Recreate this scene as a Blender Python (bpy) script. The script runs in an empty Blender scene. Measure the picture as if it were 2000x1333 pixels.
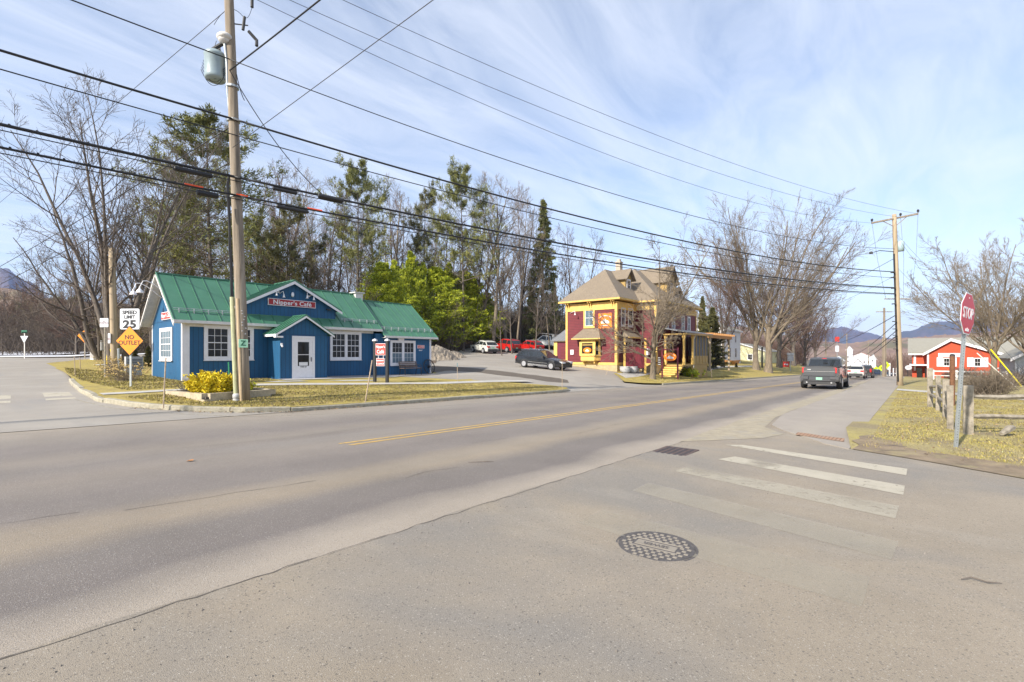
import bpy, math, random, bisect
import numpy as np
from mathutils import Matrix, Vector
R = math.radians
scene = bpy.context.scene
C = scene.collection
# ---------------------------------------------------------------- camera, sky, sun, exposure
# world axes: X runs along the main road (away from the camera), Y across it to the left, Z up
YAW = math.atan2(779, 935)
CA, SA = math.cos(YAW), math.sin(YAW)
cam = bpy.data.cameras.new('camera'); cam.lens = 935/2000*36; cam.sensor_width = 36
cam.shift_y = 26.5/2000; cam.clip_start = .05; cam.clip_end = 20000
camo = bpy.data.objects.new('camera', cam); C.objects.link(camo)
camo.location = (0, 0, 1.55); camo.rotation_euler = (R(90), 0, YAW - R(90)); scene.camera = camo
SUN_EL, SUN_AZ = R(32), R(180-5)       # azimuth measured counter-clockwise from +X
world = bpy.data.worlds.new('World'); scene.world = world; world.use_nodes = True
nt = world.node_tree; nt.nodes.clear()
def wn(t, **k):
    n = nt.nodes.new(t)
    for a, b in k.items(): setattr(n, a, b)
    return n
out = wn('ShaderNodeOutputWorld'); bg = wn('ShaderNodeBackground'); bg.inputs[1].default_value = .112
sky = wn('ShaderNodeTexSky', sky_type='NISHITA', sun_disc=False, sun_elevation=SUN_EL, sun_rotation=R(90)-SUN_AZ, air_density=1.0, dust_density=.6, ozone_density=1.8, altitude=200)
tc = wn('ShaderNodeTexCoord'); mp = wn('ShaderNodeMapping')
sep = wn('ShaderNodeSeparateXYZ'); nt.links.new(tc.outputs['Generated'], sep.inputs[0])
# clouds on a flat layer high above: divide the direction by its height
mx = wn('ShaderNodeMath', operation='MAXIMUM'); nt.links.new(sep.outputs[2], mx.inputs[0]); mx.inputs[1].default_value = .06
ad = wn('ShaderNodeMath', operation='ADD'); nt.links.new(mx.outputs[0], ad.inputs[0]); ad.inputs[1].default_value = .12
dx = wn('ShaderNodeMath', operation='DIVIDE'); nt.links.new(sep.outputs[0], dx.inputs[0]); nt.links.new(ad.outputs[0], dx.inputs[1])
dy = wn('ShaderNodeMath', operation='DIVIDE'); nt.links.new(sep.outputs[1], dy.inputs[0]); nt.links.new(ad.outputs[0], dy.inputs[1])
cb = wn('ShaderNodeCombineXYZ'); nt.links.new(dx.outputs[0], cb.inputs[0]); nt.links.new(dy.outputs[0], cb.inputs[1])
mp.inputs['Rotation'].default_value = (0, 0, R(-28)); mp.inputs['Scale'].default_value = (.8, 2.6, 1)
nt.links.new(cb.outputs[0], mp.inputs[0])
n1 = wn('ShaderNodeTexNoise'); n1.inputs['Scale'].default_value = 1.7; n1.inputs['Detail'].default_value = 9; n1.inputs['Roughness'].default_value = .6; n1.inputs['Distortion'].default_value = .7
nt.links.new(mp.outputs[0], n1.inputs[0])
cr = wn('ShaderNodeValToRGB'); cr.color_ramp.elements[0].position = .33; cr.color_ramp.elements[1].position = .76
cr.color_ramp.elements[0].color = (.26, .26, .26, 1); cr.color_ramp.elements[1].color = (.70, .70, .70, 1)
nt.links.new(n1.outputs[0], cr.inputs[0])
mix = wn('ShaderNodeMix', data_type='RGBA'); nt.links.new(cr.outputs[0], mix.inputs[0]); nt.links.new(sky.outputs[0], mix.inputs[6])
mix.inputs[7].default_value = (5.2, 5.5, 6.1, 1)
nt.links.new(mix.outputs[2], bg.inputs[0]); nt.links.new(bg.outputs[0], out.inputs[0])
sun = bpy.data.lights.new('sun', 'SUN'); sun.energy = 4.0; sun.angle = R(.9); sun.color = (1, .92, .80)
suno = bpy.data.objects.new('sun', sun); C.objects.link(suno); suno.location = (-30, 0, 40)
sd = Vector((math.cos(SUN_EL)*math.cos(SUN_AZ), math.cos(SUN_EL)*math.sin(SUN_AZ), math.sin(SUN_EL)))
suno.rotation_euler = sd.to_track_quat('Z', 'Y').to_euler()
scene.view_settings.view_transform = 'Standard'; scene.view_settings.look = 'None'
scene.view_settings.exposure = 0.95; scene.view_settings.gamma = 1
# ---------------------------------------------------------------- terrain heights
G = .0205
SS = [-60,-20,0,10,20,32,45,60,100,160]
WW = [14,16.5,18,21,24.6,30,42,60,90,140]
LT = [[1.36,.54,.13,-.075,-.28,-.53,-.79,-1.1,-1.92,-3.1],[1.2,.55,.17,.08,-.05,-.3,-.6,-.95,-1.7,-3],
[1.2,.55,.22,.22,.1,-.1,-.3,-.6,-1.3,-2.6],[1.2,.55,.3,.32,.2,.2,.1,-.2,-.8,-2],[1.2,.5,.35,.38,.27,.45,.5,.2,-.3,-1.2],
[1.2,.5,.45,.5,.6,.8,.9,.7,.2,-.5],[1.2,.6,.55,.7,.9,1.3,1.75,2.2,1.5,1],[1.2,.8,.8,1.0,1.5,2.0,3,4,4,3],
[1.4,1.1,1.2,1.6,2.5,3.6,5,6,7,7],[2,2,2.5,4,6,8,10,12,14,14]]
def plane(s):
    return -G*s if s < 100 else -G*100 - min(s-100, 110)*.04
def L(s, w):            # height of the raised ground left of the road
    s = min(max(s, SS[0]), SS[-1]); w = min(max(w, WW[0]), WW[-1])
    i = min(bisect.bisect_right(SS, s)-1, len(SS)-2); j = min(bisect.bisect_right(WW, w)-1, len(WW)-2)
    a = (s-SS[i])/(SS[i+1]-SS[i]); b = (w-WW[j])/(WW[j+1]-WW[j])
    return (LT[j][i]*(1-a)+LT[j][i+1]*a)*(1-b)+(LT[j+1][i]*(1-a)+LT[j+1][i+1]*a)*b
def hroad(s, w): return plane(s)
def hstreet(s, w):      # side street and car park: level with the road at the gutter
    if w <= 14: return plane(s)
    t = min((w-14)/6, 1); return L(s, w) - .13*(1-t*t*(3-2*t)) - .0
def hside(s, w):        # side street behind its own kerb
    if w <= 14: return plane(s)
    return L(s, w) - .12*max(0, min(1, (44-w)/10)) if w > 14.6 else plane(s)+(w-14)/.6*(L(s,14.6)-.12-plane(s))
def hlawn(s, w): return L(s, w)
def hright(s, w):
    e = 10.9 if w > .8 else 10.9-.28*(.8-w)-.035*(.8-w)**2 if w > -9 else 5
    return plane(s)+.012+.08*max(0, min(1, (s-e)/1.2))+min(max(-w, 0), 8)*.004*max(0, min(3, (s-40)/15))
# ---------------------------------------------------------------- object helpers
def tag(o, label=None, cat=None, group=None, kind=None):
    for k, v in (('label', label), ('category', cat), ('group', group), ('kind', kind)):
        if v: o[k] = v
    return o
def thing(name, label, cat, loc=(0,0,0), rz=0, group=None):
    o = bpy.data.objects.new(name, None); C.objects.link(o); o.empty_display_size = .3
    o.location = loc; o.rotation_euler = (0, 0, rz); return tag(o, label, cat, group)
def copy_tree(o, parent=None):
    c = o.copy(); C.objects.link(c); c.parent = parent
    for ch in list(o.children): copy_tree(ch, c)
    return c
class MB:
    def __init__(s): s.V=[]; s.F=[]; s.I=[]; s.M=None; s.smooth=False; s.A=[]
    def add(s, vs, fs, mi=0):
        b = len(s.V)
        if s.M is not None: vs = [s.M @ Vector(v) for v in vs]
        s.V += [tuple(v) for v in vs]; s.F += [[i+b for i in f] for f in fs]; s.I += [mi]*len(fs)
    def addnp(s, vs, fs, mi=0):
        b = sum(len(a[0]) for a in s.A); s.A.append((vs, fs+b, mi))
    def box(s, x0, y0, z0, x1, y1, z1, mi=0):
        if x0 > x1: x0, x1 = x1, x0
        if y0 > y1: y0, y1 = y1, y0
        if z0 > z1: z0, z1 = z1, z0
        s.add([(x0,y0,z0),(x1,y0,z0),(x1,y1,z0),(x0,y1,z0),(x0,y0,z1),(x1,y0,z1),(x1,y1,z1),(x0,y1,z1)],
              [[3,2,1,0],[4,5,6,7],[0,1,5,4],[1,2,6,5],[2,3,7,6],[3,0,4,7]], mi)
    def prism(s, poly, y0, y1, mi=0):     # poly in (x, z), extruded in y
        n = len(poly)
        s.add([(x,y0,z) for x,z in poly]+[(x,y1,z) for x,z in poly], [list(range(n)), list(range(2*n-1,n-1,-1))]+[[i,i+n,(i+1)%n+n,(i+1)%n] for i in range(n)], mi)
    def prismz(s, poly, z0, z1, mi=0):    # poly in (x, y), extruded in z
        n = len(poly)
        s.add([(x,y,z0) for x,y in poly]+[(x,y,z1) for x,y in poly], [list(range(n-1,-1,-1)), list(range(n,2*n))]+[[i,(i+1)%n,(i+1)%n+n,i+n] for i in range(n)], mi)
    def slab(s, pts, t, mi=0):            # thin plate on a planar polygon, thickness t downwards along its normal
        p = [Vector(q) for q in pts]; n = (p[1]-p[0]).cross(p[-1]-p[0]).normalized()
        k = len(p); q = [v-n*t for v in p]
        s.add(p+q, [list(range(k)), list(range(2*k-1,k-1,-1))]+[[i,i+k,(i+1)%k+k,(i+1)%k] for i in range(k)], mi)
    def tube(s, pts, rad, n=6, mi=0, cap=True):
        pts = [Vector(p) for p in pts]; m = len(pts)
        if not hasattr(rad, '__len__'): rad = [rad]*m
        vs = []; fs = []; u = None
        for i, p in enumerate(pts):
            d = (pts[min(i+1,m-1)]-pts[max(i-1,0)])
            d = d.normalized() if d.length > 1e-9 else Vector((0,0,1))
            if u is None: u = d.orthogonal().normalized()
            else:
                u = u-d*u.dot(d)
                u = u.normalized() if u.length > 1e-6 else d.orthogonal().normalized()
            v = d.cross(u)
            for k in range(n):
                a = 2*math.pi*k/n; vs.append(p+(u*math.cos(a)+v*math.sin(a))*rad[i])
        for i in range(m-1):
            for k in range(n): fs.append([i*n+k, i*n+(k+1)%n, (i+1)*n+(k+1)%n, (i+1)*n+k])
        if cap: fs.append(list(range(n-1,-1,-1))); fs.append([(m-1)*n+k for k in range(n)])
        s.add(vs, fs, mi)
    def lathe(s, prof, c=(0,0,0), n=16, mi=0, ax='z'):
        vs = []; fs = []; m = len(prof)
        for r, z in prof:
            for k in range(n):
                a = 2*math.pi*k/n; x, y = r*math.cos(a), r*math.sin(a)
                q = (x,y,z) if ax == 'z' else ((x,z,y) if ax == 'y' else (z,x,y))
                vs.append((c[0]+q[0], c[1]+q[1], c[2]+q[2]))
        for i in range(m-1):
            for k in range(n): fs.append([i*n+k, i*n+(k+1)%n, (i+1)*n+(k+1)%n, (i+1)*n+k])
        fs.append(list(range(n-1,-1,-1))); fs.append([(m-1)*n+k for k in range(n)])
        s.add(vs, fs, mi)
    def sphere(s, c, r, n=10, mi=0, sq=(1,1,1)):
        m = n//2+1
        vs = [(c[0]+sq[0]*r*math.sin(math.pi*i/m)*math.cos(2*math.pi*k/n), c[1]+sq[1]*r*math.sin(math.pi*i/m)*math.sin(2*math.pi*k/n), c[2]-sq[2]*r*math.cos(math.pi*i/m)) for i in range(1,m) for k in range(n)]
        fs = [[i*n+k, i*n+(k+1)%n, (i+1)*n+(k+1)%n, (i+1)*n+k] for i in range(m-2) for k in range(n)]
        b = len(vs); vs += [(c[0],c[1],c[2]-sq[2]*r),(c[0],c[1],c[2]+sq[2]*r)]
        fs += [[b,(k+1)%n,k] for k in range(n)]+[[b+1,(m-2)*n+k,(m-2)*n+(k+1)%n] for k in range(n)]
        s.add(vs, fs, mi)
    def mesh(s, name, mats, off=None):
        me = bpy.data.meshes.new(name)
        if s.A and not s.V:
            vs = np.concatenate([a[0] for a in s.A]); k = s.A[0][1].shape[1]; fs = np.concatenate([a[1] for a in s.A])
            me.vertices.add(len(vs)); me.vertices.foreach_set('co', vs.astype('f4').ravel())
            me.loops.add(fs.size); me.loops.foreach_set('vertex_index', fs.astype('i4').ravel())
            me.polygons.add(len(fs)); me.polygons.foreach_set('loop_start', np.arange(0, fs.size, k, dtype='i4')); me.polygons.foreach_set('loop_total', np.full(len(fs), k, dtype='i4'))
            mi = np.concatenate([np.full(len(a[1]), a[2]) if np.isscalar(a[2]) else a[2] for a in s.A]); me.polygons.foreach_set('material_index', mi.astype('i4'))
            me.update(calc_edges=True)
        else:
            V = s.V if off is None else [(v[0]-off[0], v[1]-off[1], v[2]-off[2]) for v in s.V]
            me.from_pydata(V, [], s.F); me.polygons.foreach_set('material_index', s.I)
        for m in (mats if isinstance(mats, (list, tuple)) else [mats]): me.materials.append(m)
        if s.smooth:
            me.polygons.foreach_set('use_smooth', [True]*len(me.polygons))
        me.update(); return me
    def build(s, name, mats, parent=None, label=None, cat=None, group=None, kind=None, worldc=False, loc=None):
        off = None
        if worldc and parent is not None: off = parent.matrix_world.translation if False else rootloc(parent)
        if loc is not None: off = loc
        o = bpy.data.objects.new(name, s.mesh(name, mats, off)); C.objects.link(o)
        if parent is not None: o.parent = parent
        elif loc is not None: o.location = loc
        return tag(o, label, cat, group, kind)
def rootloc(o):
    v = Vector((0,0,0))
    while o is not None: v += Vector(o.location); o = o.parent
    return v
FONTC = {}
def text(body, size, mat, parent, M, name='lettering', ext=.004, sx=1, bold=0, align='CENTER', sp=1.0, label=None):
    cu = bpy.data.curves.new('t', 'FONT'); cu.body = body; cu.size = size; cu.extrude = ext; cu.offset = bold
    cu.align_x = align; cu.align_y = 'CENTER'; cu.space_line = .85; cu.space_character = sp; cu.resolution_u = 3
    o = bpy.data.objects.new('t', cu); C.objects.link(o)
    bpy.context.view_layer.update()
    dg = bpy.context.evaluated_depsgraph_get()
    me = bpy.data.meshes.new_from_object(o.evaluated_get(dg)); bpy.data.objects.remove(o)
    me.name = name; me.transform(M @ Matrix.Rotation(R(90), 4, 'X') @ Matrix.Diagonal((sx, 1, 1, 1)))
    me.materials.clear(); me.materials.append(mat)
    t = bpy.data.objects.new(name, me); C.objects.link(t); t.parent = parent
    if label: t['label'] = label
    return t
def T(x, y, z, rz=0): return Matrix.Translation((x, y, z)) @ Matrix.Rotation(rz, 4, 'Z')
# ---------------------------------------------------------------- materials
def ramp(nt, pts):
    r = nt.nodes.new('ShaderNodeValToRGB'); e = r.color_ramp.elements
    while len(e) < len(pts): e.new(.5)
    for i, (p, c) in enumerate(pts): e[i].position = p; e[i].color = (*c, 1) if len(c) == 3 else c
    return r
def mat(name, col, rough=.7, metal=0, var=.12, scale=4, col2=None, bump=0, bscale=30, coat=0, spec=.5, stretch=None, trans=0, alpha=1):
    m = bpy.data.materials.new(name); m.use_nodes = True; t = m.node_tree; b = t.nodes['Principled BSDF']
    b.inputs['Roughness'].default_value = rough; b.inputs['Metallic'].default_value = metal
    b.inputs['Specular IOR Level'].default_value = spec
    if coat: b.inputs['Coat Weight'].default_value = coat; b.inputs['Coat Roughness'].default_value = .08
    if trans: b.inputs['Transmission Weight'].default_value = trans
    if alpha < 1: b.inputs['Alpha'].default_value = alpha
    tc = t.nodes.new('ShaderNodeTexCoord'); mp = t.nodes.new('ShaderNodeMapping'); t.links.new(tc.outputs['Object'], mp.inputs[0])
    if stretch: mp.inputs['Scale'].default_value = stretch
    n = t.nodes.new('ShaderNodeTexNoise'); n.inputs['Scale'].default_value = scale; n.inputs['Detail'].default_value = 5; n.inputs['Roughness'].default_value = .65
    t.links.new(mp.outputs[0], n.inputs[0])
    c2 = col2 or tuple(min(1, c*(1+var)) for c in col); c1 = col if col2 else tuple(c*(1-var) for c in col)
    r = ramp(t, [(.32, c1), (.68, c2)]); t.links.new(n.outputs[0], r.inputs[0]); t.links.new(r.outputs[0], b.inputs['Base Color'])
    if bump:
        n2 = t.nodes.new('ShaderNodeTexNoise'); n2.inputs['Scale'].default_value = bscale; n2.inputs['Detail'].default_value = 4
        t.links.new(mp.outputs[0], n2.inputs[0]); bm = t.nodes.new('ShaderNodeBump'); bm.inputs['Strength'].default_value = bump; bm.inputs['Distance'].default_value = .02
        t.links.new(n2.outputs[0], bm.inputs['Height']); t.links.new(bm.outputs[0], b.inputs['Normal'])
    return m
def lined(m, axis, period, width, dark=.55, off=0, bump=.6):
    """narrow grooves every `period` metres along object axis (0 x, 1 y, 2 z, 3 x+y)"""
    t = m.node_tree; b = t.nodes['Principled BSDF']; tc = t.nodes.new('ShaderNodeTexCoord'); s = t.nodes.new('ShaderNodeSeparateXYZ'); t.links.new(tc.outputs['Object'], s.inputs[0])
    if axis == 3:
        a0 = t.nodes.new('ShaderNodeMath'); a0.operation = 'ADD'; t.links.new(s.outputs[0], a0.inputs[0]); t.links.new(s.outputs[1], a0.inputs[1]); src = a0.outputs[0]
    else: src = s.outputs[axis]
    a = t.nodes.new('ShaderNodeMath'); a.operation = 'MULTIPLY_ADD'; t.links.new(src, a.inputs[0]); a.inputs[1].default_value = 1/period; a.inputs[2].default_value = off+50
    f = t.nodes.new('ShaderNodeMath'); f.operation = 'FRACT'; t.links.new(a.outputs[0], f.inputs[0])
    l = t.nodes.new('ShaderNodeMath'); l.operation = 'GREATER_THAN'; t.links.new(f.outputs[0], l.inputs[0]); l.inputs[1].default_value = width/period
    old = b.inputs['Base Color'].links[0].from_socket
    mx = t.nodes.new('ShaderNodeMix'); mx.data_type = 'RGBA'; mx.blend_type = 'MULTIPLY'; mx.inputs[0].default_value = 1
    r = ramp(t, [(0, (dark,)*3), (1, (1,1,1))]); t.links.new(l.outputs[0], r.inputs[0])
    t.links.new(old, mx.inputs[6]); t.links.new(r.outputs[0], mx.inputs[7]); t.links.new(mx.outputs[2], b.inputs['Base Color'])
    if bump:
        bm = t.nodes.new('ShaderNodeBump'); bm.inputs['Strength'].default_value = bump; bm.inputs['Distance'].default_value = .01
        t.links.new(l.outputs[0] if bump > 0 and dark < .8 else f.outputs[0], bm.inputs['Height']); t.links.new(bm.outputs[0], b.inputs['Normal'])
    return m
def speck(m, scale, lo, hi, amt=.5, dark=(.05,.045,.04)):
    """scattered specks mixed over the base colour"""
    t = m.node_tree; b = t.nodes['Principled BSDF']; tc = t.nodes.new('ShaderNodeTexCoord')
    v = t.nodes.new('ShaderNodeTexVoronoi'); v.inputs['Scale'].default_value = scale; t.links.new(tc.outputs['Object'], v.inputs[0])
    r = ramp(t, [(lo, (amt,)*3), (hi, (0,0,0))]); t.links.new(v.outputs['Distance'], r.inputs[0])
    w = t.nodes.new('ShaderNodeTexWhiteNoise'); w.noise_dimensions = '3D'; t.links.new(v.outputs['Position'], w.inputs['Vector'])
    g = t.nodes.new('ShaderNodeMath'); g.operation = 'GREATER_THAN'; g.inputs[1].default_value = .6; t.links.new(w.outputs['Value'], g.inputs[0])
    mu = t.nodes.new('ShaderNodeMath'); mu.operation = 'MULTIPLY'; t.links.new(r.outputs[0], mu.inputs[0]); t.links.new(g.outputs[0], mu.inputs[1])
    old = b.inputs['Base Color'].links[0].from_socket
    mx = t.nodes.new('ShaderNodeMix'); mx.data_type = 'RGBA'; t.links.new(mu.outputs[0], mx.inputs[0]); t.links.new(old, mx.inputs[6]); mx.inputs[7].default_value = (*dark, 1)
    t.links.new(mx.outputs[2], b.inputs['Base Color']); return m
def blotch(m, scale, lo, hi, col, amt=1, stretch=None, detail=5, dist=0):
    """patches of another real surface colour (dust, moss, worn grass)"""
    t = m.node_tree; b = t.nodes['Principled BSDF']; tc = t.nodes.new('ShaderNodeTexCoord'); mp = t.nodes.new('ShaderNodeMapping'); t.links.new(tc.outputs['Object'], mp.inputs[0])
    if stretch: mp.inputs['Scale'].default_value = stretch
    mp.inputs['Location'].default_value = (scale*3.7, col[0]*31, 2.3)
    n = t.nodes.new('ShaderNodeTexNoise'); n.inputs['Scale'].default_value = scale; n.inputs['Detail'].default_value = detail; n.inputs['Roughness'].default_value = .6; n.inputs['Distortion'].default_value = dist
    t.links.new(mp.outputs[0], n.inputs[0]); r = ramp(t, [(lo, (0,0,0)), (hi, (amt,)*3)]); t.links.new(n.outputs[0], r.inputs[0])
    old = b.inputs['Base Color'].links[0].from_socket
    mx = t.nodes.new('ShaderNodeMix'); mx.data_type = 'RGBA'; t.links.new(r.outputs[0], mx.inputs[0]); t.links.new(old, mx.inputs[6]); mx.inputs[7].default_value = (*col, 1)
    t.links.new(mx.outputs[2], b.inputs['Base Color']); return m
def bands(m, pts):
    """dust bands across the road: mask by Y (metres); pts = (y, colour)"""
    t = m.node_tree; b = t.nodes['Principled BSDF']; tc = t.nodes.new('ShaderNodeTexCoord'); s = t.nodes.new('ShaderNodeSeparateXYZ'); t.links.new(tc.outputs['Object'], s.inputs[0])
    n = t.nodes.new('ShaderNodeTexNoise'); n.inputs['Scale'].default_value = .35; n.inputs['Detail'].default_value = 6; t.links.new(tc.outputs['Object'], n.inputs[0])
    a = t.nodes.new('ShaderNodeMath'); a.operation = 'MULTIPLY_ADD'; t.links.new(n.outputs[0], a.inputs[0]); a.inputs[1].default_value = .9; t.links.new(s.outputs[1], a.inputs[2])
    q = t.nodes.new('ShaderNodeMapRange'); t.links.new(a.outputs[0], q.inputs[0]); q.inputs[1].default_value = 3.45; q.inputs[2].default_value = 14.45
    r = ramp(t, [((y-3)/11, c) for y, c in pts]); t.links.new(q.outputs[0], r.inputs[0])
    old = b.inputs['Base Color'].links[0].from_socket
    mx = t.nodes.new('ShaderNodeMix'); mx.data_type = 'RGBA'; mx.blend_type = 'MULTIPLY'; mx.inputs[0].default_value = 1
    t.links.new(old, mx.inputs[6]); t.links.new(r.outputs[0], mx.inputs[7]); t.links.new(mx.outputs[2], b.inputs['Base Color']); return m
X = {}
X['white'] = mat('white_paint', (.72,.71,.74), .5, var=.06, scale=6)
X['whitetrim'] = mat('aged_white_trim', (.62,.60,.58), .6, var=.12, scale=5)
X['black'] = mat('black_paint', (.012,.012,.014), .5)
X['rubber'] = mat('rubber', (.02,.02,.021), .85)
X['dark'] = mat('dark_plastic', (.03,.03,.032), .6)
X['steel'] = mat('galvanised_steel', (.42,.45,.46), .45, .6, var=.15, scale=12)
X['glass'] = mat('window_glass', (.022,.022,.020), .08, spec=.3, var=.3, scale=1.2)
X['carglass'] = mat('car_glass', (.018,.022,.025), .04, spec=.8)
X['glasslit'] = mat('window_glass_with_blind', (.10,.15,.19), .15, var=.2, scale=2)
X['blue'] = blotch(lined(mat('blue_board_siding', (.007,.082,.19), .62, var=.10, scale=2.2, stretch=(1,1,.4)), 3, .2, .018, .45), 1.1, .58, .8, (.012,.095,.20), .45)
X['bluetrim'] = mat('blue_trim_paint', (.007,.062,.15), .6)
X['green'] = blotch(mat('green_metal_roof', (.052,.165,.098), .42, .0, var=.10, scale=1.1, spec=.55), .9, .5, .8, (.085,.215,.135), .5)
X['redsign'] = mat('red_sign_panel', (.34,.018,.022), .5)
X['brightred'] = mat('bright_red_sign_panel', (.62,.045,.03), .5)
X['orange'] = mat('orange_sign_panel', (.85,.22,.01), .5)
X['amber'] = mat('amber_road_sign', (.85,.26,.008), .45, var=.05)
X['stopred'] = mat('stop_sign_red', (.50,.008,.018), .4, var=.05)
X['wood'] = blotch(mat('weathered_pole_wood', (.24,.195,.145), .85, var=.4, scale=9, stretch=(1,1,.06), bump=.5, bscale=18), 3, .5, .75, (.38,.33,.26), .8, (1,1,.08))
X['polewood2'] = mat('tan_pole_wood', (.36,.28,.185), .8, var=.25, scale=8, stretch=(1,1,.05), bump=.4, bscale=14)
X['greywood'] = mat('grey_fence_wood', (.25,.22,.175), .9, var=.4, scale=9, stretch=(.6,.6,.6), bump=.8, bscale=22)
X['stake'] = mat('stake_wood', (.40,.31,.22), .85, var=.25, scale=12)
X['timber'] = mat('planter_timber', (.40,.34,.24), .85, var=.22, scale=7, bump=.4)
X['burg'] = lined(blotch(mat('burgundy_clapboard', (.15,.018,.026), .62, var=.15, scale=2), .7, .5, .75, (.19,.035,.04), .5), 2, .15, .035, .45)
X['burgtrim'] = mat('burgundy_paint', (.13,.014,.03), .6)
X['yellow'] = mat('yellow_trim_paint', (.64,.42,.115), .6, var=.16, scale=3)
X['yellow2'] = mat('ochre_porch_paint', (.36,.235,.07), .6, var=.12)
X['shingle'] = lined(blotch(mat('weathered_shingles', (.205,.165,.12), .85, var=.25, scale=14), .8, .5, .8, (.27,.22,.155), .6), 2, .14, .02, .7)
X['greyroof'] = lined(mat('grey_shingles', (.27,.26,.22), .85, var=.2, scale=12), 2, .16, .02, .75)
X['greymetal'] = mat('grey_metal_roof', (.22,.23,.25), .5, .2)
X['concrete'] = speck(mat('pale_concrete', (.44,.42,.38), .85, var=.14, scale=3, bump=.15), 60, .1, .3, .3)
X['stone'] = mat('granite_kerb', (.34,.31,.235), .9, var=.24, scale=7, bump=.8, bscale=26)
X['bark'] = mat('grey_brown_bark', (.115,.095,.078), .95, var=.35, scale=8, stretch=(1,1,.25), bump=.9, bscale=20)
X['barklight'] = mat('pale_bark', (.185,.15,.11), .95, var=.35, scale=6, stretch=(1,1,.25), bump=.7, bscale=20)
X['twig'] = mat('twigs', (.125,.10,.082), .95, var=.25, scale=1)
X['twiglight'] = mat('pale_twigs', (.20,.16,.115), .95, var=.25, scale=1)
X['twigred'] = mat('reddish_twigs', (.145,.09,.068), .95, var=.25, scale=1)
X['needle'] = mat('pine_needles', (.075,.095,.028), .8, var=.3, scale=.5, col2=(.24,.235,.06))
X['needle2'] = mat('dark_needles', (.06,.072,.026), .8, var=.3, scale=.6, col2=(.19,.17,.05))
X['hemlock'] = mat('yellow_green_foliage', (.38,.44,.015), .75, scale=.7, col2=(.70,.70,.035))
X['hemlockd'] = mat('green_foliage', (.12,.18,.015), .75, scale=.7, col2=(.32,.37,.02))
X['gold'] = mat('golden_foliage', (.50,.40,.01), .75, scale=5, col2=(.80,.62,.015))
X['dryleaf'] = mat('dry_flower_heads', (.50,.36,.15), .85, var=.3, scale=6)
X['cable'] = mat('black_cable', (.013,.013,.015), .55)
X['wire'] = mat('weathered_wire', (.06,.06,.065), .6, .3)
X['orangetape'] = mat('orange_marker_sleeve', (.75,.09,.02), .5)
X['castiron'] = mat('cast_iron', (.11,.10,.095), .7, .3, var=.3, scale=20, bump=.5, bscale=60)
X['dustpad'] = mat('dusty_raised_pad', (.25,.22,.18), .85, var=.1)
X['chrome'] = mat('chrome', (.6,.6,.62), .2, .9)
X['silver'] = mat('alloy_wheel', (.5,.5,.52), .35, .6)
X['tail'] = mat('red_lens', (.5,.008,.012), .2, coat=.5)
X['head'] = mat('clear_lens', (.6,.62,.65), .12, coat=.5)
X['plate'] = mat('green_number_plate', (.25,.5,.36), .5)
X['plasticgrey'] = mat('grey_box_plastic', (.42,.42,.42), .6)
X['brick'] = mat('brick', (.42,.14,.07), .85, var=.25, scale=14)
X['lime'] = mat('fluorescent_yellow_green', (.62,.85,.02), .5, var=.04)
def paint(n, c): return mat(n, c, .28, .15, var=.04, coat=.7, scale=2)
# ---------------------------------------------------------------- setting
def clip(poly, ax, v, keep_less):
    o = []
    for i in range(len(poly)):
        a, b = poly[i-1], poly[i]
        ia = (a[ax] <= v) == keep_less or a[ax] == v; ib = (b[ax] <= v) == keep_less or b[ax] == v
        if ia != ib:
            t = (v-a[ax])/(b[ax]-a[ax]); q = [a[0]+(b[0]-a[0])*t, a[1]+(b[1]-a[1])*t]; q[ax] = v; o.append(tuple(q))
        if ib: o.append(b)
    return o
def drape(name, poly, h, off, m, cell=2., kind='structure', thick=0, label=None, cat=None, parent=None):
    """sheet over a plan polygon, following a height function"""
    mb = MB(); idx = {}
    xs = [p[0] for p in poly]; ys = [p[1] for p in poly]
    def vid(p):
        k = (round(p[0], 3), round(p[1], 3))
        if k not in idx: idx[k] = len(mb.V); mb.V.append((k[0], k[1], h(*k)+off))
        return idx[k]
    x = math.floor(min(xs)/cell)*cell
    while x < max(xs):
        strip = clip(clip(poly, 0, x, False), 0, x+cell, True)
        if len(strip) > 2:
            y = math.floor(min(p[1] for p in strip)/cell)*cell; ym = max(p[1] for p in strip)
            while y < ym:
                q = clip(clip(strip, 1, y, False), 1, y+cell, True)
                if len(q) > 2:
                    f = []
                    for p in q:
                        i = vid(p)
                        if not f or (f[-1] != i and f[0] != i): f.append(i)
                    ar = sum(q[i-1][0]*q[i][1]-q[i][0]*q[i-1][1] for i in range(len(q)))
                    if len(f) > 2 and abs(ar) > 1e-4:
                        if ar < 0: f.reverse()
                        mb.F.append(f); mb.I.append(0)
                y += cell
        x += cell
    if thick:
        n = len(poly); ar = sum(poly[i-1][0]*poly[i][1]-poly[i][0]*poly[i-1][1] for i in range(n))
        for i in range(n):
            a, b = (poly[i-1], poly[i]) if ar > 0 else (poly[i], poly[i-1]); d = math.hypot(a[0]-b[0], a[1]-b[1]); k = max(1, int(d/cell))
            for j in range(k):
                p = [a[c]+(b[c]-a[c])*j/k for c in (0,1)]; q = [a[c]+(b[c]-a[c])*(j+1)/k for c in (0,1)]
                zp, zq = h(*p)+off, h(*q)+off
                mb.add([(p[0],p[1],zp-thick),(q[0],q[1],zq-thick),(q[0],q[1],zq),(p[0],p[1],zp)], [[0,1,2,3]])
    return mb.build(name, m, parent, label, cat, kind=kind)
rng = random.Random(4)
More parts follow.
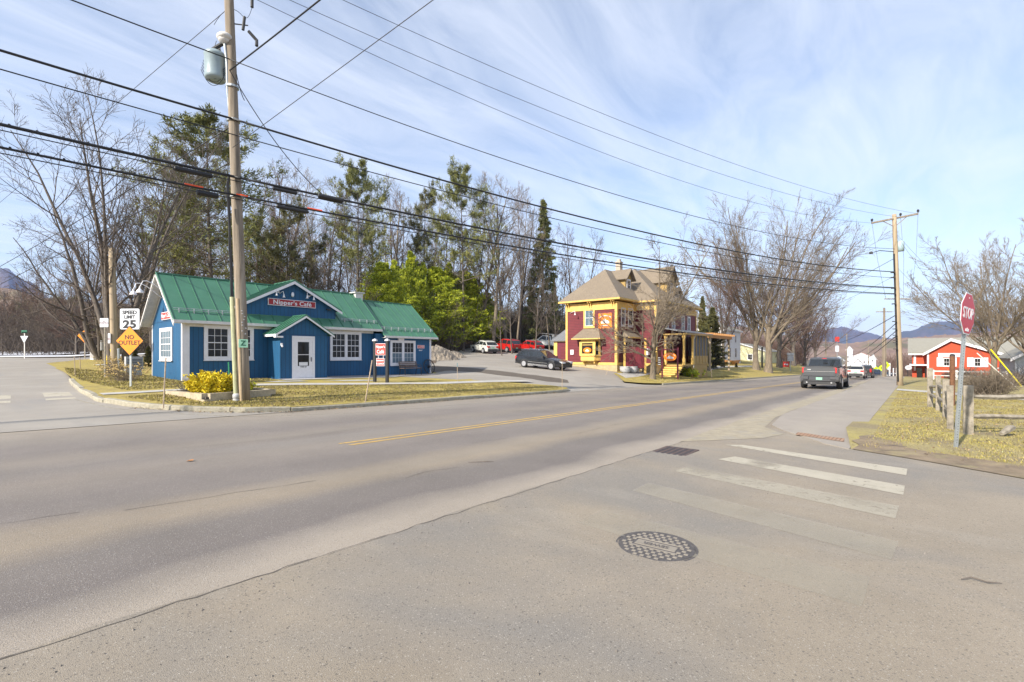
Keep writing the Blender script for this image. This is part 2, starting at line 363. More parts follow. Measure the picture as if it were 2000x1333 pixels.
def jag(pts, amp, step):        # roughen a polyline
    o = []
    for a, b in zip(pts, pts[1:]):
        d = math.hypot(b[0]-a[0], b[1]-a[1]); k = max(1, int(d/step))
        for j in range(k):
            t = j/k; o.append((a[0]+(b[0]-a[0])*t+(rng.uniform(-amp, amp) if j else 0), a[1]+(b[1]-a[1])*t+(rng.uniform(-amp, amp) if j else 0)))
    return o+[pts[-1]]
# ground sheet to the horizon
m_ground = blotch(blotch(mat('winter_ground', (.105,.085,.045), .95, scale=.12, col2=(.17,.13,.075), bump=.5, bscale=4), .02, .45, .6, (.10,.075,.05), .8), .3, .5, .7, (.14,.12,.05), .6)
def hg(s, w):
    if s > 160 or w > 140 or s < -60 or w < -60: pass
    a = plane(s)-.06
    if w > 14: a = L(s, w)-.2
    if w > 14 and s > 60:
        t = min((s-60)/100, 1); a = L(s, w)*(1-t*.0)-.2 - max(0, s-100)*.02
    if w > 14: a = max(a, -9)
    return a
gx = [-300,-150,-60,-40,-20,-10,0,5,10,15,20,26,32,38,45,52,60,70,80,90,100,115,130,145,160,185,210,260,350,600,1500,9000]
gy = [-9000,-3000,-1000,-400,-150,-60,-30,-12,-6,0,4,9,13.9,14.01,16.5,18,21,24.6,30,36,42,50,60,75,90,115,140,180,300,800,3000,9000]
mb = MB(); mb.V = [(x, y, hg(x, y)) for x in gx for y in gy]; ny = len(gy)
mb.F = [[i*ny+j, (i+1)*ny+j, (i+1)*ny+j+1, i*ny+j+1] for i in range(len(gx)-1) for j in range(ny-1)]; mb.I = [0]*len(mb.F)
mb.build('ground', m_ground, kind='structure')
# main road
m_road = mat('dusty_asphalt', (.21,.188,.163), .88, var=.10, scale=.6, bump=.35, bscale=130)
D_, T_, P_ = (.80,.77,.79), (1.16,1.09,.98), (1.32,1.28,1.20)
bands(m_road, [(3.0,(1.55,1.48,1.36)),(3.75,(1.5,1.44,1.34)),(4.15,(1.05,1.02,1.0)),(4.3,(.76,.735,.76)),(5.0,(.80,.78,.79)),(5.5,(1.25,1.15,.98)),(5.95,(1.22,1.13,.98)),(6.4,(.9,.87,.88)),(7.0,(.84,.81,.83)),(7.8,(1.0,.96,.94)),(8.3,(1.05,1.0,.96)),(9.0,(.86,.83,.85)),(9.8,(1.06,1.02,.97)),(10.6,(.9,.87,.89)),(11.4,(.95,.92,.93)),(12.3,(1.1,1.07,1.03)),(13.4,(1.3,1.25,1.16)),(14,(1.35,1.28,1.15))])
blotch(m_road, .5, .55, .75, (.27,.245,.21), .45, stretch=(.12,1,1))
speck(m_road, 75, .12, .34, .7, (.44,.42,.39)); speck(m_road, 55, .1, .3, .6); speck(m_road, 110, .15, .45, .6, (.10,.09,.085)); speck(m_road, 36, .1, .22, .6, (.36,.33,.29))
drape('road', [(-60,3.25),(210,3.25),(210,13.95),(-60,13.95)], hroad, 0, m_road, 5)
# near side street and gravelly shoulder, lapping over the road edge
m_near = mat('dusty_pavement', (.285,.24,.182), .92, var=.10, scale=.8, bump=.4, bscale=210)
blotch(m_near, .35, .46, .66, (.215,.198,.175), .85, dist=.4); blotch(m_near, 1.3, .55, .78, (.36,.325,.27), .5, stretch=(1,.35,1)); blotch(m_near, .9, .6, .8, (.33,.28,.19), .35)
speck(m_near, 38, .12, .3, .65, (.10,.09,.08)); speck(m_near, 90, .1, .35, .45, (.50,.46,.40)); speck(m_near, 16, .05, .14, .7, (.13,.115,.10)); speck(m_near, 80, .12, .4, .7, (.13,.115,.10)); speck(m_near, 46, .12, .28, .7, (.42,.385,.33)); speck(m_near, 24, .10, .20, .75, (.11,.10,.085)); speck(m_near, 130, .1, .45, .5, (.12,.105,.09)); speck(m_near, 20, .06, .13, .7, (.46,.42,.36))
edge = jag([(-60,3.58),(3,3.57),(8.2,3.55),(9.2,3.5),(30,3.6),(100,3.7)], .035, .35)
drape('side_street_pavement', edge+[(100,2.9),(30,2.9),(14.2,2.75),(12.0,1.6),(10.9,.8),(10.4,-.3),(9.8,-1.2),(8.6,-3.5),(6.5,-8),(4,-16),(3,-45),(-60,-45)], hroad, .006, m_near, 4)
m_tar = mat('tar_seam', (.09,.082,.075), .7, var=.3, scale=20)
m_crack = mat('dark_crack', (.115,.10,.085), .95, var=.3, scale=20)  # dark tone of the crack ribbons and the pavement edge line
def seam(name, pts, hw_, m, off_, amp=.03, step=.18):
    p = jag(pts, amp, step); l = []; r_ = []
    for i, q in enumerate(p):
        a = p[max(i-1,0)]; b = p[min(i+1,len(p)-1)]; d = math.hypot(b[0]-a[0], b[1]-a[1]) or 1; k = hw_*rng.uniform(.3, 1.3); nx, ny_ = -(b[1]-a[1])/d*k, (b[0]-a[0])/d*k
        l.append((q[0]+nx, q[1]+ny_, plane(q[0])+off_)); r_.append((q[0]-nx, q[1]-ny_, plane(q[0])+off_))
    mb = MB(); n = len(p); mb.add(l+r_, [[i, i+n, i+n+1, i+1] for i in range(n-1)]); return mb.build(name, m, kind='structure')
seam('pavement_edge', [(-6,3.565),(3,3.555),(8.2,3.53),(9.3,3.50),(14,3.53)], .007, m_crack, .0085, .02, .12)
for pts in ([(1.2,6.1),(2.2,6.0),(3.1,5.85)],[(-.5,6.6),(.9,6.35)],[(3.9,5.1),(4.3,5.2),(4.9,5.1)],[(6.5,6.4),(7.4,6.3)],[(9,5.6),(11,5.75),(14,5.6)],[(2.6,9.6),(4.4,9.4),(7.5,9.7)],[(12,10.4),(18,10.1),(24,10.3)],[(16,6.0),(22,6.2)]): seam('road_crack', pts, .0045, m_crack, .0045)
for pts in ([(18,13.8),(18.4,10.5),(18.1,8.3)],[(30,12.8),(38,12.5)]): seam('tar_seam', pts, .014, m_tar, .004)
# loose gravel along the pavement edge and on the side street
mb = MB()
for i in range(2600):
    if i < 900: s = rng.uniform(-2, 12); w = 3.5-abs(rng.gauss(0, .22))
    else: s = rng.uniform(.6, 8); w = rng.uniform(-2.5, 3.4)
    r = rng.choice([.004,.005,.006,.008,.011]) if i % 30 else .014
    z = plane(s)+.006; a = rng.random()*6
    mb.add([(s+r*math.cos(a+k*2.1), w+r*math.sin(a+k*2.1), z-.002) for k in range(3)]+[(s, w, z+r*.7)], [[0,1,3],[1,2,3],[2,0,3]])
mb.build('gravel', mat('loose_gravel', (.17,.15,.13), .95, var=.6, scale=60), kind='stuff', label='loose grit scattered over the dusty side street', cat='gravel')
# painted markings
def quad(name, pts, h, off, m, cell=3): return drape(name, pts, h, off, m, cell)
m_yel = blotch(blotch(mat('yellow_line_paint', (.52,.33,.075), .8, var=.15, scale=5), 9, .48, .66, (.24,.22,.18), .75), 1.5, .5, .7, (.30,.26,.18), .5)
def line(name, s0, s1, w0, w1, m, off=.004): return quad(name, [(s0,w0),(s1,w0),(s1,w1),(s0,w1)], hroad, off, m, 12)
line('yellow_centre_line', 4.8, 120, 7.80, 7.90, m_yel); line('yellow_centre_line', 4.75, 120, 8.05, 8.15, m_yel)
def worn(name, k, lo, hi, base=None):
    m = mat(name, (.44,.40,.315), .85, var=.08, scale=3); t = m.node_tree; b = t.nodes['Principled BSDF']; tc = t.nodes.new('ShaderNodeTexCoord'); pr = None
    for sc_, a_, z_ in ((9, lo, hi), (1.3, lo-.04, hi+.06), (60, lo-.1, hi)):
        n = t.nodes.new('ShaderNodeTexNoise'); n.inputs['Scale'].default_value = sc_; n.inputs['Detail'].default_value = 6; t.links.new(tc.outputs['Object'], n.inputs[0])
        r = ramp(t, [(a_, (0,0,0)), (z_, (1,1,1))]); t.links.new(n.outputs[0], r.inputs[0])
        if pr is None: pr = r.outputs[0]
        else: mu = t.nodes.new('ShaderNodeMath'); mu.operation = 'MULTIPLY'; t.links.new(pr, mu.inputs[0]); t.links.new(r.outputs[0], mu.inputs[1]); pr = mu.outputs[0]
    mu = t.nodes.new('ShaderNodeMath'); mu.operation = 'MULTIPLY'; t.links.new(pr, mu.inputs[0]); mu.inputs[1].default_value = k; t.links.new(mu.outputs[0], b.inputs['Alpha']); return m
mw = [worn('crosswalk_paint', .95, .22, .36), worn('crosswalk_paint_worn', .92, .24, .38), worn('crosswalk_paint_faded', .68, .20, .44), worn('crosswalk_paint_ghost', .42, .12, .40), worn('crosswalk_paint_trace', .32, .12, .42)]
for i, p in enumerate([[(9.73,2.76),(9.95,2.5),(9.42,.04),(8.85,.05)],[(8.15,2.42),(8.6,2.28),(8.06,.06),(7.46,.07)],[(6.8,2.61),(7.25,2.59),(6.83,.1),(6.24,.12)],[(5.4,2.6),(5.9,2.61),(5.44,.08),(4.88,.12)],[(3.95,2.5),(4.5,2.49),(4.38,.23),(3.8,.24)]]):
    quad('crosswalk_bar', p, hroad, .010, mw[i], 2)
for p in ([(2.33,23.13),(2.98,22.86),(2.8,20.12),(2.1,20.07)], [(.75,23.1),(1.55,22.8),(1.35,19.95),(.6,20)]): quad('crosswalk_bar', p, hside, .008, mw[0], 2)
m_wl = worn('edge_line_paint', .75, .30, .52)
def ribbon(pts, hw):
    l, r = [], []
    for i, p in enumerate(pts):
        a = pts[max(i-1,0)]; b = pts[min(i+1,len(pts)-1)]; d = math.hypot(b[0]-a[0], b[1]-a[1]) or 1; nx, nyy = -(b[1]-a[1])/d*hw, (b[0]-a[0])/d*hw
        l.append((p[0]+nx, p[1]+nyy)); r.append((p[0]-nx, p[1]-nyy))
    return l+r[::-1]
drape('white_edge_line', ribbon([(2.75,19.9),(2.85,18.7),(3.1,17.2),(3.6,16.0),(4.2,14.95),(5.2,13.8),(6.4,13.0),(7.8,12.5),(10,12.35),(18,12.4),(26,12.4)], .05), lambda s,w: hside(s,w) if w>14 else plane(s), .007, m_wl, .8)
drape('white_edge_line', ribbon([(40,12.4),(60,12.4),(100,12.4)], .05), hroad, .004, m_wl, 10)
# grass surfaces
m_grass = mat('winter_lawn', (.27,.205,.055), .95, scale=1.4, col2=(.44,.345,.085), bump=.8, bscale=35)
blotch(m_grass, .45, .5, .66, (.40,.32,.055), .8); blotch(m_grass, 3.5, .5, .7, (.20,.145,.07), .6); blotch(m_grass, 11, .52, .7, (.115,.105,.03), .6); blotch(m_grass, 28, .5, .72, (.42,.33,.12), .5)
m_grass2 = mat('near_lawn', (.25,.205,.09), .95, scale=1.1, col2=(.38,.315,.12), bump=.9, bscale=40)
blotch(m_grass2, .55, .48, .66, (.40,.335,.07), .8); blotch(m_grass2, .8, .5, .64, (.20,.155,.10), .75); blotch(m_grass2, 16, .5, .7, (.12,.10,.045), .6); blotch(m_grass2, 40, .5, .72, (.46,.40,.24), .6)
kerb_arc = [(3.9,29.3),(3.62,26.3),(3.32,22.5),(3.22,19.8),(3.25,18.5),(3.55,17.3),(4.1,16.2),(4.75,15.25),(5.6,14.5),(6.7,14.15),(8,14.05),(14,14.05),(20.5,14.05),(21.8,14.25),(22.4,14.7)]
lawn1 = kerb_arc+[(22.1,15.6),(21,16.6),(19.4,17.8),(19,18.6),(21.6,22),(21.9,25),(22.2,31),(26,34),(30,46),(32,67),(12,64.8),(9,63.5),(5.6,54.9),(4.7,38),(4.1,31)]
drape('lawn', lawn1, hlawn, 0, m_grass, 1.6)
lawn2 = [(31.2,15.6),(32.2,14.6),(34,14.1),(40,14.05),(160,14.05),(160,40),(120,40),(70,34),(56,28),(51,27),(38.5,26.5),(38.4,19.9),(36.6,19.3),(33.6,17.2)]
drape('lawn', lawn2, hlawn, 0, m_grass, 2)
right = [(10.9,.86),(10.62,.2),(10.26,-.44),(9.76,-1.22),(8.56,-3.5),(6.46,-8),(3.96,-16),(3,-45),(3,-60),(160,-60),(160,1.1),(100,1.1),(50,1.1),(29.4,1.15),(14,1.2)]
drape('lawn', jag(right[:9], .04, .4)+right[9:], hright, -.01, m_grass2, 1.5)
m_dirt = blotch(speck(mat('bare_dirt', (.21,.16,.105), .95, var=.25, scale=3, bump=.8, bscale=40), 30, .1, .3, .5), 2.5, .52, .7, (.30,.255,.13), .8)
drape('dirt_strip', jag([(10.9,.84),(10.6,.2),(10.24,-.44),(9.74,-1.22),(8.54,-3.5),(6.44,-8)], .03, .3)+jag([(7.1,-8),(9.2,-3.6),(10.45,-1.6),(11.0,-.8),(11.5,.1),(12.9,.6),(12.4,.84),(10.9,.84)], .10, .35), hright, .006, m_dirt, .75)
# right pavement with its ramp and tactile strip
m_walk = speck(blotch(mat('asphalt_walk', (.30,.265,.225), .9, var=.08, scale=1.2, bump=.3, bscale=100), .7, .5, .7, (.35,.31,.25), .7, stretch=(.3,1,1)), 70, .1, .3, .45)
def hwalk(s, w): return plane(s)+.02+.07*max(0, min(1, (s-12.5)/3))
drape('pavement', [(10.85,.88),(11.3,1.35),(12.0,1.75),(12.75,2.3),(13.6,2.72),(16.3,2.96),(27,3.0),(64,3.3),(110,3.5),(110,.72),(50,.76),(29.4,.82)], hwalk, 0, m_walk, 3, thick=.12)
m_tact = lined(blotch(mat('tactile_brick', (.34,.20,.12), .85, var=.15), 3, .5, .7, (.30,.26,.22), .8), 1, .07, .022, .6)
drape('tactile_strip', [(11.75,1.04),(12.47,1.09),(12.75,2.05),(12.15,1.95)], hwalk, .006, m_tact, 1)
drape('dust_strip', jag([(13.2,2.8),(16,3.1),(27,3.15),(64,3.5)], .05, 1)+[(64,4.0)]+jag([(30,3.75),(16,3.7),(9.5,3.55),(11.2,2.4),(12.2,2.2)], .04, .6), hroad, .011, blotch(speck(mat('roadside_grit', (.33,.285,.205), .95, var=.15, scale=4, bump=.5), 45, .1, .3, .5), 2, .5, .7, (.27,.25,.22), .7), 3)
drape('footpath', [(38.8,.7),(41.5,.7),(35,-4.5),(33,-14),(31,-14),(32.2,-4)], hright, .012, X['concrete'], 3)
# left: side street, cross street, car park
m_lot = mat('worn_car_park_asphalt', (.29,.262,.225), .9, var=.08, scale=.5, bump=.3, bscale=60)
blotch(m_lot, .22, .46, .66, (.35,.32,.275), .8, dist=.5); blotch(m_lot, 1.1, .55, .72, (.24,.23,.22), .5, stretch=(1,.2,1)); speck(m_lot, 45, .1, .3, .4)
drape('side_street', [(-14,14),(-60,14),(-60,98),(-12,98),(-2,86),(4.3,79),(7.8,72.6),(11.4,68.6),(34,72),(34,66.5),(12,64.2),(9,63.2),(5.75,54.9),(4.8,38),(4.15,31),(3.72,26.3),(3.4,22.5),(3.3,19.8),(3.33,18.5),(3.63,17.3),(4.17,16.28),(4.8,15.35),(5.65,14.6),(6.75,14.22),(8,14.1),(8,14)], hside, .004, m_lot, 1.5)
lot = [(8.2,14),(22.9,13.94),(34.5,13.94),(40,13.94),(34,14.2),(32.2,14.7),(31.3,15.7),(33.7,17.1),(36.7,19.2),(38.3,19.8),(38.3,26.6),(40,27),(51,27.5),(58,36),(62,44),(64,52),(50,50),(44,46),(36,41.5),(33,37.5),(28,32),(22.3,29.5),(21.95,25),(20.9,24.4),(16.9,24.4),(17.2,22.2),(18.6,18.9),(19.6,17.6),(21.1,16.6),(22.2,15.6),(22.5,14.7),(21.8,14.2),(20.5,14)]
drape('car_park', lot, hstreet, .005, m_lot, 1.3)
m_mud = speck(mat('dark_wet_grit', (.115,.095,.075), .9, var=.2, scale=3, bump=.5), 30, .1, .3, .4)
drape('mud_strip', jag([(21.9,25.2),(22.3,29.3),(25.5,29.4),(26.8,26.8),(26.8,23.3),(26.2,20.5),(26.6,17.4),(25.4,16.5),(24.0,17.2),(23.6,20.5),(24.3,23.5),(23.8,25.6),(21.9,25.2)], .12, .6), hstreet, .012, m_mud, 1.3)
drape('dirt_bank', jag([(22.3,29.5),(28,32),(33,37.5),(36,41.5),(44,46.3),(50,50),(64,52)], .3, 1.5)+[(66,70),(30,70),(25,40),(21,32)], hlawn, .02, blotch(mat('leaf_litter', (.13,.09,.06), .95, var=.4, scale=6, bump=.9, bscale=8), 1.2, .5, .7, (.20,.15,.10), .7), 3)
# concrete walks by the cafe and by the burgundy house
drape('walkway', [(4.2,19.6),(5.2,19.75),(6.6,19.6),(8.3,20.2),(12,18.5),(15.5,17.55),(19.5,17.35),(22.3,17.0),(22.3,17.6),(19.5,18.0),(15.5,18.25),(12.3,19.4),(8.6,21.0),(6.6,20.2),(5.2,20.3),(3.35,20.2),(3.35,19.6)], lambda s,w: hlawn(s,w), .02, X['concrete'], 1.2)
drape('walkway', [(9.2,22.15),(10.8,21.9),(10.9,21.2),(9.6,21.4)], hlawn, .02, X['concrete'], 1); drape('walkway', [(11.6,21.4),(13.6,21.0),(14.2,20.2),(12.4,20.6)], hlawn, .02, X['concrete'], 1)
drape('walkway', [(10.4,23.3),(12.9,23.3),(12.9,22.6),(16.8,22.7),(16.8,22.2),(10.4,22.4)], hlawn, .03, X['concrete'], 1)
drape('gravel_bed', [(12.9,24.6),(20.9,24.35),(20.9,23.4),(16.8,22.75),(12.9,22.75)], hlawn, .035, speck(speck(mat('grey_pea_gravel', (.26,.25,.25), .95, var=.3, scale=25, bump=1, bscale=50), 25, .1, .4, .7), 30, .1, .4, .7, (.5,.48,.46)), 1)
drape('walkway', [(34.2,17.0),(37,17.3),(41,18.0),(47,19.2),(60,19.2),(76,21.5),(96,21.5),(96,22.8),(76,22.8),(60,20.4),(47,20.4),(40.6,19.2),(36.7,19.1)], hlawn, .02, X['concrete'], 2)
drape('dark_mulch', [(44,19.3),(53,17.2),(66,20.6),(66,21.5),(52,17.9+2),(44,20)], hlawn, .03, m_mud, 2)
for p in ([(1,85),(6,78),(10,75),(14,76),(9,82),(3,90)], [(-2,96),(5,92),(12,84),(16,86),(6,104)], [(9,68.2),(14,69.3),(34,75),(34,77),(14,72)], [(7.3,46.5),(8.2,47.6),(8.8,46.6),(8,46)]):
    drape('snow_patch', jag(p+[p[0]], .25, 1.5)[:-1], hlawn, .05, mat('old_snow', (.72,.74,.80), .6, var=.1), 3, kind='stuff', label='thin patch of old white snow beyond the side street', cat='snow')
# kerbs: separate granite blocks set end to end
def kerb(path, h, top=.13, w=.16, first=1.7):
    mb = MB(); pts = path; segs = []; d = 0
    dense = []
    for a, b in zip(pts, pts[1:]):
        l = math.hypot(b[0]-a[0], b[1]-a[1]); k = max(1, int(l/.35))
        dense += [(a[0]+(b[0]-a[0])*j/k, a[1]+(b[1]-a[1])*j/k) for j in range(k)]
    dense.append(pts[-1]); i = 0
    while i < len(dense)-1:
        j = min(i+rng.choice([4,5,6,7]), len(dense)-1); blk = dense[i:j+1]; rise = top+rng.uniform(-.012, .012); o = rng.uniform(-.01, .01)
        vs = []; fs = []
        for q, p in enumerate(blk):
            a = blk[max(q-1,0)]; b = blk[min(q+1,len(blk)-1)]; l = math.hypot(b[0]-a[0], b[1]-a[1]) or 1; nx, nn = -(b[1]-a[1])/l, (b[0]-a[0])/l
            sh = .008 if q in (0, len(blk)-1) else 0; px, py = p[0]+(b[0]-a[0])/l*(sh if q == 0 else -sh), p[1]+(b[1]-a[1])/l*(sh if q == 0 else -sh)
            z = h(p[0], p[1])
            for du, dz in ((-.1+o,-.15),(-.1+o,rise-.025),(-.075+o,rise+rng.uniform(-.004,.004)),(w-.1,rise),(w-.1,-.15)): vs.append((px-nx*du*-1, py-nn*du*-1, z+dz))
        for q in range(len(blk)-1):
            for e in range(4): fs.append([q*5+e, q*5+e+1, (q+1)*5+e+1, (q+1)*5+e])
        fs.append([0,1,2,3,4][::-1]); fs.append([(len(blk)-1)*5+e for e in range(5)])
        mb.add(vs, fs); i = j
    return mb.build('kerb', X['stone'], kind='structure')
kerb(kerb_arc[:4], lambda s,w: hside(s,w)); kerb([kerb_arc[3],(3.18,19.1),kerb_arc[4]], lambda s,w: hside(s,w), .118); kerb(kerb_arc[4:10], lambda s,w: hside(s,w) if w > 14.2 else plane(s)); kerb(kerb_arc[9:], lambda s,w: plane(s))
kerb([(34.2,14.1),(40,14.05),(60,14.05),(110,14.05)], lambda s,w: plane(s))
kerb([(110,3.45),(64,3.25),(27,2.98),(17,2.93)], lambda s,w: plane(s), .06, .12)
# hills: ridge meshes with real height and distance
def hill(name, pts, depth, m, base=-12, seed=1, rough=.05, label=None):
    rr = random.Random(seed); mb = MB(); n = 9; vs = []
    fine = []
    for a, b in zip(pts, pts[1:]):
        k = 14
        for j in range(k): t = j/k; t2 = t*t*(3-2*t); fine.append((a[0]+(b[0]-a[0])*t, a[1]+(b[1]-a[1])*t, a[2]+(b[2]-a[2])*t2))
    fine.append(pts[-1])
    for q, p in enumerate(fine):
        d = math.hypot(p[0], p[1]); ux, uy = p[0]/d, p[1]/d
        for i in range(n):
            t = i/(n-1); z = base+(p[2]-base)*math.sin(t*math.pi/2)**.8
            z += (p[2]-base)*rough*(math.sin(q*.7+i*1.9+seed)*.5+rr.uniform(-.5,.5))*math.sin(t*math.pi)*1.5 + (rr.uniform(-.5,.5)*rough*.4*(p[2]-base) if i == n-1 else 0)
            vs.append((p[0]-ux*depth*(1-t), p[1]-uy*depth*(1-t), z))
        vs.append((p[0]+ux*depth, p[1]+uy*depth, base))
    n += 1
    fs = [[q*n+i, q*n+i+1, (q+1)*n+i+1, (q+1)*n+i] for q in range(len(fine)-1) for i in range(n-1)]
    mb.add(vs, fs); mb.smooth = True
    return mb.build(name, m, kind='structure')
def pt(px, y, D): return ((CA+SA*(px-1000)/935)*D, (SA-CA*(px-1000)/935)*D, 1.55-(y-693)/935*D)
m_mtn = blotch(mat('bare_forest_mountain', (.06,.05,.06), 1, scale=.004, col2=(.11,.08,.08), bump=1, bscale=.05), .003, .45, .6, (.03,.045,.04), .8)
m_brown = blotch(blotch(mat('bare_forest_hill', (.20,.13,.10), 1, scale=.03, col2=(.28,.19,.13), bump=1, bscale=.3), .012, .52, .62, (.09,.10,.04), .7), .15, .5, .7, (.15,.10,.08), .6)
hill('mountain', [pt(x,y,4200) for x,y in ((1480,690),(1560,668),(1610,645),(1645,640),(1690,650),(1740,662),(1800,652),(1900,648),(2100,640))], 1300, m_mtn, seed=3, base=-60)
hill('mountain', [pt(x,y,3300) for x,y in ((1700,690),(1770,648),(1830,630),(1890,627),(1960,624),(2060,622),(2200,640),(2500,640))], 1000, m_mtn, seed=5, base=-60)
hill('mountain', [pt(x,y,2600) for x,y in ((-700,570),(-300,545),(-60,522),(10,527),(50,550),(110,590),(300,645),(500,670))], 900, m_mtn, seed=8, base=-40, rough=.018)
hill('hill', [pt(x,y,700) for x,y in ((1560,690),(1650,672),(1720,664),(1790,660),(1850,655),(1930,650),(2000,648),(2200,640))], 330, m_brown, seed=2, base=-14)
hill('hill', [pt(x,y,1100) for x,y in ((1300,640),(1370,636),(1440,640),(1520,655),(1600,668),(1700,676),(1800,680))], 500, m_brown, seed=12, base=-20)
hill('hill', [pt(x,y,330) for x,y in ((-600,545),(-200,558),(0,568),(100,588),(200,596),(330,605),(450,618),(600,632),(760,640),(950,645),(1100,650),(1300,665))], 170, m_brown, seed=6, base=2, rough=.03)
# ---------------------------------------------------------------- buildings
WEST = Matrix.Rotation(R(-90), 4, 'Z')      # facade frame turned so that its outward side (-y) faces -X (towards the sun)
def window(M, w, h, parent, loc, trim='white', frame=.10, sash=None, cols=3, rows=4, dbl=False, name='window', mid=True, glass='glass', worldc=True, mun=.018, depth=.05, lowglass=None):
    """M places the facade frame (x along, -y outward) at the window's lower left corner"""
    f = MB(); f.M = M; o = -depth
    f.box(0, o, 0, frame, .02, h); f.box(w-frame, o, 0, w, .02, h); f.box(frame, o, 0, w-frame, .02, frame); f.box(frame, o, h-frame, w-frame, .02, h)
    f.box(-.02, o-.03, -.035, w+.02, o+.02, -.002)
    fr = f.build(name, X[trim], parent, loc=None); off(fr, loc)
    cells = [(frame, w-frame)] if not dbl else [(frame, w/2-frame*.45), (w/2+frame*.45, w-frame)]
    mm = MB(); mm.M = M; g = MB(); g.M = M; gl = MB(); gl.M = M
    if dbl: mm.box(w/2-frame*.45, o+.004, frame, w/2+frame*.45, .02, h-frame)
    for a, b in cells:
        s = .035
        mm.box(a, o+.015, frame, a+s, .015, h-frame); mm.box(b-s, o+.015, frame, b, .015, h-frame); mm.box(a+s, o+.015, frame, b-s, .015, frame+s); mm.box(a+s, o+.015, h-frame-s, b-s, .015, h-frame)
        zc = h/2
        if mid: mm.box(a+s, o+.012, zc-.02, b-s, .012, zc+.02)
        for c in range(1, cols):
            xx = a+s+(b-a-2*s)*c/cols; mm.box(xx-mun/2, o+.025, frame+s, xx+mun/2, .01, zc-.02 if mid else h-frame-s)
            if mid: mm.box(xx-mun/2, o+.025, zc+.02, xx+mun/2, .01, h-frame-s)
        for r in range(1, rows):
            if mid and r*2 == rows: continue
            zz = frame+s+(h-2*frame-2*s)*r/rows
            mm.box(a+s, o+.027, zz-mun/2, b-s, .008, zz+mun/2)
        (g).box(a+s, o+.035, zc if lowglass else frame+s, b-s, -.004, h-frame-s)
        if lowglass: gl.box(a+s, o+.035, frame+s, b-s, -.004, zc-.001)
    mo = mm.build('sash', X[sash or trim], fr); off(mo, loc); p = g.build('pane', X[glass], fr); off(p, loc)
    if lowglass: p = gl.build('pane', X[lowglass], fr, 'lower pane with a pale half blind'); off(p, loc)
    return fr
def off(o, loc):
    if loc is not None: o.data.transform(Matrix.Translation(-Vector(loc)))
def goose(mb, p, out, drop=.25, r=.016, reach=.45):
    """gooseneck sign lamp arm: p wall point, out horizontal unit vector"""
    p = Vector(p); o = Vector(out); pts = [p+o*(reach*math.sin(t*math.pi/1.0*.5)*1.0 if t < 1 else reach)+Vector((0,0,drop*math.sin(t*math.pi*.75))) for t in [0,.2,.4,.6,.8,1]]
    e = pts[-1]+o*.06-Vector((0,0,.12)); mb.tube(pts+[e], r, 6)
    return e
def shade(mb, e, r=.12, h=.2): mb.lathe([(.03,0),(.035,-.06),(.05,-.1),(r*.7,-.15),(r,-h),(r*.98,-h-.004)], tuple(e), 12)
# ---- cafe
c0 = (6.9, 24.6, .3)
cafe = thing('cafe', 'blue board-sided cafe with a green standing-seam metal roof, false front gable and small entry porch', 'cafe', c0)
def cw(name, mb, m, parent=cafe, label=None): return mb.build(name, X[m] if isinstance(m, str) else m, parent, label, loc=None) if False else _cw(name, mb, m, parent, label)
def _cw(name, mb, m, parent, label):
    o = bpy.data.objects.new(name, mb.mesh(name, X[m] if isinstance(m, str) else m, c0)); C.objects.link(o); o.parent = parent
    return tag(o, label)
s0, s1, s2, wf, wb = 6.9, 16.6, 20.85, 24.6, 29.2; rid = 26.9; ez, rz = 3.18, 5.35
m = MB()   # main wall with gables, open box of walls
wt = 3.12; T_ = .12
m.box(s0+T_, wf, -.3, s1, wf+T_, wt); m.box(s0+T_, wb-T_, -.3, s1, wb, wt)
m.M = None
def gable(mb, s, th, w0, w1, z0, zt, zp, mi=0):
    wm = (w0+w1)/2; p = [(w0,z0),(w1,z0),(w1,zt),(wm,zp),(w0,zt)]; n = 5
    mb.add([(s,a,b) for a,b in p]+[(s+th,a,b) for a,b in p], [[4,3,2,1,0],[5,6,7,8,9]]+[[i,(i+1)%n,(i+1)%n+n,i+n] for i in range(n)], mi)
gable(m, s0, T_, wf, wb, -.3, wt, 5.1); gable(m, s1-.05, T_, wf+.002, wb-.002, 2.6, wt, 5.1)
_cw('wall', m, 'blue', cafe, None)
m = MB(); m.box(s0-.012, wf, 3.10, s0-.002, wb, 3.14); _cw('siding_band', m, 'bluetrim', cafe, None)
m = MB(); wv = wf-.25; m.box(s1+.0, wv, -.3, s2-T_, wv+T_, 2.8); m.box(s1, wb-T_+.1, -.3, s2-T_, wb+.1, 2.8); gable(m, s2-T_, T_, wv, wb+.1, -.3, 2.8, 4.85); m.box(s1+.0-.004, wv+T_, -.3, s1+T_, wf-.001, 2.8)
_cw('wing_wall', m, 'blue', cafe, None)
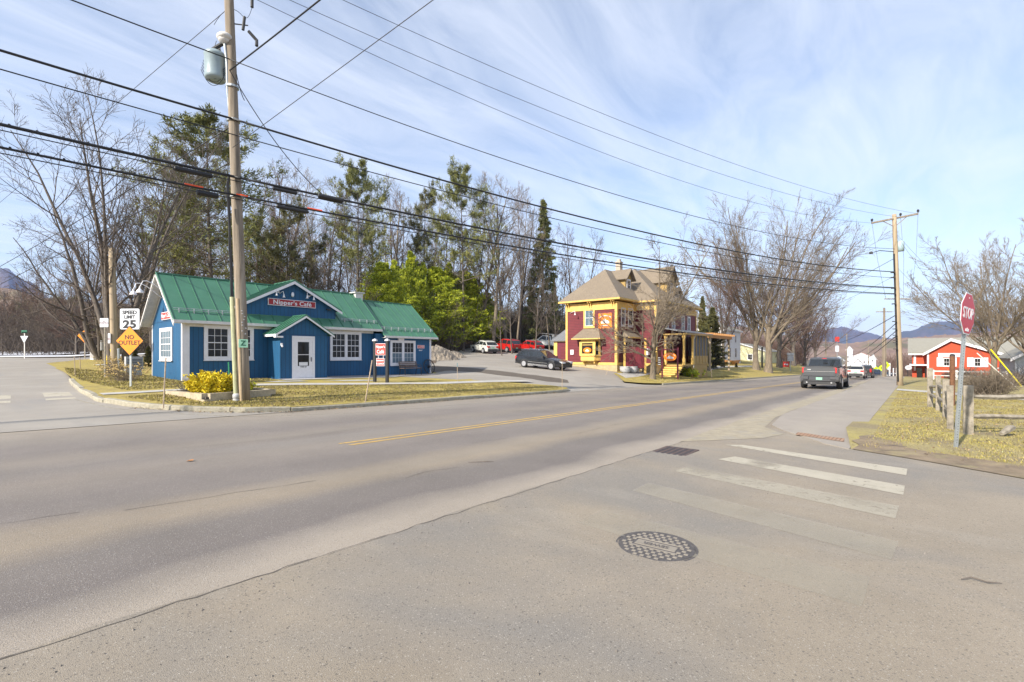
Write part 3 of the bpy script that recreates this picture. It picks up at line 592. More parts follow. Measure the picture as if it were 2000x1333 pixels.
def seamroof(name, xa, xb, y0, z0, y1, z1, parent, ns, m='green', t=.05, seam=.035):
    """roof plane from eave (y0, z0) to ridge (y1, z1) between x = xa and xb, with ns standing seams"""
    mb = MB(); sg = 1 if y1 > y0 else -1
    q = [(xa,y0,z0),(xb,y0,z0),(xb,y1,z1),(xa,y1,z1)]
    mb.slab(q if sg > 0 else q[::-1], t)
    d = Vector((0, y1-y0, z1-z0)).normalized(); n = Vector((0, -d.z*1, d.y)) if sg > 0 else Vector((0, -d.z, d.y)); n = n if n.z > 0 else -n
    for i in range(ns+1):
        x = xa+.012+(xb-xa-.024)*i/ns
        a = Vector((x, y0, z0)); b = Vector((x, y1, z1)); w = Vector((.011,0,0))
        mb.add([a-w,a+w,b+w,b-w,a-w+n*seam,a+w+n*seam,b+w+n*seam,b-w+n*seam], [[4,5,6,7],[0,1,5,4],[1,2,6,5],[2,3,7,6],[3,0,4,7]])
    mb.box(xa-.004, y1-.07 if sg > 0 else y1-.001, z1-.03, xb+.004, y1+.001 if sg > 0 else y1+.07, z1+.035)
    return mb
zov = ez-.0
mb = seamroof('r', s0-.42, s1+.42, wf-.3, 3.0+.05, rid, rz, cafe, 17); rf = _cw('roof', mb, 'green', cafe, None)
mb = seamroof('r', s0-.42, s1+.42, wb+.3, 3.0+.05, rid, rz, cafe, 17); _cw('roof', mb, 'green', cafe, None)
mb = seamroof('r', s1+.43, s2+.33, wv-.3, 2.68, rid, 5.02, cafe, 8); _cw('wing_roof', mb, 'green', cafe, None)
mb = seamroof('r', s1+.43, s2+.33, wb+.4, 2.68, rid, 5.02, cafe, 8); _cw('wing_roof', mb, 'green', cafe, None)
# gutters, fascia, rake boards, corner boards
m = MB(); m.box(s0-.42, wf-.36, 2.93, s1+.43, wf-.301, 3.06); m.box(s0-.3, wf-.30, 2.92, s1+.4, wf-.002, 2.955); m.box(s0+.1, wf-.022, 2.80, s1, wf-.001, 2.92)
m.box(s1+.44, wv-.36, 2.56, s2+.33, wv-.301, 2.68); m.box(s1+.44, wv-.30, 2.555, s2+.3, wv-.002, 2.585)
for y0, y1 in ((wf-.34, rid), (wb+.34, rid)):
    for x in (s0-.44,): m.slab([(x,y0,2.9),(x,y1,rz-.06-.02),(x,y1,rz-.2),(x,y0,2.78)], .03)
    m.slab([(s0-.40,y0,2.93),(s0-.004,y0,2.93),(s0-.004,y1,rz-.12),(s0-.40,y1,rz-.12)], .02)
    m.slab([(s0-.008,y0+(.3 if y0<rid else -.3),3.12),(s0-.008,y1,5.13),(s0-.008,y1,5.03),(s0-.008,y0+(.3 if y0<rid else -.3),3.0)], .02)
m.slab([(s2+.34,wv-.36,2.58),(s2+.34,rid,4.9),(s2+.34,rid,4.78),(s2+.34,wv-.3,2.48)], .02)
_cw('fascia', m, 'whitetrim', cafe, None)
m = MB(); m.box(s0-.02, wf-.02, -.3, s0+.26, wf-.001, 2.92); m.box(s0-.022, wf-.0, -.3, s0-.001, wf+.13, 3.02); m.box(s0-.022, wb-.10, -.3, s0-.001, wb+.02, 3.02); m.box(s2-.12, wv-.02, -.3, s2+.02, wv-.001, 2.6); m.box(s2+.001, wv-.018, -.3, s2+.02, wv+.12, 2.6)
_cw('corner_board', m, 'white', cafe, None)
# false front gable
m = MB(); x0, x1, xc, yd = 9.3, 14.5, 11.9, 24.85
m.prism([(x0+.18,3.45),(x1-.18,3.45),(x1-.18,4.12),(xc,5.33),(x0+.18,4.12)], yd, yd+.08); _cw('gable_wall', m, 'blue', cafe, None)
m = MB(); m.box(x0+.1, yd-.05, 3.5, x1-.1, yd-.002, 3.54); _cw('flashing', m, 'green', cafe, None)
def dorm(name, xa, xb, ya, yb, ze, zp, ns, mat_='green', cut=None):
    mb = MB(); xm = (xa+xb)/2
    for e in (xa, xb):
        sg = 1 if e < xm else -1; q = [(e,ya,ze),(xm,ya,zp),(xm,yb,zp),(e,yb,ze)]
        n = Vector((-(zp-ze)*sg, 0, abs(xm-e))).normalized()
        qs = q[::-1] if sg > 0 else q
        v1 = [Vector(p) for p in qs]
        if (v1[1]-v1[0]).cross(v1[-1]-v1[0]).z < 0: qs = qs[::-1]
        mb.slab(qs, .045)
        for i in range(ns+1):
            y = ya+.012+(yb-ya-.024)*i/ns; a = Vector((e,y,ze)); b = Vector((xm,y,zp)); w = Vector((0,.011,0))
            mb.add([a-w,a+w,b+w,b-w,a-w+n*.035,a+w+n*.035,b+w+n*.035,b-w+n*.035], [[4,5,6,7],[0,1,5,4],[1,2,6,5],[2,3,7,6],[3,0,4,7]])
    mb.box(xm-.05, ya-.004, zp-.02, xm+.05, yb, zp+.03); return mb
_cw('gable_roof', dorm('r', x0-.1, x1+.1, yd-.22, 26.9, 4.0, 5.42, 5), 'green', cafe, None)
m = MB()
for e, sg in ((x0-.11, 1), (x1+.11, -1)): m.prism([(e,3.93),(xc,5.36),(xc,5.22),(e,3.80)], yd-.25, yd-.222)
m.box(x0-.12, yd-.24, 3.78, x0+.2, yd+.3, 3.9); _cw('rake_board', m, 'white', cafe, None)
sg_ = MB(); sg_.box(10.62, yd-.07, 4.05, 13.12, yd-.03, 4.40); sb = _cw('sign_border', sg_, 'white', cafe, None)
sg_ = MB(); sg_.box(10.65, yd-.078, 4.08, 13.09, yd-.03, 4.37); sp = _cw('name_sign', sg_, 'redsign', cafe, None)
def serif(body, size, mt, parent, base, M, sx, name='lettering', ext=.004):
    o = text(body, size, mt, parent, Matrix.Translation(-Vector(base)) @ M, name, ext, sx, bold=size*.018, sp=1.04); return o
serif("Nipper's Café", .31, X['white'], sp, c0, T(11.87, yd-.082, 4.215), 1.12)
m = MB()
for x, dx_ in ((11.15,.12),(12.75,-.1)):
    for k in (-.28, .28):
        e = goose(m, (x+k*.2, yd-.01, 4.72 if k < 0 else 4.66), (k*.9, -.44, 0), .12); shade(m, e, .085, .15)
m.lathe([(.05,0),(.05,.06)], (11.15,yd-.06,4.75), 10, ax='y'); m.lathe([(.05,0),(.05,.06)], (12.75,yd-.06,4.68), 10, ax='y')
m.sphere((11.85,yd-.1,4.62), .075); m.lathe([(.08,0),(.06,.1),(.03,.14)], (11.85,yd-.1,4.66), 10)
_cw('sign_lamp', m, 'white', cafe, None)
m = MB(); m.box(13.75, yd-.12, 4.02, 14.0, yd, 4.08); m.box(13.8, yd-.2, 3.99, 13.95, yd-.1, 4.03); _cw('flood_lamp', m, 'dark', cafe, None)
# gable end: sign, vent, lamps
M = Matrix.Translation((s0-.03, 27.42, 3.22)) @ WEST
m = MB(); m.M = M; m.box(-.06,-.03,-.03,1.36,.02,.33); b1 = _cw('sign_border', m, 'white', cafe, None)
m = MB(); m.M = M; m.box(-.03,-.04,0,1.33,.02,.30); b2 = _cw('gable_sign', m, 'brightred', cafe, None)
serif("Nipper's Café", .25, X['white'], b2, c0, M @ T(.65,-.045,.15), .92)
m = MB(); m.M = Matrix.Translation((s0-.01, rid, 4.15)) @ WEST
m.prism([(-.28,0),(.28,0),(.12,.62),(-.12,.62)], -.05, .0)
for k in range(7): m.box(-.24+k*.02, -.065, .05+k*.08, .24-k*.02, -.05, .075+k*.08)
_cw('gable_vent', m, 'white', cafe, None)
m = MB()
for w_ in (27.5, 26.4):
    e = goose(m, (s0-.02, w_, 4.25), (-1,0,0), .62, .018, 1.05); shade(m, e, .15, .26)
_cw('gooseneck_lamp', m, 'white', cafe, None)
# windows
window(T(7.72, wf-.002, 1.3), 2.13, 1.6, cafe, c0, dbl=True, frame=.13, sash='white'); window(T(13.84, wf-.002, 1.25), 1.95, 1.6, cafe, c0, dbl=True, frame=.12)
window(T(17.63, wv-.002, .89), 1.92, 1.54, cafe, c0, dbl=True, frame=.12, mun=.010, lowglass='glasslit')
window(Matrix.Translation((s0-.002, 27.84, 1.27)) @ WEST, 1.9, 1.54, cafe, c0, frame=.14, cols=4, rows=4, dbl=False, glass='glasslit')
# snow guards: two rails on brackets over each front eave
def guard(xa, xb, yb, zb, n):
    m = MB(); k = (5.35-3.05)/(26.9-24.3); dy = .42
    for i in (0, 1): m.tube([(xa, yb+dy+i*.03, zb+dy*k+.1+i*.08), (xb, yb+dy+i*.03, zb+dy*k+.1+i*.08)], .014, 5)
    for i in range(n): x = xa+.2+(xb-xa-.4)*i/(n-1); m.box(x-.015, yb+dy-.04, zb+(dy-.04)*k, x+.015, yb+dy+.04, zb+dy*k+.19)
    return _cw('snow_guard', m, 'steel', cafe, None)
guard(s0-.3, 9.3, wf-.3, 3.05, 5); guard(14.6, s1+.35, wf-.3, 3.05, 5); guard(s1+.5, s2+.3, wv-.3, 2.68, 8)
# porch
px0, px1, pw = 10.55, 12.95, 23.3; pm = (px0+px1)/2
m = MB(); m.box(px0, pw+.06, .3, px0+.06, wf, 2.66); m.box(px1-.06, pw+.06, .3, px1, wf, 2.66); m.prism([(px0,.3),(11.17,.3),(11.17,2.44),(12.25,2.44),(12.25,.3),(px1,.3),(px1,2.62),(pm,3.4),(px0,2.62)], pw, pw+.06)
_cw('porch_wall', m, 'blue', cafe, None)
m = MB(); m.box(px0-.02, pw-.03, .2, px1+.02, wf, .32); _cw('porch_sill', m, 'concrete', cafe, None)
m = MB(); m.box(px0-.01, pw-.012, 2.52, px1+.01, pw-.001, 2.56); _cw('trim_strip', m, 'bluetrim', cafe, None)
_cw('porch_roof', dorm('r', px0-.3, px1+.3, pw-.2, 24.5, 2.55, 3.52, 4), 'green', cafe, None)
m = MB()
for e in (px0-.31, px1+.31): m.prism([(e,2.52),(pm,3.47),(pm,3.38),(e,2.43)], pw-.225, pw-.202)
m.box(px0-.32, pw-.2, 2.42, px0-.2, 24.3, 2.53); m.box(px0-.31, pw-.22, 2.36, px0+.05, pw-.0, 2.44)
_cw('porch_rake_board', m, 'white', cafe, None)
m = MB(); dx0, dx1 = 11.12, 12.28; m.box(dx0, pw-.03, .34, dx0+.1, pw+.04, 2.47); m.box(dx1-.1, pw-.03, .34, dx1, pw+.04, 2.47); m.box(dx0+.1, pw-.03, 2.37, dx1-.1, pw+.04, 2.47)
df = _cw('door_frame', m, 'white', cafe, None)
m = MB(); a, b = dx0+.1, dx1-.1; m.box(a, pw-.005, .36, a+.19, pw+.03, 2.37); m.box(b-.19, pw-.005, .36, b, pw+.03, 2.37); m.box(a+.19, pw-.005, .36, b-.19, pw+.03, .98); m.box(a+.19, pw-.005, 2.18, b-.19, pw+.03, 2.37); m.box(a+.19, pw-.008, 1.53, b-.19, pw+.02, 1.56)
for k in range(6): m.box(a+.2, pw-.010, .42+k*.09, b-.2, pw-.005, .425+k*.09+.06)
dr = _cw('door', m, 'white', cafe, None)
m = MB(); m.box(a+.19, pw+.008, .98, b-.19, pw+.018, 2.18); _cw('door_glass', m, 'glass', dr, None)
m = MB(); m.box(b-.1, pw-.05, 1.2, b-.08, pw-.004, 1.42); _cw('door_handle', m, 'dark', dr, None)
m = MB(); m.box(a+.26, pw-.002, 1.0, b-.26, pw+.006, 1.17); nn = _cw('door_notice', m, 'white', dr, None)
serif('STEP UP', .085, X['black'], dr, c0, T((a+b)/2, pw-.014, .93), 1, ext=.002)
m = MB(); m.box(px0+.02, pw-.07, 1.98, px0+.1, pw-.002, 2.1); m.sphere((px0+.06, pw-.09, 1.95), .05, 8); m.box(18.2, wv-.1, 2.42, 18.62, wv, 2.56); _cw('wall_lamp', m, 'white', cafe, None)
m = MB(); m.box(19.72, wv-.02, 1.95, 20.3, wv-.001, 2.16); cs = _cw('closed_sign', m, 'white', cafe, None)
m = MB(); m.box(19.74, wv-.026, 1.97, 20.28, wv-.001, 2.14); _cw('closed_sign_panel', m, 'brightred', cs, None)
serif('CLOSED', .15, X['white'], cs, c0, T(20.01, wv-.03, 2.055), 1, ext=.002); serif('8047', .11, X['white'], cafe, c0, T(20.0, wv-.004, 1.82), 1.3, name='house_number', ext=.003)
m = MB(); m.box(16.7, 26.6, 4.95, 17.2, 27.1, 5.4); m.box(16.6,26.5,5.4,17.3,27.2,5.46); _cw('roof_vent', m, 'whitetrim', cafe, None)
# ---- wall-side things
ac = thing('air_conditioner', 'small grey heat-pump unit standing behind the left end of the blue cafe', 'heat pump', (6.3, 29.9, .5))
m = MB(); m.box(-.35,-.15,.25,.35,.15,.95); m.build('casing', X['plasticgrey'], ac); m = MB(); m.box(-.3,-.13,0,.3,-.1,.25); m.box(-.3,.1,0,.3,.13,.25); m.build('stand', X['steel'], ac)
m = MB()
for k in range(7): m.box(-.3,-.165,.32+k*.08,.3,-.152,.35+k*.08)
m.build('grille', X['dark'], ac)
# ---- burgundy house
h0 = (38.6, 20.04, .3)
hs = thing('burgundy_house', 'two-storey burgundy clapboard house with yellow trim, hipped shingle roof and screened porch', 'house', h0)
def hw(name, mb, m, parent=hs, label=None):
    o = bpy.data.objects.new(name, mb.mesh(name, X[m] if isinstance(m, str) else m, h0)); C.objects.link(o); o.parent = parent; return tag(o, label)
A0,A1,B0,B1 = 38.6,45,20.04,25.4; E0,E1,F0,F1 = 42.4,53,18,26.5
m = MB(); m.box(A0,B0,.8,A1,B1,6.1); m.box(E0,F0,.7,E1,F1,6.05); hw('wall', m, 'burg')
m = MB(); m.box(A0-.03,B0-.03,-.6,A1,B1+.03,.62); m.box(E0-.03,F0-.03,-1.2,E1+.03,F1+.03,.5); hw('foundation', m, mat('cream_foundation', (.42,.33,.19), .85, var=.15))
m = MB(); m.box(A0-.06,B0-.06,.62,A1,B1+.06,.84); m.box(E0-.06,F0-.06,.5,E1+.06,F1+.06,.74)
for x0_,y0_ in ((A0,B0),(E0,F0)):
    m.box(x0_-.045,y0_-.045,.84,x0_+.19,y0_+.005,6.0); m.box(x0_-.045,y0_+.005,.84,x0_+.005,y0_+.20,6.0)
m.box(A0-.045,B1-.19,.84,A0+.005,B1+.03,6.0); m.box(E1-.17,F0-.04,.74,E1+.03,F0+.01,6.0)
m.box(A0-.05,B0-.05,5.62+.0,A0+.006,B1+.05,6.3); m.box(A0+.006,B0-.05,5.62,A1,B0+.006,6.3); m.box(E0-.05,F0-.05,5.72,E1+.05,F0+.006,6.3); m.box(E0-.05,F0+.006,5.72,E0+.006,B0,6.3)
hw('corner_board', m, 'yellow', hs, None)
def hip(name, x0,y0,x1,y1,ze,zp,ov,par=hs):
    x0-=ov;y0-=ov;x1+=ov;y1+=ov; hwid=(y1-y0)/2; ym=(y0+y1)/2
    mb=MB(); a=(x0,y0,ze);b=(x1,y0,ze);c=(x1,y1,ze);d=(x0,y1,ze); lx=(x1-x0)
    in_=min(hwid, lx/2-.2); e=(x0+in_,ym,zp); f=(x1-in_,ym,zp)
    mb.add([a,b,c,d,e,f],[[0,1,5,4],[1,2,5],[2,3,4,5],[3,0,4],[3,2,1,0]]); r=hw('roof',mb,'shingle',par)
    m2=MB(); m2.box(x0,y0,ze-.16,x1,y0+.06,ze-.004); m2.box(x0,y0+.06,ze-.16,x0+.06,y1,ze-.004); m2.box(x1-.06,y0+.06,ze-.16,x1,y1,ze-.004); m2.box(x0+.06,y0+.06,ze-.14,x1-.06,y1-.06,ze-.10); hw('eave',m2,'yellow',r); return r
r1 = hip('r',A0,B0,46.5,B1,6.58,9.8,.55); r2 = hip('r',E0,F0,E1,F1,6.56,10.5,.55)
m = MB(); m.box(44.2,22.6,9.2,44.75,23.1,10.9); m.box(44.15,22.55,10.9,44.8,23.15,11.0); m.box(44.3,22.7,11,44.65,23,11.25); hw('chimney', m, mat('pale_chimney', (.45,.38,.30), .85), r1)
m = MB()
for (x_,y_) in ((A0-.01,B0+.3),(A0-.01,22.7),(A0-.01,B1-.3)):
    m.M = Matrix.Translation((x_,y_,5.9)) @ WEST
    for k in (-.14,.08): m.prism([(k,-.0),(k+.07,0),(k+.07,.5),(k,.5)], -.1, 0); m.box(k,-.42,.38,k+.07,0,.5); m.box(k,-.25,.2,k+.07,0,.38)
hw('eave_bracket', m, 'yellow')
def hwin(x, w_, z, w, h, west=False, trim='yellow', cols=2, rows=2, glass='glass', frame=.12):
    M = (Matrix.Translation((x, w_, z)) @ WEST) if west else T(x, w_, z)
    return window(M, w, h, hs, h0, trim, frame, 'white', cols, rows, glass=glass)
hwin(A0-.002, 23.45, 4.02, 1.18, 1.85, True, cols=2, glass='glasslit', frame=.18); hwin(40.75, B0-.002, 4.1, 1.0, 1.75, trim='whitetrim'); hwin(42.0-.9+.1, B0-.002, 4.1, .01+.9, 1.75, trim='whitetrim') if False else None
hwin(39.35, B0-.002, 4.1, .85, 1.7, trim='whitetrim'); hwin(39.9, B0-.002, 1.35, 1.75, 1.6, trim='white', cols=2)
for x in (44.3, 46.0, 48.6, 50.3): hwin(x, F0-.002, 3.95, .85, 1.6, trim='whitetrim')
# bay window
m = MB(); m.M = Matrix.Translation((A0, 22.68, 0)) @ WEST
m.prismz([(-1.0,0),(-.72,-.62),(.72,-.62),(1.0,0)], 1.02, 1.5); m.prismz([(-1.0,0),(-.72,-.62),(.72,-.62),(1.0,0)], 2.75, 3.05); m.prismz([(-1.08,0),(-.78,-.70),(.78,-.70),(1.08,0)], 1.42, 1.5); m.prismz([(-.95,0),(-.68,-.58),(.68,-.58),(.95,0)], .95, 1.02)
for a_,b_ in (((-1.0,0),(-.72,-.62)),((-.72,-.62),(.72,-.62)),((.72,-.62),(1.0,0))):
    for p_ in (a_, b_): m.box(p_[0]-.13,p_[1]-.0,1.5,p_[0]+.13,p_[1]+.12,2.75)
m.box(-.6,-.60,2.40,.6,-.52,2.46)
for sg in (-1,1):
    for (ua,ub) in ((0,.3),(.7,1)): m.prismz([(sg*(1.0-.28*ua),-.62*ua),(sg*(1.0-.28*ub),-.62*ub),(sg*(.93-.28*ub),-.62*ub+.03),(sg*(.93-.28*ua),-.62*ua+.03)][::sg], 1.5, 2.75)
for x in (-.6,.6): m.prism([(x-.05,.75),(x+.05,.75),(x+.05,.95),(x-.05,.95)], -.45, 0)
m.box(-.84,-.66,1.5,-.56,-.60,2.75); m.box(.56,-.66,1.5,.84,-.60,2.75); m.box(-.56,-.66,1.5,.56,-.60,1.64); m.box(-.56,-.66,2.60,.56,-.60,2.75)
bay = hw('bay_window', m, 'yellow')
m = MB(); m.M = Matrix.Translation((A0, 22.68, 0)) @ WEST
m.prismz([(-.93,0),(-.66,-.54),(.66,-.54),(.93,0)], 1.5, 2.75); hw('pane', m, 'glass', bay)
m = MB(); m.M = Matrix.Translation((A0, 22.68, 0)) @ WEST
m.add([(-1.5,-1.0,3.02),(1.5,-1.0,3.02),(1.5,0,3.02),(-1.5,0,3.02),(-.8,0,3.95),(.8,0,3.95)], [[0,1,5,4],[1,2,5],[0,4,3],[3,2,1,0],[2,3,4,5]]); hw('bay_roof', m, 'shingle', bay)
m = MB(); m.M = Matrix.Translation((A0, 22.68, 0)) @ WEST; m.box(-1.5,-1.02,2.93,1.5,-.97,3.03); m.box(-1.5,-.97,2.93,-1.45,0,3.02); m.box(1.45,-.97,2.93,1.5,0,3.02); hw('bay_eave', m, 'yellow', bay)
def pie(M, r, par, base, sc=(1,1)):
    m_ = MB(); m_.M = M; p = [(-.62,-.30),(.62,-.30),(.70,-.12),(.5,.12),(.28,.14),(.12,.2),(-.02,.46),(-.14,.32),(-.4,.1),(-.68,-.1)]
    m_.prism([(x*r*sc[0], z*r*sc[1]) for x, z in p], -.006, 0)
    o = bpy.data.objects.new('emblem', m_.mesh('emblem', X['white'], base)); C.objects.link(o); o.parent = par; return o
def oval(M, a, b, m, name, par, base, th=.03):
    m_ = MB(); m_.M = M; m_.prism([(a*math.cos(t*math.pi/12), b*math.sin(t*math.pi/12)) for t in range(24)], -th, 0)
    o = bpy.data.objects.new(name, m_.mesh(name, X[m] if isinstance(m,str) else m, base)); C.objects.link(o); o.parent = par; return o
MW = Matrix.Translation((A0-.60, 22.70, 1.95)) @ WEST
oo = oval(MW, .42, .24, 'orange', 'window_sign', bay, h0); pie(MW @ T(0,-.035,-.02), .3, oo, h0)
m = MB(); m.M = Matrix.Translation((A0-.01, 21.86, 3.92)) @ WEST; m.prism([(.04,0),(1.33,0),(1.37,.04),(1.37,1.33),(1.33,1.37),(.04,1.37),(0,1.33),(0,.04)], -.06, 0); og = hw('hanging_sign', m, 'orange')
pie(Matrix.Translation((A0-.075, 21.18, 4.55)) @ WEST, .62, og, h0)
m = MB(); m.M = Matrix.Translation((A0-.075, 21.86, 3.92)) @ WEST
for k in range(13):
    t = k/12; x = .14+t*1.09; z = 1.0+.14*math.sin(t*math.pi); m.box(x-.032,-.006,z-.045,x+.026,0,z+.045)
for k in range(9): m.box(.32+k*.08,-.006,.22,.32+k*.08+.06,0,.29)
hw('sign_lettering', m, X['white'], og)
m = MB(); e = goose(m, (A0-.02,24.9,5.5), (-.5,-.85,0), .1, .02, .9); shade(m, e, .1, .2); m.sphere((A0-.2,20.4,3.85), .09, 8); m.box(A0-.1,20.4-.02,3.85,A0,20.42,3.89); hw('wall_lamp', m, 'white')
m = MB(); m.box(A0-.12,24.5,1.55,A0,24.85,2.0); m.box(41.9,F0+.6,1.5,42.37,F0+1.0,2.1); hw('meter_box', m, 'white')
m = MB(); m.add([(39.4,B0-.75,3.15),(41.9,B0-.75,3.15),(41.6,B0,3.75),(39.7,B0,3.75),(39.4,B0,3.15),(41.9,B0,3.15)], [[0,1,2,3],[0,3,4],[1,5,2],[0,4,5,1],[2,5,4,3]]); hd = hw('window_hood', m, 'shingle')
m = MB(); m.box(39.4,B0-.78,3.03,41.9,B0-.73,3.16); hw('hood_board', m, 'yellow', hd)
# dormers
def dormer(x, y, zb, w, zt, zp, yb, wallm='yellow2'):
    m = MB(); m.box(x-w/2,y,zb,x+w/2,yb,zt); m.prism([(x-w/2,zt),(x+w/2,zt),(x,zp-.15)], y, y+.05); d = hw('dormer', m, wallm, hs)
    m = MB()
    for sg in (-1,1):
        q = [(x+sg*(w/2+.35),y-.35,zt-.18),(x,y-.35,zp),(x,yb+1.5,zp),(x+sg*(w/2+.35),yb+1.5,zt-.18)]; v = [Vector(p) for p in q]
        if (v[1]-v[0]).cross(v[-1]-v[0]).z < 0: q = q[::-1]
        m.slab(q, .09)
    hw('dormer_roof', m, 'shingle', d)
    window(T(x-.4, y-.002, zt-1.25), .8, 1.15, d, h0, 'white', .1, 'white', 2, 2)
    return d
dormer(42.6, 20.9, 7.6, 1.3, 8.9, 9.8, 22.5); dormer(48.2, 18.9, 7.5, 2.3, 9.0, 10.6, 21.5); dormer(51.0, 19.3, 7.3, .9, 8.2, 8.8, 20.5)
# porch
P0,P1,Q0 = 43.9,50.6,15.96
m = MB(); m.slab([(P0-.3,Q0-.35,3.62),(P1+.5,Q0-.35,3.62),(P1+.5,F0,4.1),(P0-.3,F0,4.1)], .08); pr = hw('porch_roof', m, 'greymetal')
m = MB(); m.box(P0-.28,Q0-.3,3.38,P1+.4,Q0+.0,3.53); m.box(P0-.28,Q0,3.38,P0-.1,F0,3.5); hw('porch_beam', m, 'yellow2', hs)
m = MB(); m.box(P0,Q0+.1,.45,P1,F0,.62); m.box(P0+2.3,Q0+.1,-.9,P1,Q0+.2,.45); hw('porch_floor', m, 'yellow2', hs)
for x,y in ((P0,Q0+.05),(P0,F0-.25),(46.2,Q0+.05)):
    m = MB(); m.box(x-.08,y-.08,.6,x+.08,y+.08,3.4); m.box(x-.12,y-.12,.6,x+.12,y+.12,1.2); m.box(x-.13,y-.13,3.1,x+.13,y+.13,3.38)
    m.prism([(x+.08,2.8),(x+.5,3.36),(x+.08,3.36)], y-.04,y+.04); hw('porch_post', m, 'yellow', hs)
for k in range(5): m = MB(); m.box(43.9-.3*(k+1),Q0+.15,.6-.19*(k+1)-.15,43.9-.3*k,F0-.15,.6-.19*(k+1)); hw('step', m, 'yellow', hs)
m = MB(); m.box(43.95,F0-.06,.62,44.9,F0-.004,2.7); hw('porch_door', m, 'yellow2', hs); m = MB(); m.box(44.1,F0-.07,1.3,44.75,F0-.058,2.5); hw('door_pane', m, 'glass', hs)
window(T(45.2,F0-.004,1.3), 1.1, 1.5, hs, h0, 'yellow', .12, 'yellow', 1, 2)
m = MB()
for i in range(5): x = 46.3+i*.9; m.box(x-.05,Q0+.02,.6,x+.05,Q0+.12,3.4)
m.box(46.3,Q0+.03,.6,P1,Q0+.11,.72); m.box(46.3,Q0+.03,1.35,P1,Q0+.11,1.43); m.box(46.3,Q0+.05,.72,P1,Q0+.09,1.35); m.box(P1-.08,Q0+.12,.6,P1,F0,.72); m.box(P1-.08,Q0+.12,.72,P1-.04,F0,1.4)
sc_ = hw('porch_screen_frame', m, 'yellow2', hs)
scm = bpy.data.materials.new('insect_screen'); scm.use_nodes = True; b_ = scm.node_tree.nodes['Principled BSDF']; b_.inputs['Base Color'].default_value = (.13,.125,.12,1); b_.inputs['Alpha'].default_value = .72; b_.inputs['Roughness'].default_value = .6
m = MB(); m.box(46.35,Q0+.06,1.43,P1-.05,Q0+.07,3.38); m.box(P1-.06,Q0+.12,1.4,P1-.05,F0,3.38); hw('insect_screen', m, scm, sc_)
m = MB(); m.tube([(46.3,Q0-.2,3.4),(46.3,Q0-.1,3.2),(46.32,Q0,3.0),(46.32,Q0,.3)], .045, 8); m.tube([(E1+.1,F0-.1,6.3),(E1+.1,F0-.05,.2),(E1+.4,F0-.4,-.3)], .05, 8); hw('downpipe', m, 'whitetrim', hs)
# lean-to shed at the house's left
sh0 = (41.5, 27.3, .55)
sd_ = thing('garden_shed', 'small burgundy shed with a grey metal roof at the back corner of the burgundy house', 'shed', sh0)
def lw(name, mb, m, parent, base): o = bpy.data.objects.new(name, mb.mesh(name, X[m] if isinstance(m,str) else m, base)); C.objects.link(o); o.parent = parent; return o
m = MB(); m.box(41.5,26.0,.2,44.5,28.8,3.0); lw('wall', m, 'burgtrim', sd_, sh0)
m = MB(); m.box(41.46,28.4,.2,41.498,28.82,3.0); m.box(41.46,26.0,2.85,41.498,28.4,3.0); lw('trim', m, 'yellow', sd_, sh0)
m = MB(); m.slab([(41.2,29.1,2.98),(41.2,25.9,2.98),(44.5,25.9,4.5),(44.5,29.1,4.5)], .07); lw('roof', m, lined(mat('shed_roof', (.24,.245,.25), .5, .2), 1, .4, .05, .7), sd_, sh0)
m = MB(); m.box(41.44,26.9,.4,41.496,27.9,2.4); lw('door', m, 'burg', sd_, sh0)
# generic far building
def house(name, label, cat, s0, s1, w0, w1, z0, zt, zp, wallm, roofm, wins=(), ridge='x', trim='white', group=None, ov=.4):
    base = ((s0+s1)/2, (w0+w1)/2, z0); o = thing(name, label, cat, base, group=group)
    m = MB(); m.box(s0,w0,z0-1.5,s1,w1,zt)
    sm, wm = (s0+s1)/2, (w0+w1)/2
    if ridge == 'x': m.add([(s0,w0,zt),(s0,w1,zt),(s0,wm,zp-.1),(s1,w0,zt),(s1,w1,zt),(s1,wm,zp-.1)], [[0,2,1],[3,4,5]])
    else: m.add([(s0,w0,zt),(s1,w0,zt),(sm,w0,zp-.1),(s0,w1,zt),(s1,w1,zt),(sm,w1,zp-.1)], [[0,1,2],[3,5,4]])
    lw('wall', m, wallm, o, base)
    m = MB(); k = (zp-zt)/((w1-w0)/2 if ridge == 'x' else (s1-s0)/2); ze = zt-k*ov
    if ridge == 'x':
        m.slab([(s0-ov,w0-ov,ze),(s1+ov,w0-ov,ze),(s1+ov,wm,zp),(s0-ov,wm,zp)], .12); m.slab([(s1+ov,w1+ov,ze),(s0-ov,w1+ov,ze),(s0-ov,wm,zp),(s1+ov,wm,zp)], .12)
    else:
        m.slab([(s0-ov,w1+ov,ze),(s0-ov,w0-ov,ze),(sm,w0-ov,zp),(sm,w1+ov,zp)], .12); m.slab([(s1+ov,w0-ov,ze),(s1+ov,w1+ov,ze),(sm,w1+ov,zp),(sm,w0-ov,zp)], .12)
    lw('roof', m, roofm, o, base)
    m = MB()
    if ridge == 'x':
        for a,b in ((w0-ov,ze),(w1+ov,ze)): m.slab([(s0-ov-.02,a,b-.02),(s0-ov-.02,wm,zp-.02),(s0-ov-.02,wm,zp-.32),(s0-ov-.02,a,b-.32)], .05)
    m.box(s0-ov,w0-ov-.05,ze-.2,s1+ov,w0-ov-.002,ze-.01); lw('fascia', m, trim, o, base)
    for (f, p, z, w, h) in wins:     # f: 'w' west face at y=p, 's' road face at x=p
        M = (Matrix.Translation((s0-.003,p,z)) @ WEST) if f == 'w' else T(p, w0-.003, z)
        window(M, w, h, o, base, trim, .12, trim, 2, 2, mun=.04)
    return o
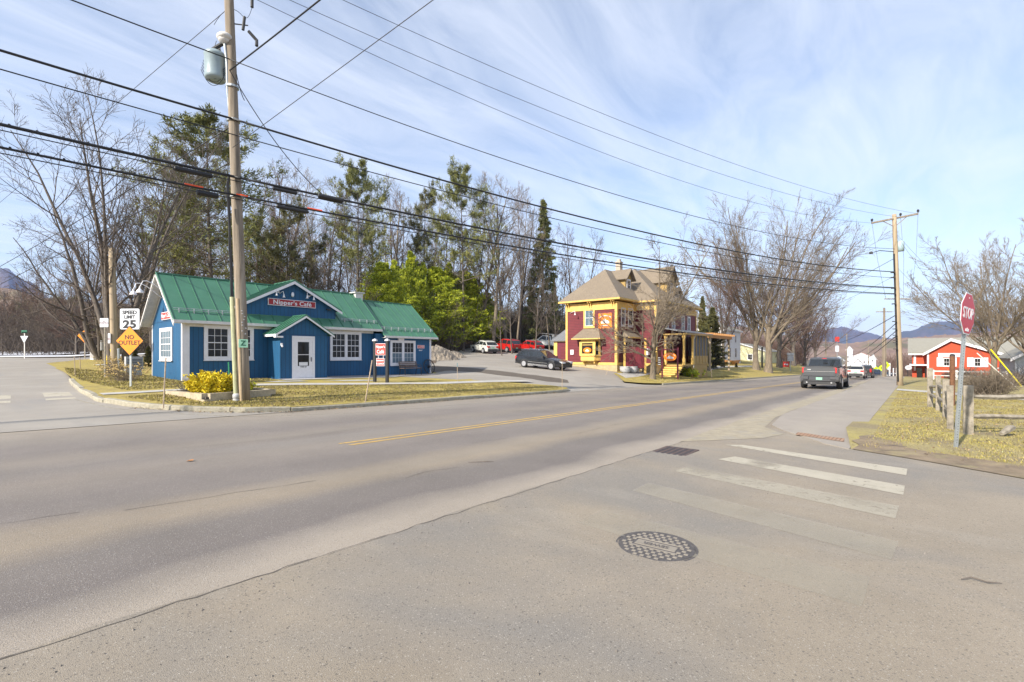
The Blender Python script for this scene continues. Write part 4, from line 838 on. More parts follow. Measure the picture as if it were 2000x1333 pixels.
wh = house('white_house', 'white two-storey house with a grey double door and hipped front, beyond the timber pergola', 'house', 92, 104, 26.5, 36, 0, 6.4, 8.6, 'white', 'greyroof', [('w',34,3.9,1,1.6),('w',31,3.9,1,1.6),('w',34,.8,1,1.7),('w',30.5,.8,1,1.7),('s',96,.9,1.2,2),('s',100,3.8,1,1.6),('s',100,.9,1.2,2)])
house('cream_house', 'low cream house half hidden behind the roadside maple trunks', 'house', 128, 142, 27, 38, -1, 2.6, 4.4, mat('cream_paint', (.62,.60,.38), .6), 'greyroof', [('w',35,.2,1.2,1.5),('w',31,.2,1.2,1.5),('s',132,.2,1.2,1.5)])
# red building on the right
S = 90; b0 = (S, -6, -1.6)
rb = thing('red_shop', 'orange-red clapboard shop with white shutters and grey shingle roof on the right of the road', 'shop', b0)
m_rc = lined(mat('orange_red_clapboard', (.44,.055,.012), .65, var=.12), 2, .2, .03, .75)
m = MB(); wr, wl, wp = -11.2, -1.75, -4.25
m.add([(S,wl,-2.5),(S,wr,-2.5),(S,wr,1.0),(S,wp,3.55),(S,wl,1.9),(S+14,wl,-2.5),(S+14,wr,-2.5),(S+14,wr,1.0),(S+14,wp,3.55),(S+14,wl,1.9)], [[0,4,3,2,1],[5,6,7,8,9],[0,5,9,4],[1,2,7,6]]); m.box(S+2.2,wl,-2.5,S+12.8,wl+1.6,1.75); m.box(S+2.2,wr,-2.5,S+12.8,-23.6,1.75); lw('wall', m, m_rc, rb, b0)
m = MB(); m.box(S+6.5,-14.6,3.2,S+7.6,-15.8,5.6); lw('chimney', m, 'brick', rb, b0)
m = MB(); m.slab([(S-.4,wr-.6,.75),(S-.4,wp,3.8),(S+14,wp,3.8),(S+14,wr-.6,.75)][::-1], .12); m.slab([(S-.4,wp,3.8),(S-.4,wl+.45,1.72),(S+14,wl+.45,1.72),(S+14,wp,3.8)][::-1], .12)
m.slab([(S+1.6,.35,1.72),(S+1.6,-24,1.72),(S+7.5,-24,4.0),(S+7.5,.35,4.0)][::-1], .1); m.slab([(S+13.4,-24,1.72),(S+13.4,.35,1.72),(S+7.5,.35,4.0),(S+7.5,-24,4.0)][::-1], .1); lw('roof', m, 'greyroof', rb, b0)
m = MB(); m.slab([(S-.42,wr-.6,.74),(S-.42,wp,3.79),(S-.42,wp,3.42),(S-.42,wr-.6,.42)], .06); m.slab([(S-.42,wl+.45,1.71),(S-.42,wp,3.79),(S-.42,wp,3.42),(S-.42,wl+.45,1.38)], .06); m.box(S+1.6,wl+1.98,1.5,S+11,wl+2.04,1.72); m.box(S+1.58,wl-.3,1.5,S+1.64,wl+2.0,1.7)
m.box(S-.05,wl-.02,-2,S-.005,wl-.22,1.75); m.box(S+2.14,wl+1.18,-.8,S+2.19,wl+1.42,1.5); m.box(S+.4,wl,-.05,S+10,wl+1.9,.14); m.box(S-.05,-8.6,-.2,S-.005,-8.7,1.3); m.box(S-.05,-11,-.3,S-.005,-8.7,-.2); lw('trim_board', m, 'white', rb, b0)
for w_ in (-2.9, -6.0):
    m = MB(); M = Matrix.Translation((S-.01,w_,-.1)) @ WEST; fr = window(M @ T(.55,0,0), .75, 1.2, rb, b0, 'white', .08, 'white', 2, 2)
    m = MB(); m.M = M; m.box(-.1,-.06,-.02,.53,-.01,1.25); m.box(1.32,-.06,-.02,1.95,-.01,1.25); lw('shutter', m, 'white', fr, b0)
m = MB(); m.box(S-.08,-2.95,1.22,S-.02,-5.6,1.75); sgn = lw('sign_board', m, 'white', rb, b0); m = MB(); m.box(S-.09,-4.3,1.4,S-.081,-4.55,1.62); lw('sign_mark', m, 'dark', sgn, b0)
m = MB()
for w_ in (wl+1.1, wl+.2): m.box(S+1.0,w_,-1.9,S+1.1,w_-.6,-.35)
lw('display_window', m, 'glass', rb, b0)
house('grey_cottage', 'pale grey shingled cottage with a columned porch behind the right-hand maple', 'cottage', 74, 86, -17, -8.6, -1.4, 1.4, 4.2, mat('pale_grey_siding', (.34,.36,.40), .7), 'greyroof', [('w',-12.4,.9,.8,1.1),('w',-10,-.6,1,1.3)])
# town far down the road
def atD(px, y, D):
    q = pt(px, y, D); return q
for k, (px, y0, y1, wpx, D, wm_, rm_, lab) in enumerate([(1686,714,694,46,260,'white','brick','long white hotel with a brown roof down in the town'),(1676,728,706,20,210,'white','greyroof','white gabled house in front of the brown-roofed hotel'),(1660,712,680,14,300,'white','greyroof','tall white town building beside the red water sign'),(1706,712,696,12,235,'white','greyroof','small pale house at the right end of the hotel'),(1640,722,700,22,250,'plasticgrey','greyroof','grey town house with a dark gable above the pickup'),(1690,730,716,30,190,'white','greyroof','low white shop front behind the queue of cars')]):
    a = pt(px-wpx/2, y0, D); b = pt(px+wpx/2, y0, D); top = pt(px, y1, D)[2]; w = abs(b[1]-a[1])+.1
    yy0, yy1 = min(a[1], b[1]), max(a[1], b[1])
    wd = wpx/935*D
    house('town_house', lab, 'house', a[0]-0, a[0]+wd*.8, a[1]-wd*.7, a[1]+.0, a[2], top-.8, top+1.2, wm_, rm_, [('w', a[1]-wd*.1-i*1.9, a[2]+z, 1, 1.3) for i in range(max(1,int(wd*.7/2))) for z in (1.2, 4) if a[2]+z+1.5 < top-.8], trim='white')
# ---------------------------------------------------------------- trees
def nrm(v): return v/np.maximum(np.linalg.norm(v, axis=-1, keepdims=True), 1e-9)
def tubes(mb, P, r, n=4, mi=0):
    """many tubes at once: P (B,k,3), r (B,k)"""
    B, k, _ = P.shape
    if B == 0: return
    d = np.empty_like(P); d[:,1:-1] = P[:,2:]-P[:,:-2]; d[:,0] = P[:,1]-P[:,0]; d[:,-1] = P[:,-1]-P[:,-2]; d = nrm(d)
    ref = np.where(np.abs(nrm(P[:,-1]-P[:,0])[:,None,2:3]) > .8, np.array([1.,0,0]), np.array([0,0,1.]))
    u = nrm(np.cross(d, np.broadcast_to(ref, d.shape))); v = np.cross(d, u)
    a = 2*np.pi*np.arange(n)/n
    V = P[:,:,None,:]+(u[:,:,None,:]*np.cos(a)[None,None,:,None]+v[:,:,None,:]*np.sin(a)[None,None,:,None])*r[:,:,None,None]
    V = V.reshape(-1, 3)
    i = np.arange(k-1)[:,None]*n; j = np.arange(n)[None,:]; f = np.stack([i+j, i+(j+1)%n, i+n+(j+1)%n, i+n+j], -1).reshape(-1, 4)
    F = (np.arange(B)[:,None,None]*k*n+f[None]).reshape(-1, 4)
    mb.addnp(V, F, mi)
def curve(rg, start, d, length, k, wander, trop):
    B = len(start); P = np.empty((B,k,3)); P[:,0] = start; d = d.copy(); st = (length/(k-1))[:,None]
    for i in range(1, k):
        d = nrm(d+rg.normal(0, wander, (B,3))+np.array([0,0,trop])); P[:,i] = P[:,i-1]+d*st
    return P
def children(rg, P, r, n, t0, ang, ratio, k, wander, trop, rr=.6, lenfn=None, t1=.98, minr=.006, plen=None, flat=0):
    B, K, _ = P.shape; idx = np.repeat(np.arange(B), n); t = t0+(t1-t0)*((np.tile(np.arange(n), B)+rg.random(B*n))/n)
    f = t*(K-1); i = np.minimum(f.astype(int), K-2); fr = (f-i)[:,None]
    pos = P[idx,i]*(1-fr)+P[idx,i+1]*fr; d = nrm(P[idx,i+1]-P[idx,i]); rad = r[idx,i]*(1-fr[:,0])+r[idx,i+1]*fr[:,0]
    q = nrm(np.cross(d, rg.normal(0,1,d.shape)))
    if flat: q[:,2] *= (1-flat); q = nrm(q)
    a = np.radians(ang[0]+(ang[1]-ang[0])*rg.random(len(t)))[:,None]
    nd = nrm(d*np.cos(a)+q*np.sin(a))
    L0 = np.linalg.norm(np.diff(P, axis=1), axis=-1).sum(1)[idx] if plen is None else plen
    ln = L0*ratio*(.65+.6*rg.random(len(t)))*(lenfn(t) if lenfn else (1.15-.65*t))
    C_ = curve(rg, pos, nd, ln, k, wander, trop)
    r0 = np.minimum(np.maximum(rad*rr, minr), rad*.95+.001)
    rc = r0[:,None]*(1-.72*np.linspace(0,1,k))[None]; rc = np.maximum(rc, minr*.7)
    return C_, rc
def bare(name, seed, H, style='forest', bark='bark', twig='twig', minr=.011, dens=1.0):
    rg = np.random.default_rng(seed); tk = MB(); cr = MB(); cr.smooth = tk.smooth = True
    up = np.array([[0,0,1.]])
    if style == 'forest':
        P = curve(rg, np.zeros((1,3)), nrm(up+rg.normal(0,.04,(1,3))), np.array([H*.95]), 12, .035, .03); r = np.array([H*.0095*(1-.85*np.linspace(0,1,12)**1.1)])
        a, ra = children(rg, P, r, int(22*dens), .24, (28,62), .30, 7, .10, .10, .45, minr=minr*1.5)
        b, rb = children(rg, a, ra, 8, .2, (25,55), .42, 5, .12, .08, .6, minr=minr*1.1)
        c, rc = children(rg, b, rb, 6, .15, (25,55), .5, 4, .14, .06, .65, minr=minr)
    elif style == 'maple':
        P = curve(rg, np.zeros((1,3)), nrm(up+rg.normal(0,.05,(1,3))), np.array([H*.30]), 6, .05, .03); r = np.array([H*.019*(1-.30*np.linspace(0,1,6)**.6)]); r[0,0] *= 1.35
        l0, r0 = children(rg, P, r, 10, .45, (10,55), 2.3, 9, .06, .055, .46, lenfn=lambda t: 1.0+0*t, t1=1.0, minr=minr*2)
        tubes(tk, l0, r0, 6)
        a, ra = children(rg, l0, r0, int(11*dens), .12, (22,52), .44, 7, .09, .06, .42, minr=minr*1.4)
        b, rb = children(rg, a, ra, 8, .12, (22,50), .45, 5, .12, .05, .6, minr=minr*1.1)
        c, rc = children(rg, b, rb, 6, .1, (25,50), .55, 4, .13, .04, .65, minr=minr)
    elif style == 'multi':          # several stems from the base, leaning outwards
        n = 6; az = np.linspace(0, 2*np.pi, n, endpoint=False)+rg.random(n)*.6; tl = .08+.24*rg.random(n)
        d = nrm(np.stack([np.cos(az)*tl, np.sin(az)*tl, np.ones(n)], 1)); P = curve(rg, np.stack([np.cos(az)*.35, np.sin(az)*.35, np.zeros(n)-.1], 1), d, H*(.8+.25*rg.random(n)), 12, .045, .012); r = (H*.0100*(.7+.5*rg.random(n)))[:,None]*(1-.88*np.linspace(0,1,12))[None]
        a, ra = children(rg, P, r, int(15*dens), .22, (22,50), .36, 7, .08, .06, .5, minr=minr*1.4)
        b, rb = children(rg, a, ra, 8, .15, (22,50), .45, 5, .11, .05, .6, minr=minr*1.1)
        c, rc = children(rg, b, rb, 6, .12, (22,50), .55, 4, .13, .04, .65, minr=minr)
    elif style == 'lean':
        d = nrm(np.array([[-.15,.30,.7],[-.10,.55,.75],[-.25,.1,.95]])); P = curve(rg, np.zeros((3,3)), d, np.array([H*1.1,H,H*.9]), 12, .10, .02); r = (np.array([H*.02,H*.014,H*.016]))[:,None]*(1-.85*np.linspace(0,1,12))[None]
        a, ra = children(rg, P, r, 9, .15, (30,70), .45, 7, .16, .04, .5, minr=minr*1.4)
        b, rb = children(rg, a, ra, 7, .12, (25,60), .45, 5, .16, .03, .6, minr=minr*1.1)
        c, rc = children(rg, b, rb, 6, .1, (25,60), .55, 4, .16, .03, .65, minr=minr)
    else:                            # bushy small ornamental
        P = curve(rg, np.zeros((1,3)), up, np.array([H*.32]), 6, .03, .02); r = np.array([H*.021*(1-.2*np.linspace(0,1,6))]); r[0,0] *= 1.25
        l0, r0 = children(rg, P, r, 12, .45, (22,75), 2.0, 8, .10, .07, .45, lenfn=lambda t: 1+0*t, t1=1.0, minr=minr*2)
        tubes(tk, l0, r0, 6)
        a, ra = children(rg, l0, r0, 10, .15, (30,60), .42, 6, .12, .05, .5, minr=minr*1.4)
        b, rb = children(rg, a, ra, 7, .15, (25,60), .5, 5, .14, .04, .6, minr=minr*1.1)
        c, rc = children(rg, b, rb, 4, .1, (25,55), .5, 4, .14, .02, .65, minr=minr)
    tubes(tk, P, r, 9 if style != 'forest' else 7); tubes(cr, a, ra, 4); tubes(cr, b, rb, 3); tubes(cr, c, rc, 3)
    o = thing(name, 'x', 'tree'); tk.build('trunk', X[bark], o); cr.build('crown', X[twig], o); return o
def tufts(mb, rg, pos, d, per, l, w, spread=.9, droop=0, mi=0):
    """needle or leaf blades around twig points"""
    B = len(pos); p = np.repeat(pos, per, 0); dd = np.repeat(d, per, 0)
    dr = nrm(dd+rg.normal(0, spread, p.shape)+np.array([0,0,-droop])); s = nrm(np.cross(dr, rg.normal(0,1,p.shape)))
    ll = l*(.6+.8*rg.random((len(p),1))); p = p+rg.normal(0, l*.35, p.shape); ww = w*(.6+.8*rg.random((len(p),1)))
    a = p-s*ww*.5; b = p+s*ww*.5; c = p+dr*ll+s*ww*.28; e = p+dr*ll-s*ww*.28
    V = np.stack([a,b,c,e], 1).reshape(-1,3); F = np.arange(len(p)*4).reshape(-1,4)
    mb.addnp(V, F, rg.integers(0, 2, len(p)) if mi is None else mi)
def conifer(name, seed, H, style='pine', bark='bark', leaf='needle', dens=1.0):
    rg = np.random.default_rng(seed); tk = MB(); cr = MB(); tk.smooth = True
    P = curve(rg, np.zeros((1,3)), np.array([[0,0,1.]]), np.array([H]), 14, .012, .03); r = np.array([H*.0115*(1-.93*np.linspace(0,1,14))])
    tubes(tk, P, r, 8)
    if style == 'pine':
        a, ra = children(rg, P, r, int(80*dens), .36, (60,98), .25, 7, .08, .05, .33, lenfn=lambda t: np.clip(1.25-1.1*(t-.25), .15, 1.1)*(.55+.75*np.random.default_rng(seed+1).random(len(t))), minr=.02)
        b, rb = children(rg, a, ra, 9, .30, (30,65), .34, 4, .08, .05, .5, minr=.012, flat=.75)
        tubes(cr, a, ra, 4); tubes(cr, b, rb, 3)
        tp = b[:,1:].reshape(-1,3); td = np.repeat(nrm(b[:,-1]-b[:,0]), 3, 0); tufts(tk2 := MB(), rg, tp, td, 8, .34, .06, .8, -.2)
        e = a[:,-2:].reshape(-1,3); tufts(tk2, rg, e, np.repeat(nrm(a[:,-1]-a[:,-2]),2,0), 16, .34, .075, .8, -.25)
    elif style == 'spruce':
        a, ra = children(rg, P, r, int(150*dens), .10, (75,108), .135, 6, .05, .03, .3, lenfn=lambda t: np.clip(1.35*(1.02-t), .04, 1.2), minr=.016)
        b, rb = children(rg, a, ra, 6, .2, (35,65), .38, 3, .08, -.08, .5, minr=.010, flat=.5)
        tubes(cr, a, ra, 3); tubes(cr, b, rb, 3); tk2 = MB()
        tp = b.reshape(-1,3); tufts(tk2, rg, tp, np.repeat(nrm(b[:,-1]-b[:,0]),3,0), 8, .26, .08, .7, .35)
        ap = a[:,1:].reshape(-1,3); tufts(tk2, rg, ap, np.repeat(nrm(a[:,-1]-a[:,0]),5,0), 8, .26, .08, .7, .35)
    else:                            # hemlock / arborvitae heap with feathery sprays
        a, ra = children(rg, P, r, int(250*dens), .02, (40,78) if style == 'hemlock' else (48,88), .42 if style == 'hemlock' else .16, 8, .07, .03, .25, lenfn=lambda t: np.clip(1.15*(1.0-t)**.8, .06, 1.1), minr=.012)
        a[:,:,2] = np.maximum(a[:,:,2], .15)
        b, rb = children(rg, a, ra, 13, .25, (30,60), .20, 4, .07, -.06, .45, minr=.006, flat=.55)
        tubes(cr, a, ra, 3); tk2 = MB()
        tp = b.reshape(-1,3); tufts(tk2, rg, tp, np.repeat(nrm(b[:,-1]-b[:,0]),4,0), 8, .13, .034, .5, .12, mi=None)
    o = thing(name, 'x', 'tree'); tk.build('trunk', X[bark], o); c = cr.build('branches', X[bark], o)
    tk2.build('foliage', [X[leaf], X[leaf]] if style in ('pine','spruce') else [X['hemlock'], X['hemlockd']] if style == 'hemlock' else [X['needle2'], X['needle2']], o); return o
used = {}
def place(proto, px, D, label, group=None, sc=1, rz=0, name=None, z=None, sxy=None, cat='tree', dz=0):
    q = pt(px, 693, D); o = proto if proto.name not in used else copy_tree(proto); used[proto.name] = 1
    zz = (L(q[0], q[1]) if q[1] > 14 else hright(q[0], q[1])) if z is None else z
    if 1 <= q[1] <= 14: zz = plane(q[0])
    o.location = (q[0], q[1], zz-.05+dz); o.rotation_euler = (0, 0, rz); o.scale = (sxy or sc, sxy or sc, sc); o['label'] = label; o['category'] = cat
    if group: o['group'] = group
    elif 'group' in o: del o['group']
    return o
def zt(px, y, D):   # height needed for the top to reach image row y
    q = pt(px, y, D); g = L(q[0], q[1]) if q[1] > 14 else hright(q[0], q[1]); return q[2]-g
fb = [bare('bare_tree', 11, 20, 'forest', 'bark', 'twig', .013), bare('bare_tree', 12, 20, 'forest', 'bark', 'twigred', .013), bare('bare_tree', 13, 20, 'forest', 'barklight', 'twiglight', .013, 1.2)]
GW = 'bare trees in the wood behind the cafe'
# (px, top y, depth, prototype, label)
wood = [(296,330,58,0,'slim bare tree left of the tall pine, its trunk rising over the cafe gable'),(350,372,52,2,'pale slender bare tree just right of the cafe gable peak'),(500,340,66,0,'bare tree immediately right of the big utility pole'),(528,330,60,1,'reddish bare tree above the left slope of the false front'),(552,342,70,2,'pale bare tree above the peak of the cafe sign gable'),(582,328,64,0,'straight bare tree over the white sign lamps'),(612,338,72,2,'pale-barked bare tree over the right rake of the cafe gable'),(636,352,60,0,'bare tree over the middle of the cafe roof'),(655,372,74,1,'thin reddish bare tree left of the spiky-topped pine'),(728,362,72,0,'bare tree right beside the spiky-topped pine'),(752,338,66,2,'tall pale bare tree with a rounded crown above the hedge'),(775,372,76,1,'reddish bare tree above the hedge'),(797,392,80,0,'thin bare tree left of the small pointed pine'),(860,402,78,1,'reddish bare tree right of the small pointed pine'),(935,346,70,2,'pale bushy bare tree overlapping the leaning pine'),(962,336,66,2,'big rounded beige bare tree right of the leaning pine'),(988,352,72,2,'beige bare tree at the right side of the rounded crown'),(1015,384,76,0,'bare tree left of the dark spruce'),(1036,420,84,1,'low bare tree behind the dark spruce'),(1092,446,86,0,'bare tree right of the dark spruce'),(1122,442,82,1,'spreading reddish bare tree left of the burgundy house roof'),(1150,452,88,0,'bare tree right behind the burgundy house hip roof'),(690,420,84,0,'bare tree with its trunk just behind the spiky-topped pine'),(565,400,80,1,'low reddish bare tree in the second row above the sign gable'),(475,420,78,1,'bare tree mostly hidden by the big utility pole'),(440,400,82,2,'pale bare tree seen through the tall pine'),(600,415,86,0,'distant bare tree in the gap over the cafe sign'),(715,430,90,2,'distant pale bare tree over the cafe wing'),(820,440,90,0,'distant bare tree above the middle of the hedge'),(905,420,88,1,'distant bare tree behind the leaning pine')]
rw = random.Random(77)
for i in range(26): px = -30+i*14+rw.uniform(-6,6); D = rw.uniform(84,118); y = (585 if px < 70 else 520 if px < 150 else 455)+rw.uniform(-25,30); place(fb[(0,1,1,2)[rw.randrange(4)]], px, D, 'slender bare tree in the far wood left of the cafe', 'far trees left of the cafe', zt(px,y,D)/20, i*1.1, sxy=zt(px,y,D)/20*.95)
for i in range(34): px = 330+i*24+rw.uniform(-9,9); px = px if px < 1160 else 1160; D = rw.uniform(66,100); y = 380+rw.uniform(-25,60)+(60 if px > 1040 else 0); place(fb[rw.randrange(3)], px, D, 'slender bare tree among many in the wood behind the cafe and car park', 'slender background trees of the wood', zt(px,y,D)/20, i*.9, sxy=zt(px,y,D)/20*.7)
for i, (px, y, D, k, lab) in enumerate(wood): place(fb[k], px, D, lab, GW, zt(px, y, D)/20, i*1.3, sxy=zt(px,y,D)/20*(1.15 if k==2 else .95))
# extra bare saplings, thin, for the depth of the wood
sp = bare('sapling', 21, 10, 'forest', 'bark', 'twig', .010)
for i, (px, D) in enumerate([(372,47),(425,55),(512,50),(541,56),(573,49),(596,58),(624,52),(668,56),(705,50),(740,60),(1000,62),(1045,60),(1085,66),(980,58),(330,50),(395,60)]):
    place(sp, px, D, ['thin bare sapling standing in the brush behind the cafe'][0], 'thin saplings in the brush', .8+.05*(i*7%9), i*2.1, cat='sapling')
    sp_last = 1
# pines
pp = [conifer('pine_tree', 31, 22, 'pine'), conifer('pine_tree', 32, 22, 'pine', leaf='needle2', dens=.75)]
for px, y, D, k, lab, sx in [(415,236,44,0,'tall dense pine rising directly behind the big utility pole',1.05),(380,330,50,1,'sparse pine just left of the tall dense pine',.85),(556,398,58,1,'low dark-tufted pine above the false front peak',.9),(488,430,60,0,'pine peeking out right of the utility pole',.8),(698,312,60,0,'pine with a ragged spiky top above the cafe wing roof',.72),(825,368,68,1,'small pointed pine above the middle of the hedge',.6),(905,322,64,0,'tall leaning pine with a dense dark top left of the beige trees',.72),(345,440,47,1,'short pine above the cafe gable roof',.8),(610,470,62,1,'small pine in the brush over the cafe sign gable',.8),(530,440,66,1,'dark pine left of the false front peak',.8)]:
    h = zt(px, y, D); place(pp[k], px, D, lab, 'pines behind the cafe', h/22, px*.7, sxy=h/22*sx)
spr = conifer('spruce_tree', 41, 22, 'spruce', leaf='needle'); place(spr, 1058, 76, 'dark narrow spruce standing alone left of the burgundy house', None, zt(1058,386,76)/22, 0, sxy=zt(1058,386,76)/22*.92)
s2_ = place(spr, 1082, 90, 'short dark spruce below the tall narrow spruce', None, zt(1082,545,90)/22, 2, sxy=.55); s2_ = place(spr, 1040, 92, 'half-hidden dark spruce at the foot of the tall spruce', None, zt(1040,560,92)/22, 4, sxy=.6)
# hemlock hedge
hm = [conifer('hemlock_tree', 51, 9, 'hemlock', leaf='hemlock'), conifer('hemlock_tree', 52, 9, 'hemlock', leaf='hemlock')]
for i, (px, y, D, sx, lab) in enumerate([(752,512,55,.95,'leftmost bright yellow-green hemlock behind the cafe wing roof'),(800,490,62,.62,'pointed darker hemlock rising between the two bright ones'),(850,520,64,1.15,'broadest bright yellow-green hemlock behind the cafe right end'),(905,528,70,1.05,'rounded hemlock right of the broadest one'),(950,572,76,.95,'low dark green hemlock at the right end of the hedge above the white crossover'),(735,548,54,.5,'slim low hemlock at the left end of the hedge'),(772,508,58,.5,'slim bright spire between the leftmost and pointed hemlocks'),(826,512,63,.45,'slim spire just right of the pointed darker hemlock'),(878,512,67,.5,'slim spire above the broadest hemlock right side'),(925,545,74,.55,'slim dark hemlock right of the rounded one')]):
    h = zt(px, y, D); place(hm[i%2], px, D, lab, 'hemlocks of the hedge beside the car park', h/9, i*2.2, sxy=h/9*sx*(1.25 if sx > .7 else 1.0))
# left side
lt = bare('maple_tree', 61, 20, 'multi', 'bark', 'twig', .012); q = place(lt, 232, 31, 'huge many-stemmed bare maple towering behind the short tan pole', None, zt(232,118,31)/20*.90, .6)
ln = bare('leaning_tree', 62, 13, 'lean', 'bark', 'twig', .012); place(ln, 196, 46, 'dark leaning bare tree with crooked stems by the yellow warning sign', None, 1.0, .9)
ob = [bare('old_apple_tree', 63, 8, 'bush', 'bark', 'twigred', .014), bare('old_apple_tree', 64, 8, 'bush', 'bark', 'twiglight', .014)]
for i,(px,D,s_,lab) in enumerate([(88,74,1.2,'tangled bare tree right of the give-way sign'),(120,70,.95,'round brushy bare tree between the give-way sign and yellow warning sign'),(12,72,1.4,'bare tree with drooping dark limbs at the left edge of the picture'),(62,84,1.5,'bare tree behind the give-way sign'),(150,60,1.0,'brushy bare tree left of the crooked leaning tree'),(262,44,.7,'small bare tree behind the speed limit sign'),(1020,84,1.2,'brushy bare tree behind the red estate cars'),(1045,86,1.3,'beige brushy bare tree above the white utility truck')]):
    place(ob[i%2], px, D, lab, 'brushy trees at the edges', s_, i*1.7)
for i,(px,y,D,lab) in enumerate([(60,565,90,'broad olive-green pine behind the give-way sign'),(130,548,96,'olive pine in the left background above the round brushy tree'),(240,600,60,'dark green pine behind the speed limit sign')]):
    h = zt(px,y,D); place(pp[i%2], px, D, lab, 'olive pines left of the cafe', h/22, i, sxy=h/22*1.5, dz=-h*.25)
ced = conifer('arborvitae', 71, 9, 'cedar')
for i,(px,y,D,sx,lab) in enumerate([(1392,600,66,.95,'dense golden-green arborvitae at the right end of the burgundy house'),(1372,578,62,.5,'taller arborvitae touching the burgundy house roof'),(290,675,34,1.2,'small rounded evergreen shrub left of the blue cafe gable'),(263,680,36,1.3,'low green juniper right of the tan pole'),(1438,708,76,1.4,'clipped green shrub under the pergola')]):
    h = max(.8, zt(px,y,D)); place(ced, px, D, lab, None, h/9, i, sxy=h/9*sx*1.5, cat='evergreen shrub')
# right part
fm = bare('young_tree', 72, 9, 'bush', 'barklight', 'twiglight', .013); place(fm, 1275, 39, 'spreading bare tree on the grass strip before the burgundy house', None, zt(1275,492,39)/9*1.02, .4)
mp_ = [bare('maple_tree', 73, 24, 'maple', 'barklight', 'twiglight', .016), bare('maple_tree', 74, 24, 'maple', 'bark', 'twigred', .016)]
for i,(px,y,D,k,sx,lab) in enumerate([(1477,404,76,0,.95,'left trunk of the great pair of roadside maples'),(1500,414,74,0,1.15,'right trunk of the great pair of roadside maples, limbs reaching over the road'),(1522,500,96,1,1.1,'dark-trunked maple behind the great pair'),(1412,488,72,1,.75,'reddish maple growing beside the timber pergola'),(1550,540,120,1,1.1,'roadside maple behind the white route sign'),(1572,575,128,1,1.15,'reddish maple left of the pickup cab'),(1592,600,150,1,1.3,'farthest reddish maple of the roadside row'),(1440,560,105,1,1.1,'maple behind the white house'),(1536,590,150,0,1.3,'pale tree in the distance behind the red sign')]):
    h = zt(px,y,D); place(mp_[k], px, D, lab, 'roadside maples', h/24, i*1.9, sxy=h/24*sx)
rm = bare('maple_tree', 75, 11, 'maple', 'barklight', 'twiglight', .010, 1.3); place(rm, 1938, 40, 'big bare maple with a forked trunk behind the stop sign', None, zt(1938,458,40)/11, 2.2, sxy=zt(1938,458,40)/11*1.0)
place(rm, 2010, 46, 'second bare maple at the right edge of the picture', None, zt(2010,462,46)/11, .3, sxy=zt(2010,462,46)/11)
# woodland floor brush and far scrub: nobody could count it
def brush(name, seed, n, area, h, m, label, minr=.012, spread=.5):
    rg = np.random.default_rng(seed); mb = MB(); px = area[0]+(area[1]-area[0])*rg.random(n); D = area[2]+(area[3]-area[2])*rg.random(n)
    x = (px-1000)/935; s = (CA+SA*x)*D; w = (SA-CA*x)*D
    z = np.array([(L(a,b) if b > 14 else hright(a,b)) if b > 14 or b < 1 else plane(a) for a,b in zip(s,w)])-.1
    d = nrm(np.stack([rg.normal(0,spread,n), rg.normal(0,spread,n), np.ones(n)], 1)); P = curve(rg, np.stack([s,w,z],1), d, h*(.4+.8*rg.random(n)), 5, .13, .03); r = (minr*1.6*(.6+.7*rg.random(n)))[:,None]*(1-.6*np.linspace(0,1,5))[None]
    tubes(mb, P, r, 3); a, ra = children(rg, P, r, 5, .25, (20,60), .45, 3, .15, .03, .7, minr=minr*.8); tubes(mb, a, ra, 3)
    return mb.build(name, X[m], None, label, 'brush', kind='stuff')
brush('brush', 81, 3800, (300,900,60,98), 7.5, 'twiglight', 'grey-brown brush filling the wood behind the cafe', .016)
brush('brush', 82, 5600, (900,1180,77,104), 6.5, 'twiglight', 'beige brush behind the parked cars', .016)
brush('brush', 86, 1800, (-60,320,66,125), 6.0, 'twiglight', 'pale straw scrub in the left background', .018)
brush('brush', 83, 3600, (-60,320,62,125), 7.0, 'twig', 'grey-brown scrub in the left background', .020)
brush('brush', 84, 2000, (1735,1960,150,290), 7.5, 'twigred', 'reddish scrub beyond the shop and road', .05)
brush('brush', 85, 1500, (1380,1570,125,190), 7, 'twigred', 'scrub behind the roadside houses', .04)
# ---------------------------------------------------------------- poles and wires
def leanpole(name, label, base, top, r0, r1, m, n=14):
    o = thing(name, label, 'utility pole', base); mb = MB(); mb.smooth = True; d = Vector(top)-Vector(base); k = 10
    mb.tube([Vector((0,0,-.3))]+[d*(i/k) for i in range(1, k+1)], [r0*1.06]+[r0+(r1-r0)*i/k for i in range(1, k+1)], n); mb.build('pole', X[m], o); return o
B1 = Vector((6.2,16.14,.05)); T1 = Vector((5.86,16.56,13.9))
def on1(z): return B1+(T1-B1)*((z-B1.z)/(T1.z-B1.z))
up = leanpole('utility_pole', 'big weathered utility pole with transformer and street lamp before the blue cafe', B1, T1, .172, .128, 'wood', 18)
def uw(name, mb, m, par=up, base=B1, label=None): o = lw(name, mb, m, par, base); return tag(o, label)
